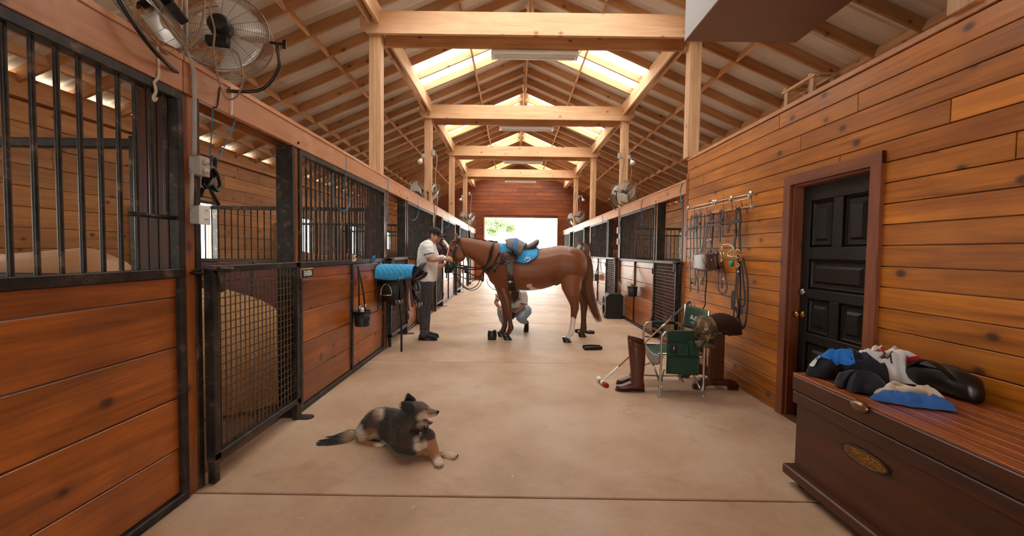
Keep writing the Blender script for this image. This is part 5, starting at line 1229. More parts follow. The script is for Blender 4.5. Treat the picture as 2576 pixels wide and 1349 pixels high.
# ---- horses in the stalls: a plain standing horse, only head and back show
def stall_horse(label, base, face, loc, rz, neck=(.75, .55), headpitch=-.9, sc=1.0, blaze=None, mask=None, turn=0):
    """local x forward; built, melted and coloured in local space"""
    b = MB(); Yv = V((0, 1, 0)); Zv = V((0, 0, 1))
    for_rows = [(-.78, 1.15, 1.28, .08), (-.7, 1.0, 1.42, .2), (-.5, .9, 1.5, .26), (-.2, .86, 1.47, .27), (.1, .8, 1.44, .29), (.4, .82, 1.48, .27), (.6, .86, 1.52, .23), (.75, .95, 1.4, .17), (.84, 1.08, 1.26, .08)]
    b.loft([ring(V((x, 0, (z0 + z1) / 2)), Yv * w, Zv * (z1 - z0) / 2, 20) for x, z0, z1, w in for_rows])
    n0 = V((.58, 0, 1.28)); n1 = n0 + V((neck[0], 0, neck[1])) + V((0, turn * .3, 0)); nd = (n1 - n0).normalized(); nu = V((-nd.z, 0, nd.x))
    b.loft([ring(n0 + (n1 - n0) * f, Yv * w, nu * h, 18) for f, w, h in ((0, .16, .27), (.3, .12, .2), (.6, .09, .15), (.9, .075, .13), (1.05, .07, .11))])
    hd = Matrix.Rotation(turn, 3, 'Z') @ V((math.cos(headpitch), 0, math.sin(headpitch))); sd = Matrix.Rotation(turn, 3, 'Z') @ V((0, 1, 0)); hu = sd.cross(hd) * -1
    p = n1 + hu * .02
    b.loft([ring(p + hd * d - hu * o, sd * w, hu * h, 16) for d, o, w, h in ((-.06, .0, .07, .09), (.06, .02, .09, .125), (.16, .025, .095, .125), (.28, .015, .08, .095), (.4, .0, .062, .07), (.5, -.0, .06, .062), (.57, .01, .055, .055), (.6, .01, .035, .035))])
    for s in (-1, 1):
        b.ell(p + hd * .16 + hu * .05 + sd * s * .08, (.035, .03, .03))
        e0 = p + hu * .07 + sd * s * .05; b.loft([ring(e0 + hu * l * .17 - hd * l * .05, sd * .026 * k, hd * .028 * k, 10) for l, k in ((-.2, .8), (.2, 1), (.6, .9), (1, .15))])
        for x, yy in ((.55, .13), (-.5, .15)):
            b.loft([ring(V((x + dx, s * yy, z)), V((r, 0, 0)), V((0, r, 0)), 12) for z, r, dx in ((1.2, .16, 0), (.95, .12, 0), (.7, .08, .0), (.5, .06, .02), (.46, .06, .02), (.3, .042, .0), (.15, .05, -.01), (.06, .05, .03), (0, .065, .05))])
    if abs(sc - 1) > 1e-3: b.v = [tuple(c * sc for c in v) for v in b.v]
    m = remesh(b, .017, 5); B = np.array(base[:3]); Fc = np.array((blaze or base)[:3]); dk = B * .35
    pp = np.array(p) * sc; H = np.array(hd); Hu = np.array(hu); Sd = np.array(sd)
    def colf(c):
        o = np.tile(B, (len(c), 1)); r = c - pp; d = r @ H; u = r @ Hu; y = r @ Sd
        hm_ = (d > -.1) & (np.abs(y) < .14) & (np.abs(u) < .17) & (d < .7)
        if blaze: o[hm_ & (u > .03) & (np.abs(y) < .035) & (d > .05)] = Fc
        if mask: o[hm_ & (d > .05) & (d < .46)] = np.array(mask[:3])
        o[hm_ & (d > .5)] = dk; lo = c[:, 2] < .5; o[lo] = o[lo] * .6
        return o
    paint(m, colf); o = link('horse', m, None, Matrix.Translation(loc) @ Matrix.Rotation(rz, 4, 'Z'), M_['coat']); tag(o, label, 'horse', 'horses in the stalls')
    I = wm(o)
    for s in (-1, 1): obj('eye', MB().ell(I @ ((p + hd * .15 + hu * .055 + sd * s * .105) * sc), (.018, .018, .018), None, 8, 6), M_['eye'], o)
    hl = thing('halter', 'dark halter on the ' + label.split(',')[0], 'halter', I @ (p * sc))
    for d, w, h in ((.36, .078, .088), (.04, .098, .135)):
        obj('strap', MB().strap([I @ (sc * (p + hd * d + sd * w * math.cos(q) + hu * h * math.sin(q) - hu * .012)) for q in np.linspace(0, 2 * PI, 21)[:-1]], .022, .008, I.to_3x3() @ hd, True), M_['leather'], hl)
    for s in (-1, 1): obj('cheek_strap', MB().strap([I @ (sc * (p + hd * d + sd * s * w)) for d, w in ((.04, .1), (.2, .104), (.36, .08))], .02, .008, I.to_3x3() @ hu), M_['leather'], hl)
    return o
stall_horse('bay horse with a white blaze, head out behind the man', srgb(84, 44, 26), None, (-2.35, 8.35, 0), -.25, (.38, .33), -.75, 1.0, srgb(226, 206, 190), None, -.25)
stall_horse('grey-masked horse looking out of the far right stall', srgb(120, 66, 38), None, (3.26, 14.0, 0), PI + .1, (.36, .34), -1.0, 1.05, None, srgb(150, 140, 134), .55)
stall_horse('dark bay horse standing in the near right stall', srgb(52, 32, 24), None, (3.72, 8.55, 0), -2.05, (.38, .32), -.95, .98, srgb(200, 176, 160), None, .2)
stall_horse('pale palomino horse in the stall at the left edge', srgb(214, 160, 112), None, (-3.42, 2.85, 0), PI, (.35, .35), -.8, .96)
stall_horse('brown horse in the left stall behind the saddle', srgb(140, 78, 44), None, (-3.6, 8.1, 0), PI * .95, (.5, -.1), -1.1, .92)
# ================================================================ people
SKIN = srgb(196, 138, 106); SKIN2 = srgb(186, 124, 92)
M_['tee'] = plain('white_cotton', srgb(244, 241, 236), .85, 0, 14, .04, .25, None, .1, 6)
M_['jeans'] = plain('washed_black_denim', srgb(66, 62, 64), .85, 0, 26, .35, .2)
M_['denim'] = plain('light_blue_denim', srgb(150, 166, 184), .85, 0, 10, .15, .2)
M_['cap'] = plain('black_cotton_cap', srgb(36, 30, 32), .8, 0, 40, .15)
M_['hair'] = plain('dark_brown_hair', srgb(46, 30, 24), .5, 0, 60, .4)
M_['hair2'] = plain('long_brown_hair', srgb(96, 62, 42), .5, 0, 60, .4)
M_['shoe'] = plain('black_suede_shoe', srgb(24, 22, 22), .8, 0, 60, .2)
M_['sole'] = plain('pale_rubber_sole', srgb(170, 150, 130), .7)
def wrinkle(m, amp, sc=(9, 9, 16), zfun=None):          # soft cloth folds along the normals
    n = len(m.vertices); co = np.empty(n * 3, np.float32); no = np.empty(n * 3, np.float32); m.vertices.foreach_get('co', co); m.vertices.foreach_get('normal', no)
    co = co.reshape(-1, 3); no = no.reshape(-1, 3); d = np.empty(n, np.float32)
    for i in range(n):
        x, y, z = co[i]; p = V((x * sc[0] + z * 4, y * sc[1], z * sc[2])); d[i] = (1 - 2 * abs(mnoise.noise(p))) * .6 + mnoise.noise(p * 2.1) * .4
    co = co + no * (d * amp)[:, None]; m.vertices.foreach_set('co', co.astype(np.float32).ravel()); m.update(); return m
from mathutils import noise as mnoise
def skin(m, c, extra=None):
    def f(k):
        o = np.tile(np.array(c[:3]), (len(k), 1))
        if extra: o = extra(k, o)
        return o
    paint(m, f)
def limb(mb, pts, n=14, flat=1.0, wd=None):            # pts: (point, radius)
    mb.tube([p for p, r in pts], [r for p, r in pts], n, True, False, flat, wd); mb.ell(pts[0][0], (pts[0][1],) * 3); mb.ell(pts[-1][0], (pts[-1][1],) * 3); return mb
def hand(mb, w, d, palm_n, side, curl=.9, size=1.0, spread=.12):
    """w wrist, d direction of the hand, palm_n palm normal, side: +1 thumb on d x n side"""
    d = V(d).normalized(); n = V(palm_n); n = (n - d * n.dot(d)).normalized(); s = d.cross(n) * side
    mb.loft([ring(w + d * x * size, s * a * size, n * b * size, 12) for x, a, b in ((-.02, .026, .020), (.02, .034, .018), (.06, .042, .016), (.09, .041, .014), (.1, .036, .010))])
    for i, (o, l) in enumerate(((.031, .070), (.011, .078), (-.010, .073), (-.030, .058))):
        p = w + (d * .09 + s * o) * size; q = d * 1.0 + s * (o / .03) * spread; pts = [p]; a = 0
        for k, f in enumerate((.42, .32, .26)):
            a += curl * (.55 if k == 0 else .9)
            dirn = (q * math.cos(a) + n * math.sin(a)).normalized(); pts.append(pts[-1] + dirn * l * f * size)
        mb.tube(pts, [.0095 * size, .009 * size, .0085 * size, .0065 * size], 8)
    p = w + (d * .025 + s * .03) * size
    mb.tube([p, p + (s * .6 + d * .7 + n * .25).normalized() * .04 * size, p + (s * .5 + d * .8 + n * .35).normalized() * .068 * size, p + (s * .3 + d * .85 + n * .5).normalized() * .088 * size], [.013 * size, .011 * size, .010 * size, .007 * size], 8)
def head(mb, c, fwd, up, sc=1.0):
    """c: centre of the skull; human head with brow, nose, lips, chin and ears"""
    f = V(fwd).normalized(); u = V(up); u = (u - f * u.dot(f)).normalized(); s = f.cross(u); R = Matrix((f, s, u)).transposed()
    P = lambda x, y, z: V(c) + (f * x + s * y + u * z) * sc
    E = lambda x, y, z, a, b, e: mb.ell(P(x, y, z), (a * sc, b * sc, e * sc), R, 16, 12)
    E(-.012, 0, .03, .098, .077, .092); E(.02, 0, -.02, .072, .066, .09); E(.035, 0, -.075, .052, .048, .04); E(.068, 0, -.096, .022, .024, .02)
    for q in (-1, 1):
        E(.045, q * .04, -.045, .032, .026, .04); E(.074, q * .03, .022, .016, .026, .010); E(-.005, q * .078, -.012, .022, .01, .033); E(.062, q * .045, -.018, .02, .018, .016)
    mb.loft([ring(P(x, 0, z), s * a * sc, (f * .3 + u * .2).normalized() * b * sc, 10) for x, z, a, b in ((.078, .022, .011, .012), (.092, .002, .014, .015), (.110, -.020, .017, .018), (.110, -.033, .021, .016), (.088, -.043, .015, .012))])
    E(.093, 0, -.060, .012, .024, .0085); E(.090, 0, -.074, .012, .021, .0085)
    return P
# ---------------------------------------------------------------- the man in white, holding the bridle
YM = 6.72
m_ = lambda a, b, Y=YM: at(1020 + a / 8.43, 560 + b / 8.43, Y=Y)
body = MB()
HC = m_(612, 285); HF = V((.965, -.16, -.2))
PH = head(body, HC, HF, (.3, 0, 1), 1.05)
limb(body, [(m_(560, 330), .058), (m_(530, 400), .058), (m_(505, 450), .066)])
hip = at(1073, 712, Y=YM); chest = at(1072, 640, Y=YM); sh = at(1072, 617, Y=YM)
def tors(rows, Y): return [ring((at(a, y, Y=Y) + at(b, y, Y=Y)) / 2, (at(b, y, Y=Y) - at(a, y, Y=Y)) / 2, NY * w, 20, .9) for y, a, b, w in rows]
body.loft(tors([(609, 1066, 1085, .09), (614, 1063, 1090, .17), (625, 1060, 1094, .19), (645, 1056, 1096, .175), (670, 1055, 1093, .16), (695, 1056, 1091, .165), (715, 1056, 1091, .17)], YM))
for s, dx in ((-1, 0), (1, 5)):                        # legs
    Yl = YM + s * .10
    limb(body, [(at(1072, 715, Y=Yl), .088), (at(1071 + dx, 745, Y=Yl), .08), (at(1067 + dx, 785, Y=Yl), .058), (at(1066 + dx, 810, Y=Yl), .055), (at(1067 + dx, 845, Y=Yl), .04)])
    body.ell(at(1075 + dx, 850, Y=Yl) + V((0.04, 0, 0)), (.12, .045, .04))
SN = at(1079, 618, Y=YM - .19); EN = m_(505, 790, YM - .235); WN = m_(880, 775, YM - .16)
limb(body, [(SN, .058), (m_(470, 600, YM - .22), .053), (EN, .043), (m_(600, 790, YM - .225), .046), (m_(760, 775, YM - .19), .034), (WN, .027)])
hand(body, WN, at(1145, 655, Y=YM - .05) - WN, (.1, 1, -.3), 1, .75, 1.02)
SF = at(1079, 620, Y=YM + .2); EF = at(1094, 668, Y=YM + .27); WF = at(1117, 667, Y=YM + .22)
limb(body, [(SF, .058), (at(1086, 645, Y=YM + .25), .05), (EF, .042), (at(1105, 671, Y=YM + .26), .043), (WF, .028)])
hand(body, WF, (.75, .1, .25), (.1, -.9, .3), -1, .8, 1.02)
pm = remesh(body, .0075, 4, .45)
hcx, hcz = HC.x, HC.z
def manface(k, o):
    P = lambda x, y, z: np.array(PH(x, y, z))
    def sp_(c, r, col, a):
        nonlocal o
        d = np.linalg.norm(k - P(*c), axis=1); m = np.clip(1.3 - d / r, 0, 1)[:, None] * a; o = o * (1 - m) + np.array(col[:3]) * m
    for q in (-1, 1): sp_((.085, q * .032, .028), .018, srgb(50, 34, 28), .8); sp_((.06, q * .04, -.07), .045, srgb(90, 66, 54), .5)
    sp_((.09, 0, -.068), .018, srgb(160, 92, 80), .7); sp_((.075, 0, -.1), .035, srgb(90, 66, 54), .5); sp_((.088, 0, -.052), .022, srgb(90, 66, 54), .4)
    return o
skin(pm, SKIN, manface)
M = recentre(pm); man = link('person', pm, None, M, M_['skin']); tag(man, 'standing person in white tee, dark jeans and black cap holding the bridle', 'person')
for q in (-1, 1): obj('eye', MB().ell(PH(.078, q * .031, .005), (.011, .011, .011), None, 10, 8), M_['eye'], man)
tb = MB()
tb.loft(tors([(606, 1069, 1086, .075), (609, 1064, 1089, .13), (615, 1059, 1094, .2), (626, 1055, 1098, .225), (640, 1052, 1102, .215), (655, 1050, 1102, .205), (672, 1049, 1100, .2), (690, 1051, 1098.5, .2), (700, 1053, 1097.5, .2), (708, 1056, 1096, .2)], YM))
for P0, P1, P2 in ((SN, m_(470, 560, YM - .225), m_(492, 655, YM - .235)), (SF, at(1086, 642, Y=YM + .25), at(1090, 655, Y=YM + .26))):
    limb(tb, [(P0 + V((-.02, 0, .0)), .085), (P1, .09), (P2, .082)])
tm = wrinkle(remesh(tb, .011, 5, .5), .011)
tee = link('tee_shirt', tm, man, Matrix(), M_['tee'])
for P1, P2 in ((m_(470, 560, YM - .225), m_(494, 662, YM - .235)),):
    d = (P2 - P1).normalized(); x = d.orthogonal().normalized(); y = d.cross(x)
    obj('sleeve_trim', MB().tube([P2 + d * .012 + (x * math.cos(q) + y * math.sin(q)) * .079 for q in np.linspace(0, 2 * PI, 25)[:-1]], .008, 6, False, True), M_['black'], tee)
jb = MB()
jb.loft(tors([(696, 1053, 1092, .17), (705, 1052.5, 1092.5, .185), (716, 1052, 1092, .19), (724, 1054, 1090, .17)], YM))
for s, dx in ((-1, 0), (1, 5)):
    Yl = YM + s * .10
    limb(jb, [(at(1072.5, 712, Y=Yl), .108), (at(1071.5 + dx * .4, 730, Y=Yl), .106), (at(1069 + dx * .8, 755, Y=Yl), .094), (at(1066 + dx, 785, Y=Yl), .078), (at(1066 + dx, 808, Y=Yl), .07), (at(1066 + dx, 832, Y=Yl), .06), (at(1067 + dx, 842, Y=Yl), .064)])
link('jeans', wrinkle(remesh(jb, .011, 4), .009, (9, 9, 20)), man, Matrix(), M_['jeans'])
for s, dx in ((-1, 0), (1, 5)):
    Yl = YM + s * .10; o0 = V((at(1067 + dx, 845, Y=Yl).x, Yl, 0))
    obj('shoe', MB().loft([ring(o0 + V((x, 0, .02 + h / 2)), NY * w, V((0, 0, h / 2 + .01)), 14) for x, w, h in ((-.085, .03, .05), (-.06, .042, .085), (.0, .043, .10), (.06, .047, .075), (.12, .05, .055), (.175, .045, .045), (.205, .025, .03))]), M_['shoe'], man)
    obj('sole', MB().loft([ring(o0 + V((x, 0, .012)), NY * w, V((0, 0, .012)), 12) for x, w in ((-.09, .03), (-.06, .043), (.05, .046), (.14, .05), (.19, .042), (.212, .02))]), M_['shoe'], man)
# cap: crown and brim; hair shows below at the back
f = HF.normalized(); u = (V((.3, 0, 1)) - f * V((.3, 0, 1)).dot(f)).normalized(); s_ = f.cross(u)
crown = obj('cap_crown', MB().loft([ring(PH(-.006, 0, z) , f * a * 1.05, s_ * b * 1.05, 24) for z, a, b in ((.042, .106, .086), (.065, .106, .086), (.09, .1, .081), (.116, .08, .067), (.132, .05, .045), (.138, .015, .012))]), M_['cap'], man)
obj('cap_brim', MB().grid(lambda a, b: PH(.075 + .105 * b - .045 * abs(a - .5) ** 2 * 4 * (1 - b * .3), (a - .5) * 2 * .075 * (1 - .12 * b), .056 - .016 * b - .030 * (abs(a - .5) * 2) ** 2), 14, 8, .006), M_['cap'], crown)
obj('cap_badge', MB().box(PH(.098, -.012, .082), (.006, .018, .022)), M_['white'], crown)
hr = MB().loft([ring(PH(-.045, 0, z), f * a, s_ * b, 20) for z, a, b in ((-.06, .03, .055), (-.045, .052, .074), (-.01, .064, .082), (.03, .066, .084), (.05, .06, .08))])
for q in (-1, 1): hr.ell(PH(.012, q * .0735, .02), (.018, .006, .026))
obj('hair', hr, M_['hair'], man)
wr_ = WN + (m_(760, 775, YM - .19) - WN).normalized() * .10
M_['purple'] = plain('purple_band', srgb(120, 90, 170), .6)
obj('wristband', MB().tube([wr_ + V((.003 * math.cos(q), .034 * math.cos(q), .034 * math.sin(q))) for q in np.linspace(0, 2 * PI, 19)[:-1]], .006, 5, False, True), M_['purple'], man)

# ---------------------------------------------------------------- the crouching person behind the horse's front legs
YW = 7.5
w_ = lambda a, b, Y=YW: at(1220 + a / 7.493, 680 + b / 7.493, Y=Y)
wbm = MB()
WH = w_(560, 285, YW - .08); PW = head(wbm, WH, (-.15, -.75, -.55), (0, -.35, 1), 1.0)
limb(wbm, [(w_(560, 330, YW - .0), .05), (w_(565, 400, YW + .04), .055)])
def wsec(b, a0, a1, w, Y): c0, c1 = w_(a0, b, Y), w_(a1, b, Y); return ring((c0 + c1) / 2, (c1 - c0) / 2, NY * w, 18, .9)
TS = [(385, 470, 660, .09, YW + .04), (420, 420, 730, .12, YW + .05), (500, 410, 745, .13, YW + .08), (600, 430, 735, .13, YW + .12), (690, 430, 770, .14, YW + .17), (760, 420, 800, .15, YW + .2)]
wbm.loft([wsec(*r) for r in TS])
RS, RE, RW = w_(360, 450, YW), w_(205, 605, YW - .03), w_(275, 705, YW - .2)
limb(wbm, [(RS, .05), (w_(255, 520, YW), .046), (RE, .037), (w_(235, 655, YW - .12), .036), (RW, .027), (w_(310, 800, YW - .28), .025)])
hand(wbm, w_(312, 810, YW - .29), (.25, -.2, -.9), (1, 0, 0), 1, .6, .92)
LS, LE, LW = w_(720, 450, YW + .02), w_(735, 660, YW - .02), w_(610, 778, YW - .16)
limb(wbm, [(LS, .05), (w_(735, 560, YW), .046), (LE, .038), (w_(690, 710, YW - .1), .037), (LW, .026)])
hand(wbm, LW, (-.75, -.25, -.55), (.0, -.5, -.8), -1, .7, .92)
HPs = [w_(490, 790, YW + .18), w_(760, 770, YW + .18)]
KN = [w_(300, 760, YW - .22), w_(665, 900, YW - .22)]; AN = [w_(350, 1010, YW + .0), w_(775, 985, YW + .02)]
for h_, k_, a_ in zip(HPs, KN, AN): limb(wbm, [(h_, .085), ((h_ + k_) / 2, .075), (k_, .055), ((k_ + a_) / 2, .05), (a_, .036)])
wmn = remesh(wbm, .0085, 4, .45); skin(wmn, SKIN2)
M = recentre(wmn); wo = link('person', wmn, None, M, M_['skin']); tag(wo, 'crouching person in white tee and light jeans behind the front legs', 'person')
for q in (-1, 1): obj('eye', MB().ell(PW(.074, q * .029, .004), (.01, .01, .01), None, 8, 6), M_['eye'], wo)
tb = MB(); tb.loft([wsec(b, a0 - 28, a1 + 28, w + .03, Y) for b, a0, a1, w, Y in TS[:-1]])
for P in ((RS, w_(270, 495, YW), w_(262, 505, YW)), (LS, w_(738, 560, YW), w_(733, 625, YW - .01))): limb(tb, [(P[0], .075), (P[1], .07), (P[2], .066)])
tee2 = link('tee_shirt', wrinkle(remesh(tb, .012, 5), .010), wo, Matrix(), M_['tee'])
for P2, d in ((w_(730, 637, YW - .015), V((-.1, -.1, -1))), (w_(245, 500, YW), V((-.6, 0, -.6)))):
    d.normalize(); x = d.orthogonal().normalized(); y = d.cross(x)
    obj('sleeve_trim', MB().tube([P2 + (x * math.cos(q) + y * math.sin(q)) * .062 for q in np.linspace(0, 2 * PI, 21)[:-1]], .008, 6, False, True), M_['black'], tee2)
jb = MB()
for h_, k_, a_ in zip(HPs, KN, AN):
    limb(jb, [(h_, .115), (h_ * .6 + k_ * .4, .105), (h_ * .2 + k_ * .8, .085), (k_, .078), (k_ * .7 + a_ * .3, .072), (k_ * .25 + a_ * .75, .056)])
limb(jb, [(HPs[0], .12), ((HPs[0] + HPs[1]) / 2 + V((0, .05, .02)), .13), (HPs[1], .12)])
link('jeans', wrinkle(remesh(jb, .013, 5), .009, (14, 14, 14)), wo, Matrix(), M_['denim'])
for a_ in AN:
    fp0 = V((a_.x, a_.y, 0)); dn = V((0, -.32, -.95))
    toe = V((a_.x + .0, a_.y - .10, .035)); heel = V((a_.x + .015, a_.y + .03, a_.z - .0)); ax = (toe - heel); ax.normalize(); sdv = V((1, 0, 0)); up_ = ax.cross(sdv)
    obj('shoe', MB().loft([ring(heel + (toe - heel) * q + up_ * o, sdv * w, up_ * h, 14) for q, w, h, o in ((-.08, .03, .03, 0), (.1, .036, .045, 0), (.5, .04, .045, 0), (.85, .045, .032, 0), (1.1, .04, .028, 0), (1.3, .02, .016, 0))]), M_['shoe'], wo)
    obj('sole', MB().loft([ring(heel + (toe - heel) * q - up_ * (.045 if up_.y < 0 else -.045), sdv * w, up_ * .009, 12) for q, w in ((-.08, .03), (.2, .04), (.7, .046), (1.1, .044), (1.3, .02))]), M_['sole'], wo)
hg = MB().loft([ring(PW(-.02, 0, z), s1 * 1.0, s2 * 1.0, 18) for z, s1, s2 in [(zz_, (V((-.15, -.75, -.55)).normalized() * a), V((1, 0, 0)) * b) for zz_, a, b in ((-.03, .085, .085), (.03, .105, .09), (.08, .095, .082), (.125, .05, .045))]])
hair_strands(hg, [w_(560, 300, YW - .2), w_(570, 400, YW - .22), w_(560, 500, YW - .2), w_(540, 570, YW - .18), w_(520, 640, YW - .18)], 150, (.022, .045), .003, .012)
obj('hair', hg, M_['hair2'], wo)
red = plain('red_band', srgb(220, 60, 40), .5)
c = LW + (w_(690, 710, YW - .1) - LW).normalized() * .03
obj('wristband', MB().tube([c + V((.022 * math.cos(q), .02 * math.sin(q), .03 * math.sin(q + .6))) for q in np.linspace(0, 2 * PI, 17)[:-1]], .007, 5, False, True), red, wo)
obj('bracelet', MB().tube([RW + V((.03 * math.cos(q), .01 * math.sin(q), .026 * math.sin(q + .5))) for q in np.linspace(0, 2 * PI, 17)[:-1]], .006, 5, False, True), M_['black'], wo)
lm = MB()
for i, (y, w) in enumerate(((520, .05), (536, .1), (552, .085), (568, .06))):
    c = w_(640, y, YW - .115 + .03 * i * .3); 
    for j in range(int(w / .014)): lm.box(c + V((-w / 2 + j * .014, 0, 0)), (.008, .004, .011))
obj('shirt_print', lm, M_['black'], tee2)['kind'] = 'stuff'
t = thing('phone', 'black phone in the hand of the crouching person', 'phone', w_(522, 860, YW - .27))
pc = w_(524, 862, YW - .27); Rp = Euler((.5, .3, .2)).to_matrix()
obj('body', MB().box(pc, (.072, .010, .14), Rp, .004), M_['black'], t, smooth=False)
obj('screen', MB().box(pc + Rp @ V((0, .0056, 0)), (.064, .001, .128), Rp), M_['eye'], t, smooth=False)

# ================================================================ the dog lying on the floor
d_ = lambda a, b, Y: at(800 + a / 5.621, 960 + b / 5.621, Y=Y + .10)
db = MB()
def dsec(a, b, c, hw, Y, a2=None): p, q = d_(a, b, Y), d_(a2 if a2 is not None else a, c, Y); return ring((p + q) / 2, V((.0, hw, 0)), (p - q) / 2, 18)
# trunk: rump (left, farther) to chest (right, nearer)
db.loft([dsec(545, 680, 800, .04, 3.08), dsec(600, 580, 840, .06, 3.07), dsec(700, 450, 870, .075, 3.07), dsec(820, 378, 890, .085, 3.06), dsec(940, 364, 915, .095, 3.03), dsec(1060, 385, 965, .115, 2.97), dsec(1180, 420, 1010, .15, 2.88), dsec(1300, 470, 1030, .15, 2.84), dsec(1420, 560, 1020, .13, 2.80), dsec(1500, 650, 985, .10, 2.78), dsec(1545, 740, 900, .05, 2.77)])
# neck and head
def tilt(a, b, w, Y): p, q = d_(*a, Y), d_(*b, Y); return ring((p + q) / 2, V((0, w, 0)), (p - q) / 2, 18)
db.loft([tilt((1080, 470), (1520, 800), .13, 2.84), tilt((1140, 420), (1510, 690), .12, 2.83), tilt((1210, 370), (1480, 610), .105, 2.82), tilt((1290, 330), (1450, 560), .09, 2.81)])
YD = 2.80
db.loft([tilt((1270, 330), (1310, 560), .06, YD), tilt((1330, 305), (1390, 560), .082, YD), tilt((1400, 292), (1450, 550), .085, YD), tilt((1470, 298), (1500, 525), .075, YD), tilt((1530, 335), (1545, 500), .058, YD), tilt((1580, 380), (1590, 500), .042, YD), tilt((1630, 398), (1640, 498), .034, YD), tilt((1675, 410), (1682, 485), .028, YD), tilt((1700, 422), (1702, 462), .016, YD)])
db.loft([tilt((1430, 520), (1440, 600), .045, YD), tilt((1500, 535), (1500, 612), .04, YD), tilt((1550, 560), (1555, 612), .03, YD), tilt((1600, 580), (1600, 608), .022, YD), tilt((1618, 588), (1617, 602), .012, YD)])
for base, tip, Y0, w in (((1315, 325), (1275, 168), YD + .055, 60), ((1290, 385), (1180, 285), YD - .07, 62)):
    e0, e1 = d_(*base, Y0), d_(*tip, Y0); ax = (e1 - e0); sdv = V((ax.z, 0, -ax.x)).normalized()
    db.loft([ring(e0 + ax * q, sdv * k * .046, NY * k * .02, 12) for q, k in ((-.3, .8), (.05, 1.05), (.4, .95), (.7, .62), (.95, .25), (1.05, .1))])
# haunch, hind feet
for Y0, dx in ((2.99, 0), (3.16, 40)):
    db.ell(d_(790 + dx, 600, Y0), (.075, .055, .125), Euler((0, .35, 0)).to_matrix()); db.ell(d_(690 + dx, 740, Y0), (.075, .05, .06))
    limb(db, [(d_(650 + dx, 790, Y0), .045), (d_(625 + dx, 845, Y0 - .02), .034), (d_(720 + dx, 890, Y0 - .06), .028), (d_(830 + dx, 915, Y0 - .085), .028), (d_(885 + dx, 925, Y0 - .09), .025)])
# forelegs: one reaches right, the other crosses in front
P = [(d_(1420, 930, 2.82), .075), (d_(1500, 1010, 2.81), .05), (d_(1620, 1045, 2.79), .040), (d_(1740, 1060, 2.77), .034), (d_(1830, 1060, 2.76), .032), (d_(1880, 1068, 2.75), .036), (d_(1915, 1080, 2.745), .026)]
limb(db, P)
P = [(d_(1530, 800, 2.78), .07), (d_(1590, 900, 2.76), .05), (d_(1630, 980, 2.74), .042), (d_(1660, 1060, 2.71), .035), (d_(1685, 1120, 2.68), .034), (d_(1705, 1165, 2.65), .038), (d_(1718, 1200, 2.625), .028)]
limb(db, P)
for px, py, Y0, dv in ((1905, 1082, 2.745, V((1, -.15, 0))), (1712, 1195, 2.63, V((.25, -1, 0)))):
    c = d_(px, py, Y0); sdv = V((-dv.y, dv.x, 0)).normalized()
    for q in (-1.4, -.45, .45, 1.4): db.ell(V((c.x, c.y, .018)) + sdv * q * .012 + dv.normalized() * (.018 - abs(q) * .005), (.018, .018, .016))
hp0 = d_(895, 925, 2.90); hp0 = V((hp0.x, hp0.y, .02))
for q in (-1.2, 0, 1.2): db.ell(hp0 + V((.012 - abs(q) * .004, q * .014, 0)), (.022, .013, .018))
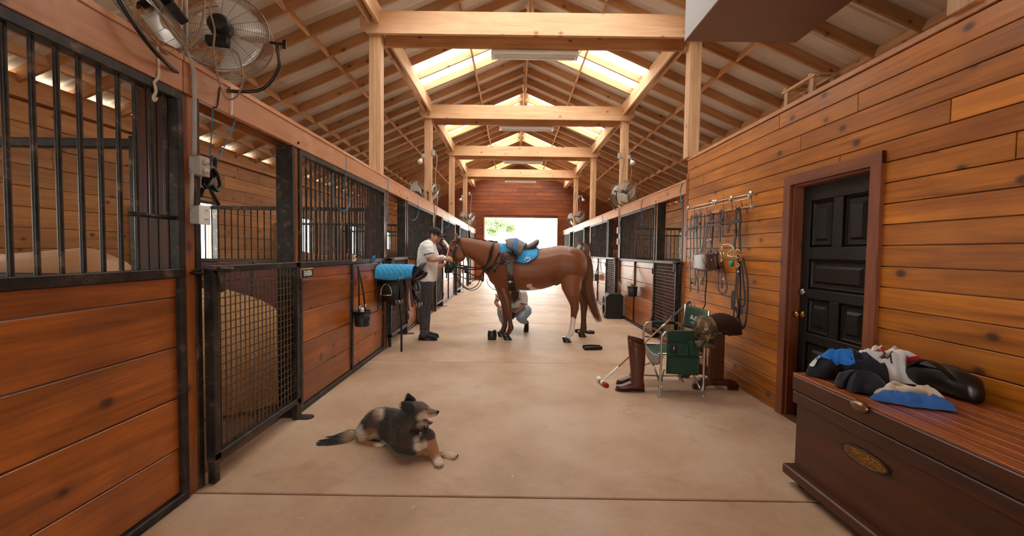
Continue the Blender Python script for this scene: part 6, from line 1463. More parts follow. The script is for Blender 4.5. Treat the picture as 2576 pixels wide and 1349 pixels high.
# the bottom of everything stays on the floor
db.v = [(x, y, max(z, .0)) for x, y, z in db.v]
dm = remesh(db, .0075, 5, .5)
def dogcol(k):
    o = np.tile(np.array(srgb(34, 24, 19)[:3]), (len(k), 1)); x, y, z = k[:, 0], k[:, 1], k[:, 2]
    blk = np.array(srgb(17, 13, 12)[:3]); tan = np.array(srgb(158, 104, 60)[:3]); cr = np.array(srgb(214, 190, 166)[:3]); br = np.array(srgb(78, 51, 34)[:3])
    nz = .5 + .5 * np.sin(x * 83 + 3 * np.sin(z * 61)) * np.sin(z * 47 + y * 71 + 2 * np.sin(x * 29))
    def B(m, c, a=1.0):
        nonlocal o
        m = (np.clip(m, 0, 1) * a)[:, None]; o = o * (1 - m) + c * m
    def S(p, r, c, a=1.0):
        p = np.array(p); r = np.array(r); d = np.sqrt((((k - p) / r) ** 2).sum(1)); B(np.clip((1.25 - d) / .5, 0, 1) * (.6 + .4 * nz), c, a)
    B((z - .17) * 9, blk, .85)
    S(d_(1330, 780, 2.72), (.16, .12, .10), br, .6); S(d_(1240, 560, 2.72), (.09, .1, .07), br, .35)
    S(d_(1010, 700, 2.80), (.03, .1, .17), br, .55)
    S(d_(850, 470, 2.94), (.045, .09, .05), cr * .8 + tan * .2, .9); S(d_(790, 640, 2.94), (.055, .09, .10), br, .9); S(d_(740, 760, 2.94), (.06, .09, .05), tan, .7)
    S(d_(590, 740, 2.99), (.07, .1, .06), cr, .8); S(d_(800, 790, 2.95), (.04, .05, .03), cr, .35)
    S(d_(740, 880, 2.92), (.12, .05, .035), tan, .9); S(d_(900, 915, 2.90), (.05, .045, .04), cr, 1.0)
    # forelegs
    fl = (z < .13) & (x > d_(1440, 1000, 2.8).x) ; B(fl.astype(float), tan, .92)
    S(d_(1890, 1070, 2.75), (.065, .08, .05), cr); S(d_(1708, 1180, 2.63), (.05, .07, .045), cr)
    S(d_(1450, 930, 2.68), (.045, .06, .032), cr, .98); S(d_(1390, 850, 2.67), (.022, .05, .03), cr, .6); S(d_(1490, 890, 2.67), (.022, .05, .03), cr, .8)
    S(d_(1500, 820, 2.68), (.035, .05, .04), blk, .8)
    # face
    hd_ = x > d_(1420, 400, YD).x
    S(d_(1600, 430, YD - .03), (.06, .07, .035), tan, .8); S(d_(1600, 480, YD), (.08, .07, .022), cr, .95); S(d_(1480, 500, YD - .06), (.04, .04, .04), cr, .8); S(d_(1520, 350, YD - .05), (.02, .03, .016), tan, .9)
    S(d_(1430, 330, YD), (.06, .09, .04), np.array(srgb(96, 60, 40)[:3]), .7); S(d_(1540, 395, YD - .06), (.022, .03, .013), blk, 1); S(d_(1640, 420, YD), (.045, .03, .012), br, .8)
    S(d_(1700, 432, YD), (.018, .03, .02), blk * .6, 1); S(d_(1480, 610, YD - .04), (.04, .05, .03), cr, .5)
    S(d_(1260, 420, YD - .1), (.06, .06, .06), blk, .9)
    return o
paint(dm, dogcol)
M = recentre(dm); dog = link('dog', dm, None, M, M_['fur']); tag(dog, 'black and tan shepherd-type dog lying on the aisle floor', 'dog')
tl = MB(); TPd = [d_(560, 770, 3.08), d_(500, 785, 3.06), d_(400, 820, 3.0), d_(290, 860, 2.97), d_(180, 890, 2.95), d_(110, 920, 2.94)]
tl.tube(spline(TPd[:5], 5), [.04 + .002 * i for i in range(8)] + [.058 - .001 * i for i in range(8)] + [.045 - .007 * i for i in range(5)], 12)
P = spline(TPd, 6)
for _ in range(900):
    i = int(U(0, len(P) - 2)); a = U(0, 2 * PI); dirn = (P[i + 1] - P[i]).normalized(); s1 = dirn.orthogonal().normalized(); s2 = dirn.cross(s1)
    r = .05 * (1 if i < len(P) * .7 else .7); q = P[i] + (s1 * math.cos(a) + s2 * math.sin(a)) * r * .8; e = q + dirn * .06 + (s1 * math.cos(a) + s2 * math.sin(a)) * .022
    if e.z < .004: e.z = .004
    if q.z < .004: q.z = .004
    tl.tube([q, (q + e) / 2 + (s1 * math.cos(a) + s2 * math.sin(a)) * .004, e], [.003, .0022, .0006], 3, False)
ta = tl.mesh('tail'); 
def tcol(k):
    u = (k[:, 0] - TPd[-1].x) / (TPd[0].x - TPd[-1].x); c0 = np.array(srgb(34, 27, 24)[:3]); c1 = np.array(srgb(150, 118, 88)[:3]); zz_ = k[:, 2]
    m = np.clip((u - .45) * 3.0 + (zz_ - .05) * 5, 0, 1)[:, None]; return c0 * (1 - m) + c1 * m
paint(ta, tcol); link('tail', ta, dog, Matrix(), M_['fur'])
# loose fur along the ruff, back and haunch breaks the outline
n = len(dm.vertices); co = np.empty(n * 3, np.float32); dm.vertices.foreach_get('co', co); no = np.empty(n * 3, np.float32); dm.vertices.foreach_get('normal', no)
co = co.reshape(-1, 3); no = no.reshape(-1, 3); o0 = np.array(wm(dog).translation); col_ = dogcol(co + o0)
fu = MB(); fc = []
nose_x = d_(1500, 400, YD).x - o0[0]
for i in np.random.RandomState(3).choice(n, 9000, False):
    p, q = V(co[i]) + V(o0), V(no[i])
    if co[i][0] > nose_x or p.z < .03: continue
    back = V((-.8, .25, -.25)); back = (back - q * back.dot(q) * .8).normalized(); l = U(.012, .03)
    s1 = q.cross(back).normalized() * .0016
    fu.add([p - s1 - q * .002, p + s1 - q * .002, p + q * l * .32 + back * l], [(0, 1, 2)]); fc += [col_[i]] * 3
fm = fu.mesh('fur'); a = fm.color_attributes.new('Col', 'FLOAT_COLOR', 'POINT'); k = np.ones((len(fc), 4), np.float32); k[:, :3] = np.array(fc); a.data.foreach_set('color', k.ravel())
o = link('fur', fm, dog, Matrix(), M_['fur']); o['kind'] = 'stuff'
obj('nose', MB().ell(d_(1694, 432, YD), (.011, .016, .011), None, 10, 8), M_['shoe'], dog)
obj('eye', MB().ell(d_(1536, 393, YD - .048), (.007, .006, .005), None, 10, 8), M_['eye'], dog); obj('eye', MB().ell(d_(1536, 393, YD + .052), (.009, .008, .007), None, 10, 8), M_['eye'], dog)
obj('tongue', MB().loft([ring(d_(a, b, YD), NY * w, V((0, 0, .005)), 10) for a, b, w in ((1500, 535, .022), (1550, 548, .024), (1595, 570, .022), (1620, 585, .012))]), plain('red_tongue', srgb(150, 50, 60), .35), dog)
tt = MB()
for a, b in ((1518, 520), (1545, 512), (1575, 560), (1602, 572)): tt.loft([ring(d_(a, b, YD - .02), V((.004, 0, 0)), NY * .003, 6), ring(d_(a, b + (14 if b < 540 else -14), YD - .02), V((.001, 0, 0)), NY * .001, 6)])
obj('teeth', tt, M_['white'], dog)
cl = [(1300, 700), (1360, 725), (1430, 722), (1490, 715), (1535, 705)]
cp = [d_(1250, 640, 2.95)] + [d_(a, b, y) for (a, b), y in zip(cl, (2.715, 2.70, 2.69, 2.69, 2.70))] + [d_(1560, 660, 2.78), d_(1500, 560, 2.92), d_(1300, 520, 2.97)]
t = thing('dog_collar', 'dark collar with a silver ring on the dog neck', 'collar', d_(1440, 740, 2.69))
obj('band', MB().strap(spline(cp, 5, True), .024, .007, (.3, 0, 1), True), M_['leather'], t)
c = d_(1447, 745, 2.68); obj('ring', MB().tube([c + V((.008 * math.cos(q), 0, .013 * math.sin(q))) for q in np.linspace(0, 2 * PI, 15)[:-1]], .0025, 5, False, True), M_['chrome'], t)
for q in (-1.2, 0, 1.2): b0 = hp0 + V((.032 - abs(q) * .004, q * .014, -.004)); obj('claw', MB().tube([b0, b0 + V((.01, 0, -.01))], [.0035, .001], 6), M_['eye'], dog)
for px, py, Y0, dv in ((1905, 1082, 2.745, V((1, -.15, 0))), (1712, 1195, 2.63, V((.25, -1, 0)))):
    c = d_(px, py, Y0); dv = dv.normalized(); sdv = V((-dv.y, dv.x, 0))
    cw = MB()
    for q in (-1.4, -.45, .45, 1.4): b0 = V((c.x, c.y, .016)) + sdv * q * .012 + dv * (.034 - abs(q) * .005); obj('claw', MB().tube([b0, b0 + dv * .010 - V((0, 0, .01))], [.0035, .001], 6), M_['eye'], dog)

# ================================================================ things standing by the tack room
from mathutils import noise as mnoise
e8 = lambda a, b, Y: at(1480 + a / 3.967, 700 + b / 3.967, Y=Y)
# ---- folding director chair facing the aisle
Yn, Yf = 4.13, 4.70; Xf, Xb = 1.50, 1.945
t = thing('folding_chair', 'green canvas folding director chair with aluminium frame', 'chair', (1.72, 4.4, 0))
RT = .0115
for Y in (Yn, Yf):
    z_arm = .66
    pth = [V((Xf, Y, .012)), V((Xf + .01, Y, .3)), V((Xf + .01, Y, z_arm - .08)), V((Xf + .03, Y, z_arm - .02)), V((Xf + .08, Y, z_arm)), V((Xb - .06, Y, z_arm)), V((Xb - .02, Y, z_arm - .03)), V((Xb - .005, Y, z_arm - .1)), V((Xb, Y, .012))]
    sf = obj('side_frame', MB().tube(spline(pth, 5), RT, 8).tube(spline([V((Xf + .005, Y, .14)), V((Xf + .015, Y, .075)), V((Xf + .06, Y, .05)), V((Xb - .06, Y, .05)), V((Xb - .015, Y, .075)), V((Xb - .003, Y, .14))], 5), RT * .9, 8), M_['alu'], t)
    for x in (Xf, Xb): obj('foot_cap', MB().lathe([(0, 0), (.015, 0), (.016, .03), (.012, .035), (0, .035)], 12, Matrix.Translation((x, Y, 0))), M_['plastic'], sf)
    obj('back_post', MB().tube([(Xb + .01, Y, .4), (Xb + .035, Y, .88)], .012, 8), M_['alu'], t)
    obj('arm_rest', MB().tube([(Xf + .10, Y, z_arm + .003), (Xb - .08, Y, z_arm + .003)], .02, 10), M_['green'], t)
for x in (Xf + .03, Xb - .03):
    obj('cross_brace', MB().tube([(x, Yn + .01, .09), (x, Yf - .01, .41)], .0105, 8).tube([(x, Yn + .01, .41), (x, Yf - .01, .17)], .0105, 8), M_['alu'], t)
for Y in (Yn + .05, Yf - .05): obj('seat_rail', MB().tube([(Xf + .0, Y, .425), (Xb, Y, .425)], .011, 8), M_['alu'], t)
obj('seat', MB().grid(lambda u, v: (Xf + .02 + .42 * u, Yn + .04 + (Yf - Yn - .08) * v, .43 - .045 * math.sin(PI * v) + .004 * math.sin(9 * u + 4 * v)), 12, 14, .006), M_['green'], t)
obj('seat_apron', MB().grid(lambda u, v: (Xf + .015, Yn + .05 + (Yf - Yn - .1) * u, .425 - .04 * math.sin(PI * u) - (.10 + .02 * math.sin(PI * u)) * v), 10, 5, .004), M_['plastic'], t)
brs = obj('backrest', MB().grid(lambda u, v: (Xb + .012 + .022 * (v) + .05 * math.sin(PI * u), Yn - .01 + (Yf - Yn + .02) * u, .62 + .25 * v), 14, 8, .006), M_['green'], t)
lg = MB()
for i in range(9):
    y = 4.42 + .028 * i; h = .02 + .03 * abs(math.sin(i * 2.1)); lg.box((Xb + .058 * 1 - .012, y, .745 + .012 * math.sin(i * 1.7)), (.004, .016, h)); 
for i in range(7): lg.box((Xb + .046, 4.44 + .03 * i, .695), (.004, .018, .014))
obj('logo_print', lg, M_['white'], brs, smooth=False)['kind'] = 'stuff'
# side organiser hanging from the near arm
def org(u, v): return (1.555 + .325 * u, Yn - .022 - .012 * math.sin(PI * v) * (.5 + .5 * math.sin(7 * u)), .675 - .43 * v - .015 * u * v)
sog = obj('side_organiser', MB().grid(org, 16, 16, -.006), M_['green'], t)
for x0, x1, z0, z1, d in ((1.57, 1.64, .55, .43, .02), (1.645, 1.76, .56, .44, .022), (1.765, 1.875, .58, .44, .02), (1.57, 1.875, .42, .27, .016)):
    def pk(u, v): return (x0 + (x1 - x0) * u, Yn - .035 - d * math.sin(PI * u) ** .5 * (.35 + .65 * math.sin(PI * min(1, v * .7 + .25))), z0 + (z1 - z0) * v + .006 * math.sin(6 * u))
    obj('pocket', MB().grid(pk, 10, 8, -.004), M_['green'], sog)
obj('phone_pouch', MB().box((1.605, Yn - .055, .51), (.06, .02, .095), None, .006), M_['black'], sog, smooth=False)
obj('pen', MB().cyl((1.612, Yn - .068, .53), (1.605, Yn - .068, .50), .003), M_['white'], sog)
for p0, p1 in (((Xb - .03, Yn + .01, .20), (Xb + .02, Yn + .02, .07)), ((1.84, 4.62, .17), (1.9, 4.5, .04))): obj('strap', MB().strap(spline([V(p0), (V(p0) + V(p1)) / 2 + V((.01, -.01, -.01)), V(p1)], 4), .022, .004, (0, 1, 0)), M_['black'], t)
obj('loose_strap', MB().strap(spline([V((1.55, Yn + .01, .28)), V((1.53, Yn, .22)), V((1.525, Yn, .16))], 4), .02, .004, (0, 1, 0)), M_['green'], t)
# ---- camouflage cap on the chair back
cc = e8(1165, 500, 4.06); f = V((-.45, -.80, -.38)).normalized(); u = V((-.28, -.3, .9)); u = (u - f * u.dot(f)).normalized(); s = f.cross(u)
t = thing('camouflage_cap', 'camouflage cap hung over the folding chair back', 'cap', cc - V((0, 0, .15)))
crn = obj('crown', MB().loft([ring(cc + f * .0 + u * z, f * a, s * b, 24) for z, a, b in ((-.07, .118, .108), (-.02, .122, .11), (.04, .116, .104), (.085, .095, .085), (.115, .06, .055), (.125, .012, .012))]), M_['camo'], t)
obj('brim', MB().grid(lambda a, b: cc + f * (.10 + .085 * b - .10 * (a - .5) ** 2) + s * ((a - .5) * 2 * .098 * (1 - .12 * b)) - u * (.068 + .035 * (abs(a - .5) * 2) ** 2 + .03 * b), 14, 8, .007), M_['camo'], t)
obj('hat_band', MB().tube([cc + u * .012 + f * .124 * math.cos(q) + s * .112 * math.sin(q) for q in np.linspace(-1.2, 1.2, 14)], .006, 6), M_['black'], crn)
b0 = cc + u * .055 + f * .112 - s * .02
obj('badge', MB().tube([b0 + u * .012 - s * .016, b0 - u * .012, b0 + u * .012 + s * .012], .0035, 5), M_['white'], t)
# ---- wooden saddle stand behind the chair, with a suede guard on it
t = thing('saddle_stand', 'dark wooden saddle stand against the pine wall behind the chair', 'saddle stand', (2.2, 4.5, 0))
ft = [(-.25, 0), (-.14, 0), (-.12, .03), (-.08, .045), (.08, .045), (.12, .03), (.14, 0), (.23, 0), (.23, .05), (.2, .09), (.15, .115), (-.17, .115), (-.22, .09), (-.25, .05)]
for y in (4.40, 4.80): obj('foot', MB().prism(ft, .05, Matrix.Translation((2.21, y + .025, 0)) @ XA), M_['dark'], t, smooth=False)
for y in (4.40, 4.80): board('upright', (2.2, y, .1), (2.2, y, .60), .15, .05, M_['dark'], t, (1, 0, 0))
board('side_board', (2.1, 4.43, .3), (2.1, 4.78, .3), .12, .03, M_['trim'], t)
board('stretcher', (2.2, 4.42, .14), (2.2, 4.78, .14), .1, .04, M_['dark'], t)
for q in (-1, 1): board('top_slat', (2.2 + q * .09, 4.36, .66), (2.2 + q * .09, 4.86, .66), .17, .025, M_['dark'], t, (q * .5, 0, -1))
board('ridge_slat', (2.2, 4.34, .745), (2.2, 4.88, .745), .09, .04, M_['dark'], t, (1, 0, 0))
t = thing('suede_guard', 'dark brown suede knee guard with saw-tooth edge on the saddle stand', 'knee guard', (2.25, 4.3, .55))
def su(u, v):
    a = PI * (.98 - .98 * u); r = .035 + .225 * v * (1 + .02 * (1 if int(u * 40) % 2 else -1) * (v > .95)); return (2.20 + r * math.cos(a) * .95, 4.33 - .05 * math.sin(PI * v) + .03 * u, .60 + r * math.sin(a) * .9)
obj('leather', MB().grid(su, 40, 8, .012), M_['suede'], t)
obj('strap', MB().strap(spline([V((2.05, 4.3, .62)), V((2.2, 4.27, .655)), V((2.36, 4.32, .62))], 5), .03, .006, (0, 0, 1)), M_['suede'], t)
# ---- riding boots
def boot(toe, heel, top, Y, label):
    t = thing('riding_boot', label, 'boot', at(heel[0], heel[1], Y=Y), 0, 'pair of tall brown riding boots')
    T, H = at(*toe, Y=Y), at(*heel, Y=Y); k = H.x - T.x; bx = H.x; zt = at(*top, Y=Y).z
    def rg(x0, x1, z, w, tilt_=0): return ring(V(((x0 + x1) / 2, Y, z)), V(((x1 - x0) / 2, 0, tilt_)), NY * w, 18, .92)
    sh_ = MB().loft([rg(bx - .155, bx - .003, .06, .045), rg(bx - .15, bx - .005, .10, .045), rg(bx - .14, bx - .008, .15, .046), rg(bx - .145, bx - .004, .2, .05), rg(bx - .158, bx + .002, .3, .056), rg(bx - .172, bx + .004, .42, .06), rg(bx - .178, bx + .004, zt - .05, .06, .0), rg(bx - .18, bx + .0, zt, .06, -.022)], False)
    obj('shaft', sh_, M_['boot'], t)
    obj('lining', MB().loft([rg(bx - .172, bx - .008, zt - .004, .053, -.022), rg(bx - .165, bx - .01, zt - .16, .05)], False), M_['brownleather'], t)
    obj('vamp', MB().loft([ring(V((x, Y, z)), NY * w, V((0, 0, h)), 16) for x, z, w, h in ((bx - .004, .055, .03, .04), (bx - .05, .062, .042, .05), (bx - .12, .062, .045, .052), (bx - .17, .052, .047, .044), (bx - .22, .042, .047, .032), (bx - .265, .038, .04, .025), (T.x + .004, .034, .02, .015))]), M_['boot'], t)
    obj('sole', MB().loft([ring(V((x, Y, .016)), NY * w, V((0, 0, .006)), 14) for x, w in ((bx + .002, .03), (bx - .05, .04), (bx - .13, .04), (bx - .2, .05), (bx - .26, .043), (T.x - .004, .02))]), M_['black'], t)
    obj('heel', MB().box((bx - .04, Y, .012), (.075, .07, .024), None, .006), M_['black'], t, smooth=False)
    obj('top_flap', MB().grid(lambda a, b: (bx - .18 + .09 * a, Y - .062 + .02 * b - .03 * a * 0, zt - .01 + .045 * b - .03 * a), 4, 4, .004), M_['boot'], t)
boot((1549, 976), (1620, 983), (1600, 862), 4.30, 'nearer tall brown riding boot beside the green chair')
boot((1551, 957), (1617, 962), (1598, 850), 4.50, 'farther tall brown riding boot, half hidden by its mate')
# ---- polo mallet leaning on the chair
t = thing('polo_mallet', 'polo mallet with red and white head leaning on the green chair', 'mallet', (1.0, 4.46, 0))
m0 = at(1517, 958, Y=4.50); m1 = at(1736, 758, Y=4.745); dv = (m1 - m0); Lm = dv.length; dv.normalize()
PT = lambda q: m0 + dv * Lm * q
M_['cane'] = plain('bamboo_cane', srgb(190, 136, 88), .45, 0, 12, .2); M_['redpaint'] = plain('red_paint', srgb(170, 40, 30), .4)
obj('cane', MB().tube([PT(q) for q in (.16, .3, .5, .8)], [.0105, .010, .010, .011], 8), M_['cane'], t)
obj('white_wrap', MB().tube([PT(0.0), PT(.17)], .0115, 8), M_['white'], t); obj('grip', MB().tube([PT(.78), PT(.9), PT(1.0)], [.014, .016, .0175], 8), plain('grey_grip', srgb(84, 78, 78), .8), t); obj('blue_tape', MB().tube([PT(.765), PT(.785)], .0148, 8), plain('blue_tape', srgb(50, 90, 170), .6), t); obj('white_tape', MB().tube([PT(.66), PT(.70)], .0125, 8), M_['white'], t)
hx = V((.25, -.95, -.1)).normalized()
hc = V((m0.x - .01, m0.y, .03)); obj('head', MB().cyl(hc - hx * .10, hc + hx * .05, .027, None, 14), M_['white'], t); obj('head_tip', MB().cyl(hc + hx * .05, hc + hx * .11, .0275, None, 14), M_['redpaint'], t); obj('head_ring', MB().cyl(hc - hx * .03, hc + hx * .0, .0276, None, 14), M_['brass'], t)
obj('wrist_loop', MB().strap(spline([PT(.99), PT(1.0) + V((.03, 0, .012)), PT(1.0) + V((.055, 0, -.06)), PT(1.0) + V((.05, -.01, -.14)), PT(1.0) + V((.035, 0, -.06)), PT(.985) + V((.01, 0, 0))], 5), .02, .003, (0, 1, 0)), M_['rope'], t)
# ---- leg boots on the floor
def legboot(c, L_, r, rot, label, upright=False):
    t = thing('leg_wrap', label, 'leg boot', c, 0, 'black horse leg boots on the floor')
    R = Matrix.Rotation(rot, 3, 'Z'); 
    def f(u, v):
        a = -2.5 + 5.0 * v; rr = r * (1 + .18 * math.sin(PI * u) - .1 * u)
        q = V((L_ * (u - .5), rr * math.sin(a), rr * .8 * (1 - math.cos(a)) * .62))
        if upright: q = V((rr * math.sin(a), -rr * math.cos(a) * .8, L_ * u))
        return V(c) + R @ q
    obj('shell', MB().grid(f, 12, 18, .008), M_['leather'], t)
    for k in (.25, .55, .82):
        P = [V(f(k, v)) for v in np.linspace(.12, .95, 12)]; ctr = sum(P, V()) / len(P)
        obj('strap', MB().strap([p + (p - ctr).normalized() * .005 for p in P], .022, .004, R @ V((1, 0, 0)) if not upright else V((0, 0, 1))), M_['black'], t)
def fl(px, py): return at(px, py, Z=0)
legboot(fl(1238, 855) + V((0, 0, .004)), .15, .062, .4, 'black leg boot standing by the front hooves', True)
legboot(fl(1462, 838) + V((0, .03, .004)), .19, .05, .25, 'black leg boot lying behind the far hind hoof')
legboot(fl(1485, 839) + V((.0, 0, .004)), .14, .04, -.1, 'smaller black leg boot right of the far hind hoof')
legboot(fl(1491, 880) + V((0, .02, .004)), .27, .052, .12, 'black leg boot lying alone nearest to the camera')
# ---- loudspeaker on wheels
t = thing('loudspeaker', 'black portable loudspeaker with a telescopic handle by the right stalls', 'speaker', (2.26, 9.2, 0))
cs = MB(); pr = [(-.19, .02), (.15, .02), (.19, .06), (.19, .50), (.14, .55), (-.12, .55), (-.19, .48)]
obj('cabinet', MB().prism(pr, .34, Matrix.Translation((2.25, 9.37, 0)) @ XA), M_['black'], t, smooth=False)
for z, r in ((.2, .13), (.43, .055)):
    obj('woofer', MB().lathe([(r, 0), (r, .012), (r * .85, .016), (r * .8, .004), (r * .3, -.02), (0, -.015)], 20, frame((2.06, 9.2, z), (0, 1, 0), (0, 0, 1), (-1, 0, 0))), M_['steel'], t)
obj('grille_rim', MB().tube([V((2.052, 9.2 + .15 * math.cos(q), .27 + .235 * math.sin(q))) for q in np.linspace(0, 2 * PI, 25)[:-1]], .012, 6, False, True), M_['galv'], t)
for q in (-1, 1): obj('handle_bar', MB().cyl((2.40, 9.2 + q * .06, .5), (2.40, 9.2 + q * .06, .80), .008), M_['alu'], t)
obj('handle_grip', MB().box((2.40, 9.2, .81), (.03, .17, .025), None, .008), M_['black'], t); obj('side_label', MB().box((2.2, 9.029, .3), (.12, .004, .2), None, .002), M_['steel'], t)
for y in (9.07, 9.33): obj('wheel', MB().lathe([(0, -.015), (.04, -.015), (.045, 0), (.04, .015), (0, .015)], 16, frame((2.41, y, .045), (1, 0, 0), (0, 0, 1), (0, -1, 0))), M_['black'], t)
# ---- wheeled trunk in the right foreground
XT, XW, TY0, TY1_ = 1.785, 2.45, 1.34, 2.585
t = thing('tack_trunk', 'dark brown wooden trunk on casters in the right foreground', 'trunk', ((XT + XW) / 2, (TY0 + TY1_) / 2, 0))
def tb_(nm, x0, x1, y0, y1, z0, z1, mat, ch=.006, par=None): return board(nm, ((x0 + x1) / 2, y0, (z0 + z1) / 2), ((x0 + x1) / 2, y1, (z0 + z1) / 2), z1 - z0, x1 - x0, M_[mat], par or t, (0, 0, 1), ch)
tb_('body', XT + .012, XW - .01, TY0 + .02, TY1_ - .018, .10, .54, 'trunk')
tb_('lower_band', XT - .004, XW, TY0, TY1_, .525, .60, 'trunk')
lid_ = tb_('lid', XT - .008, XW, TY0 - .004, TY1_ + .004, .603, .70, 'trunk', .008)
for i in range(9):
    w = (XW - XT + .004) / 9; tb_('lid_slat', XT - .006 + w * i + .0006, XT - .006 + w * (i + 1) - .0006, TY0 + .0, TY1_, .70, .712, 'trunktop', .001, lid_)
tb_('base_moulding', XT - .032, XW + .0, TY0 - .03, TY1_ + .03, .055, .118, 'trunk', .008)
for x, y in ((XT + .04, TY1_ - .08), (XT + .04, TY0 + .08), (XW - .06, TY1_ - .08), (XW - .06, TY0 + .08)):
    obj('caster', MB().lathe([(0, -.013), (.026, -.013), (.028, 0), (.026, .013), (0, .013)], 16, frame((x, y + .015, .028), (1, 0, 0), (0, 0, 1), (0, -1, 0))).box((x, y, .05), (.035, .045, .014)), M_['black'], t)
hp_ = at(2167, 1026, X=XT - .01)
obj('cup_handle', MB().loft([ring(V((XT - .012 - o, hp_.y, hp_.z + .005 + dz)), NY * w, V((0, 0, h)), 16) for o, dz, w, h in ((0, 0, .055, .032), (.016, .002, .05, .026), (.027, .004, .035, .016), (.031, .005, .012, .006))]), plain('worn_brass_cup', srgb(140, 110, 84), .35, .9, 30, .3), t, label='worn brass cup handle')
a, b = at(2116, 1118, X=XT), at(2232, 1192, X=XT); c = (a + b) / 2; ry = abs(a.y - b.y) / 2; rz_ = .036
def plate_mat():
    q = NT('engraved_brass_plate'); v = q.obj(jitter=False); n = q.vor(v, 95).outputs['Distance']; n2 = q.noise(v, 60, 3)
    q.bump(n, .8, .004); return q.fin(q.ramp(q.math('ADD', n, q.math('MULTIPLY', n2, .3)), [(.35, srgb(36, 24, 14)), (.62, srgb(170, 124, 56))]), .4, .8)
obj('oval_plate', MB().loft([ring(V((XT + .012 - o, c.y, c.z)), NY * ry * k, V((0, 0, rz_ * k)), 28) for o, k in ((0, 1.0), (.008, .99), (.010, .93))]), plate_mat(), t, label='oval brass plate with engraved pattern')
obj('plate_rim', MB().tube([V((XT + .004, c.y + ry * math.cos(q), c.z + rz_ * math.sin(q))) for q in np.linspace(0, 2 * PI, 37)[:-1]], .005, 6, False, True), M_['steel'], t)
# ---- clothes heaped on the trunk
def garment(name, label, c, rx, ry, rot, h, seed, mat, parts=(), nf=9):
    sv = V((seed * 3.1, seed * 1.7, seed * 2.3)); R = Matrix.Rotation(rot, 3, 'Z')
    def f(u, v):
        a = 2 * PI * u; r = v; out = 1 + .22 * math.sin(2 * a + seed) + .13 * math.sin(5 * a + seed * 2) + .05 * math.sin(11 * a + seed)
        x, y = r * out * rx * math.cos(a), r * out * ry * math.sin(a); p = V((x, y, 0)) * 9 + sv
        fold = 1 - math.sqrt(mnoise.noise(p) ** 2 + .004) * 1.9; fold2 = 1 - math.sqrt(mnoise.noise(p * 2.3 + V((5, 1, 2))) ** 2 + .006) * 1.8
        z = h * max(0, 1 - r ** 2.6) ** .6 * (.34 + .52 * fold + .30 * fold2) + .006 + .010 * (1 - 2 * abs(mnoise.noise(p * 3.1 + V((2, 7, 1))))) * min(1, (1.02 - r) * 5) + .012 * max(0, fold2) * min(1, (1.02 - r) * 6)
        q = R @ V((x + .02 * mnoise.noise(p * 1.3), y + .02 * mnoise.noise(p * 1.1 + V((9, 9, 9))), 0)); return V(c) + q + V((0, 0, max(.003, z)))
    t = thing(name, label, 'shirt', V(c), 0, 'clothes heaped on the trunk')
    obj('cloth', MB().grid(f, 72, 26, 0), M_[mat], t)
    for u0, u1, v0, v1, m in parts:
        def g(u, v):
            p0 = f(u0 + (u1 - u0) * u, v0 + (v1 - v0) * v); return p0 + V((-.002, -.002, .004))
        obj('panel', MB().grid(g, 16, 12, 0), M_[m], t)
    return f, t
M_['navy'] = plain('navy_jersey', srgb(20, 18, 34), .8, 0, 60, .15, .1, None, .1); M_['royal'] = plain('bright_blue_jersey', srgb(30, 116, 206), .75, 0, 60, .12, .1)
M_['wjersey'] = plain('white_jersey', srgb(222, 216, 214), .85, 0, 30, .05, .1); M_['redc'] = plain('red_cloth', srgb(180, 26, 40), .8); M_['creamc'] = plain('cream_cloth', srgb(222, 202, 178), .9, 0, 30, .08, .15); M_['blue2'] = plain('mid_blue_cloth', srgb(52, 104, 176), .85, 0, 40, .1, .1)
ZT_ = .713
def tp_(px, py): return at(px, py, Z=ZT_)
garment('navy_jersey', 'navy jersey with bright blue panels crumpled on the trunk lid', tp_(2128, 950), .17, .13, -.35, .15, 1.3, 'navy', ((.44, .80, .12, .74, 'royal'), (.1, .25, .35, .7, 'royal'), (.52, .57, .76, .92, 'wjersey')))
garment('navy_shirt', 'plain navy shirt bunched at the front of the pile', tp_(2172, 982), .13, .085, .1, .09, 4.6, 'navy')
fw, tw = garment('white_jersey', 'white jersey with a red mark and black lettering on the trunk', tp_(2238, 952), .17, .15, -.25, .17, 2.7, 'wjersey', ((.47, .56, .22, .46, 'redc'), (.82, .95, .5, .98, 'redc')))
ink = MB()
for i in range(3):
    pts = [V(fw(.58 + .13 * q + .012 * math.sin(9 * q + i), .35 + .17 * i + .05 * math.sin(17 * q + i * 2))) + V((-.002, -.003, .006)) for q in np.linspace(0, 1, 26)]; ink.tube(pts, .0035, 4)
obj('lettering', ink, M_['black'], tw)
mk = [V(fw(.47 + .09 * a, .22 + .24 * b)) + V((-.002, -.003, .009)) for a, b in ((.2, .75), (.8, .75), (.5, .75), (.5, .3))]
obj('mark', MB().tube(mk, .004, 4), M_['wjersey'], tw)
garment('cream_cloth', 'cream knitted cloth at the right end of the pile', tp_(2272, 1000), .15, .07, -.35, .06, 6.1, 'creamc')
garment('blue_cloth', 'mid blue cloth lying at the front right of the lid', tp_(2298, 1020), .13, .06, -.4, .05, 8.4, 'blue2')
t = thing('leather_bag', 'dark leather bag behind the clothes on the trunk', 'bag', (2.33, 2.2, ZT_))
obj('body', MB().loft([ring(V((2.36, y, ZT_ + h)), V((w, 0, 0)), V((0, 0, h)), 16, .85) for y, w, h in ((2.06, .03, .04), (2.09, .06, .065), (2.2, .07, .08), (2.34, .07, .075), (2.46, .06, .05), (2.48, .03, .03))]), M_['leather'], t)
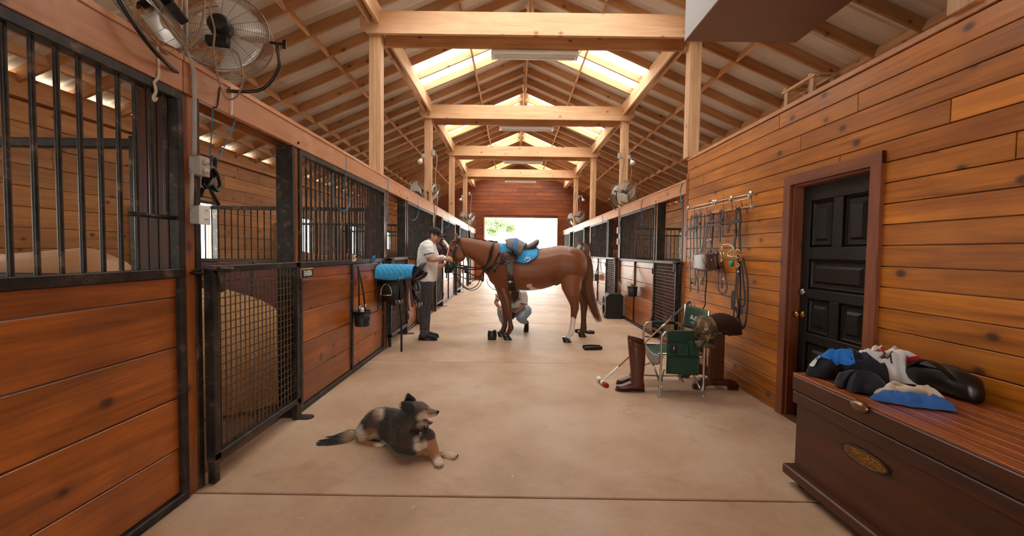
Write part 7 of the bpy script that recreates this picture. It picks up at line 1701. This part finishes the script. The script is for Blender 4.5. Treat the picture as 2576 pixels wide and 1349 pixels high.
obj('strap', MB().strap(spline([V((2.30, 2.12, ZT_ + .1)), V((2.28, 2.24, ZT_ + .175)), V((2.31, 2.38, ZT_ + .1))], 5), .03, .006, (1, 0, 0)), M_['leather'], t)

# ================================================================ trees beyond the far doorway
M_['leaf'] = plain('sunlit_leaf', srgb(116, 140, 84), .7, 0, 3, .35); M_['leaf2'] = plain('haze_toned_leaf', srgb(208, 218, 214), .8, 0, 2, .2); M_['bark'] = plain('pale_bark', srgb(150, 130, 112), .9, 0, 6, .3)  # the paler leaf has the far tree's haze put into its colour
def tree(label, base, h, clusters, mat, n, ls):
    t = thing('tree', label, 'tree', base); tr = MB(); lf = MB(); B = V(base)
    tr.tube(spline([B, B + V((.1, 0, h * .4)), B + V((-.1, .1, h * .8))], 5), [.22 - .014 * i for i in range(11)], 8)
    for c, r in clusters:
        c = V(c); tr.tube(spline([B + V((0, 0, h * .45)), (B + V((0, 0, h * .6)) + c) / 2 + V((0, 0, .2)), c], 4), [.09 - .009 * i for i in range(9)], 5)
        for _ in range(n):
            d = V((random.gauss(0, 1), random.gauss(0, 1), random.gauss(0, .7))).normalized() * r * rnd() ** .45; p = c + d
            a = V((U(-1, 1), U(-1, 1), U(-1, 1))).normalized(); b = a.orthogonal().normalized(); l = ls * U(.6, 1.2)
            lf.add([p - a * l, p + b * l * .45, p + a * l, p - b * l * .45], [(0, 1, 2, 3)], True)
    obj('trunk', tr, M_['bark'], t); o = obj('foliage', lf, M_[mat], t); o['kind'] = 'stuff'
tree('green leafy tree whose branch hangs into the far doorway at left', (-5.2, 28.5, -.1), 5.5, [(at(1225, 560, Y=28), .75), (at(1240, 582, Y=28), .4), (at(1266, 566, Y=28.3), .6), (at(1285, 575, Y=28.3), .35), (at(1230, 530, Y=28), .9), (at(1255, 540, Y=28.5), .7), ((-4.6, 28.6, 4.5), 1.3), ((-5.6, 28.2, 5.4), 1.4)], 'leaf', 420, .09)
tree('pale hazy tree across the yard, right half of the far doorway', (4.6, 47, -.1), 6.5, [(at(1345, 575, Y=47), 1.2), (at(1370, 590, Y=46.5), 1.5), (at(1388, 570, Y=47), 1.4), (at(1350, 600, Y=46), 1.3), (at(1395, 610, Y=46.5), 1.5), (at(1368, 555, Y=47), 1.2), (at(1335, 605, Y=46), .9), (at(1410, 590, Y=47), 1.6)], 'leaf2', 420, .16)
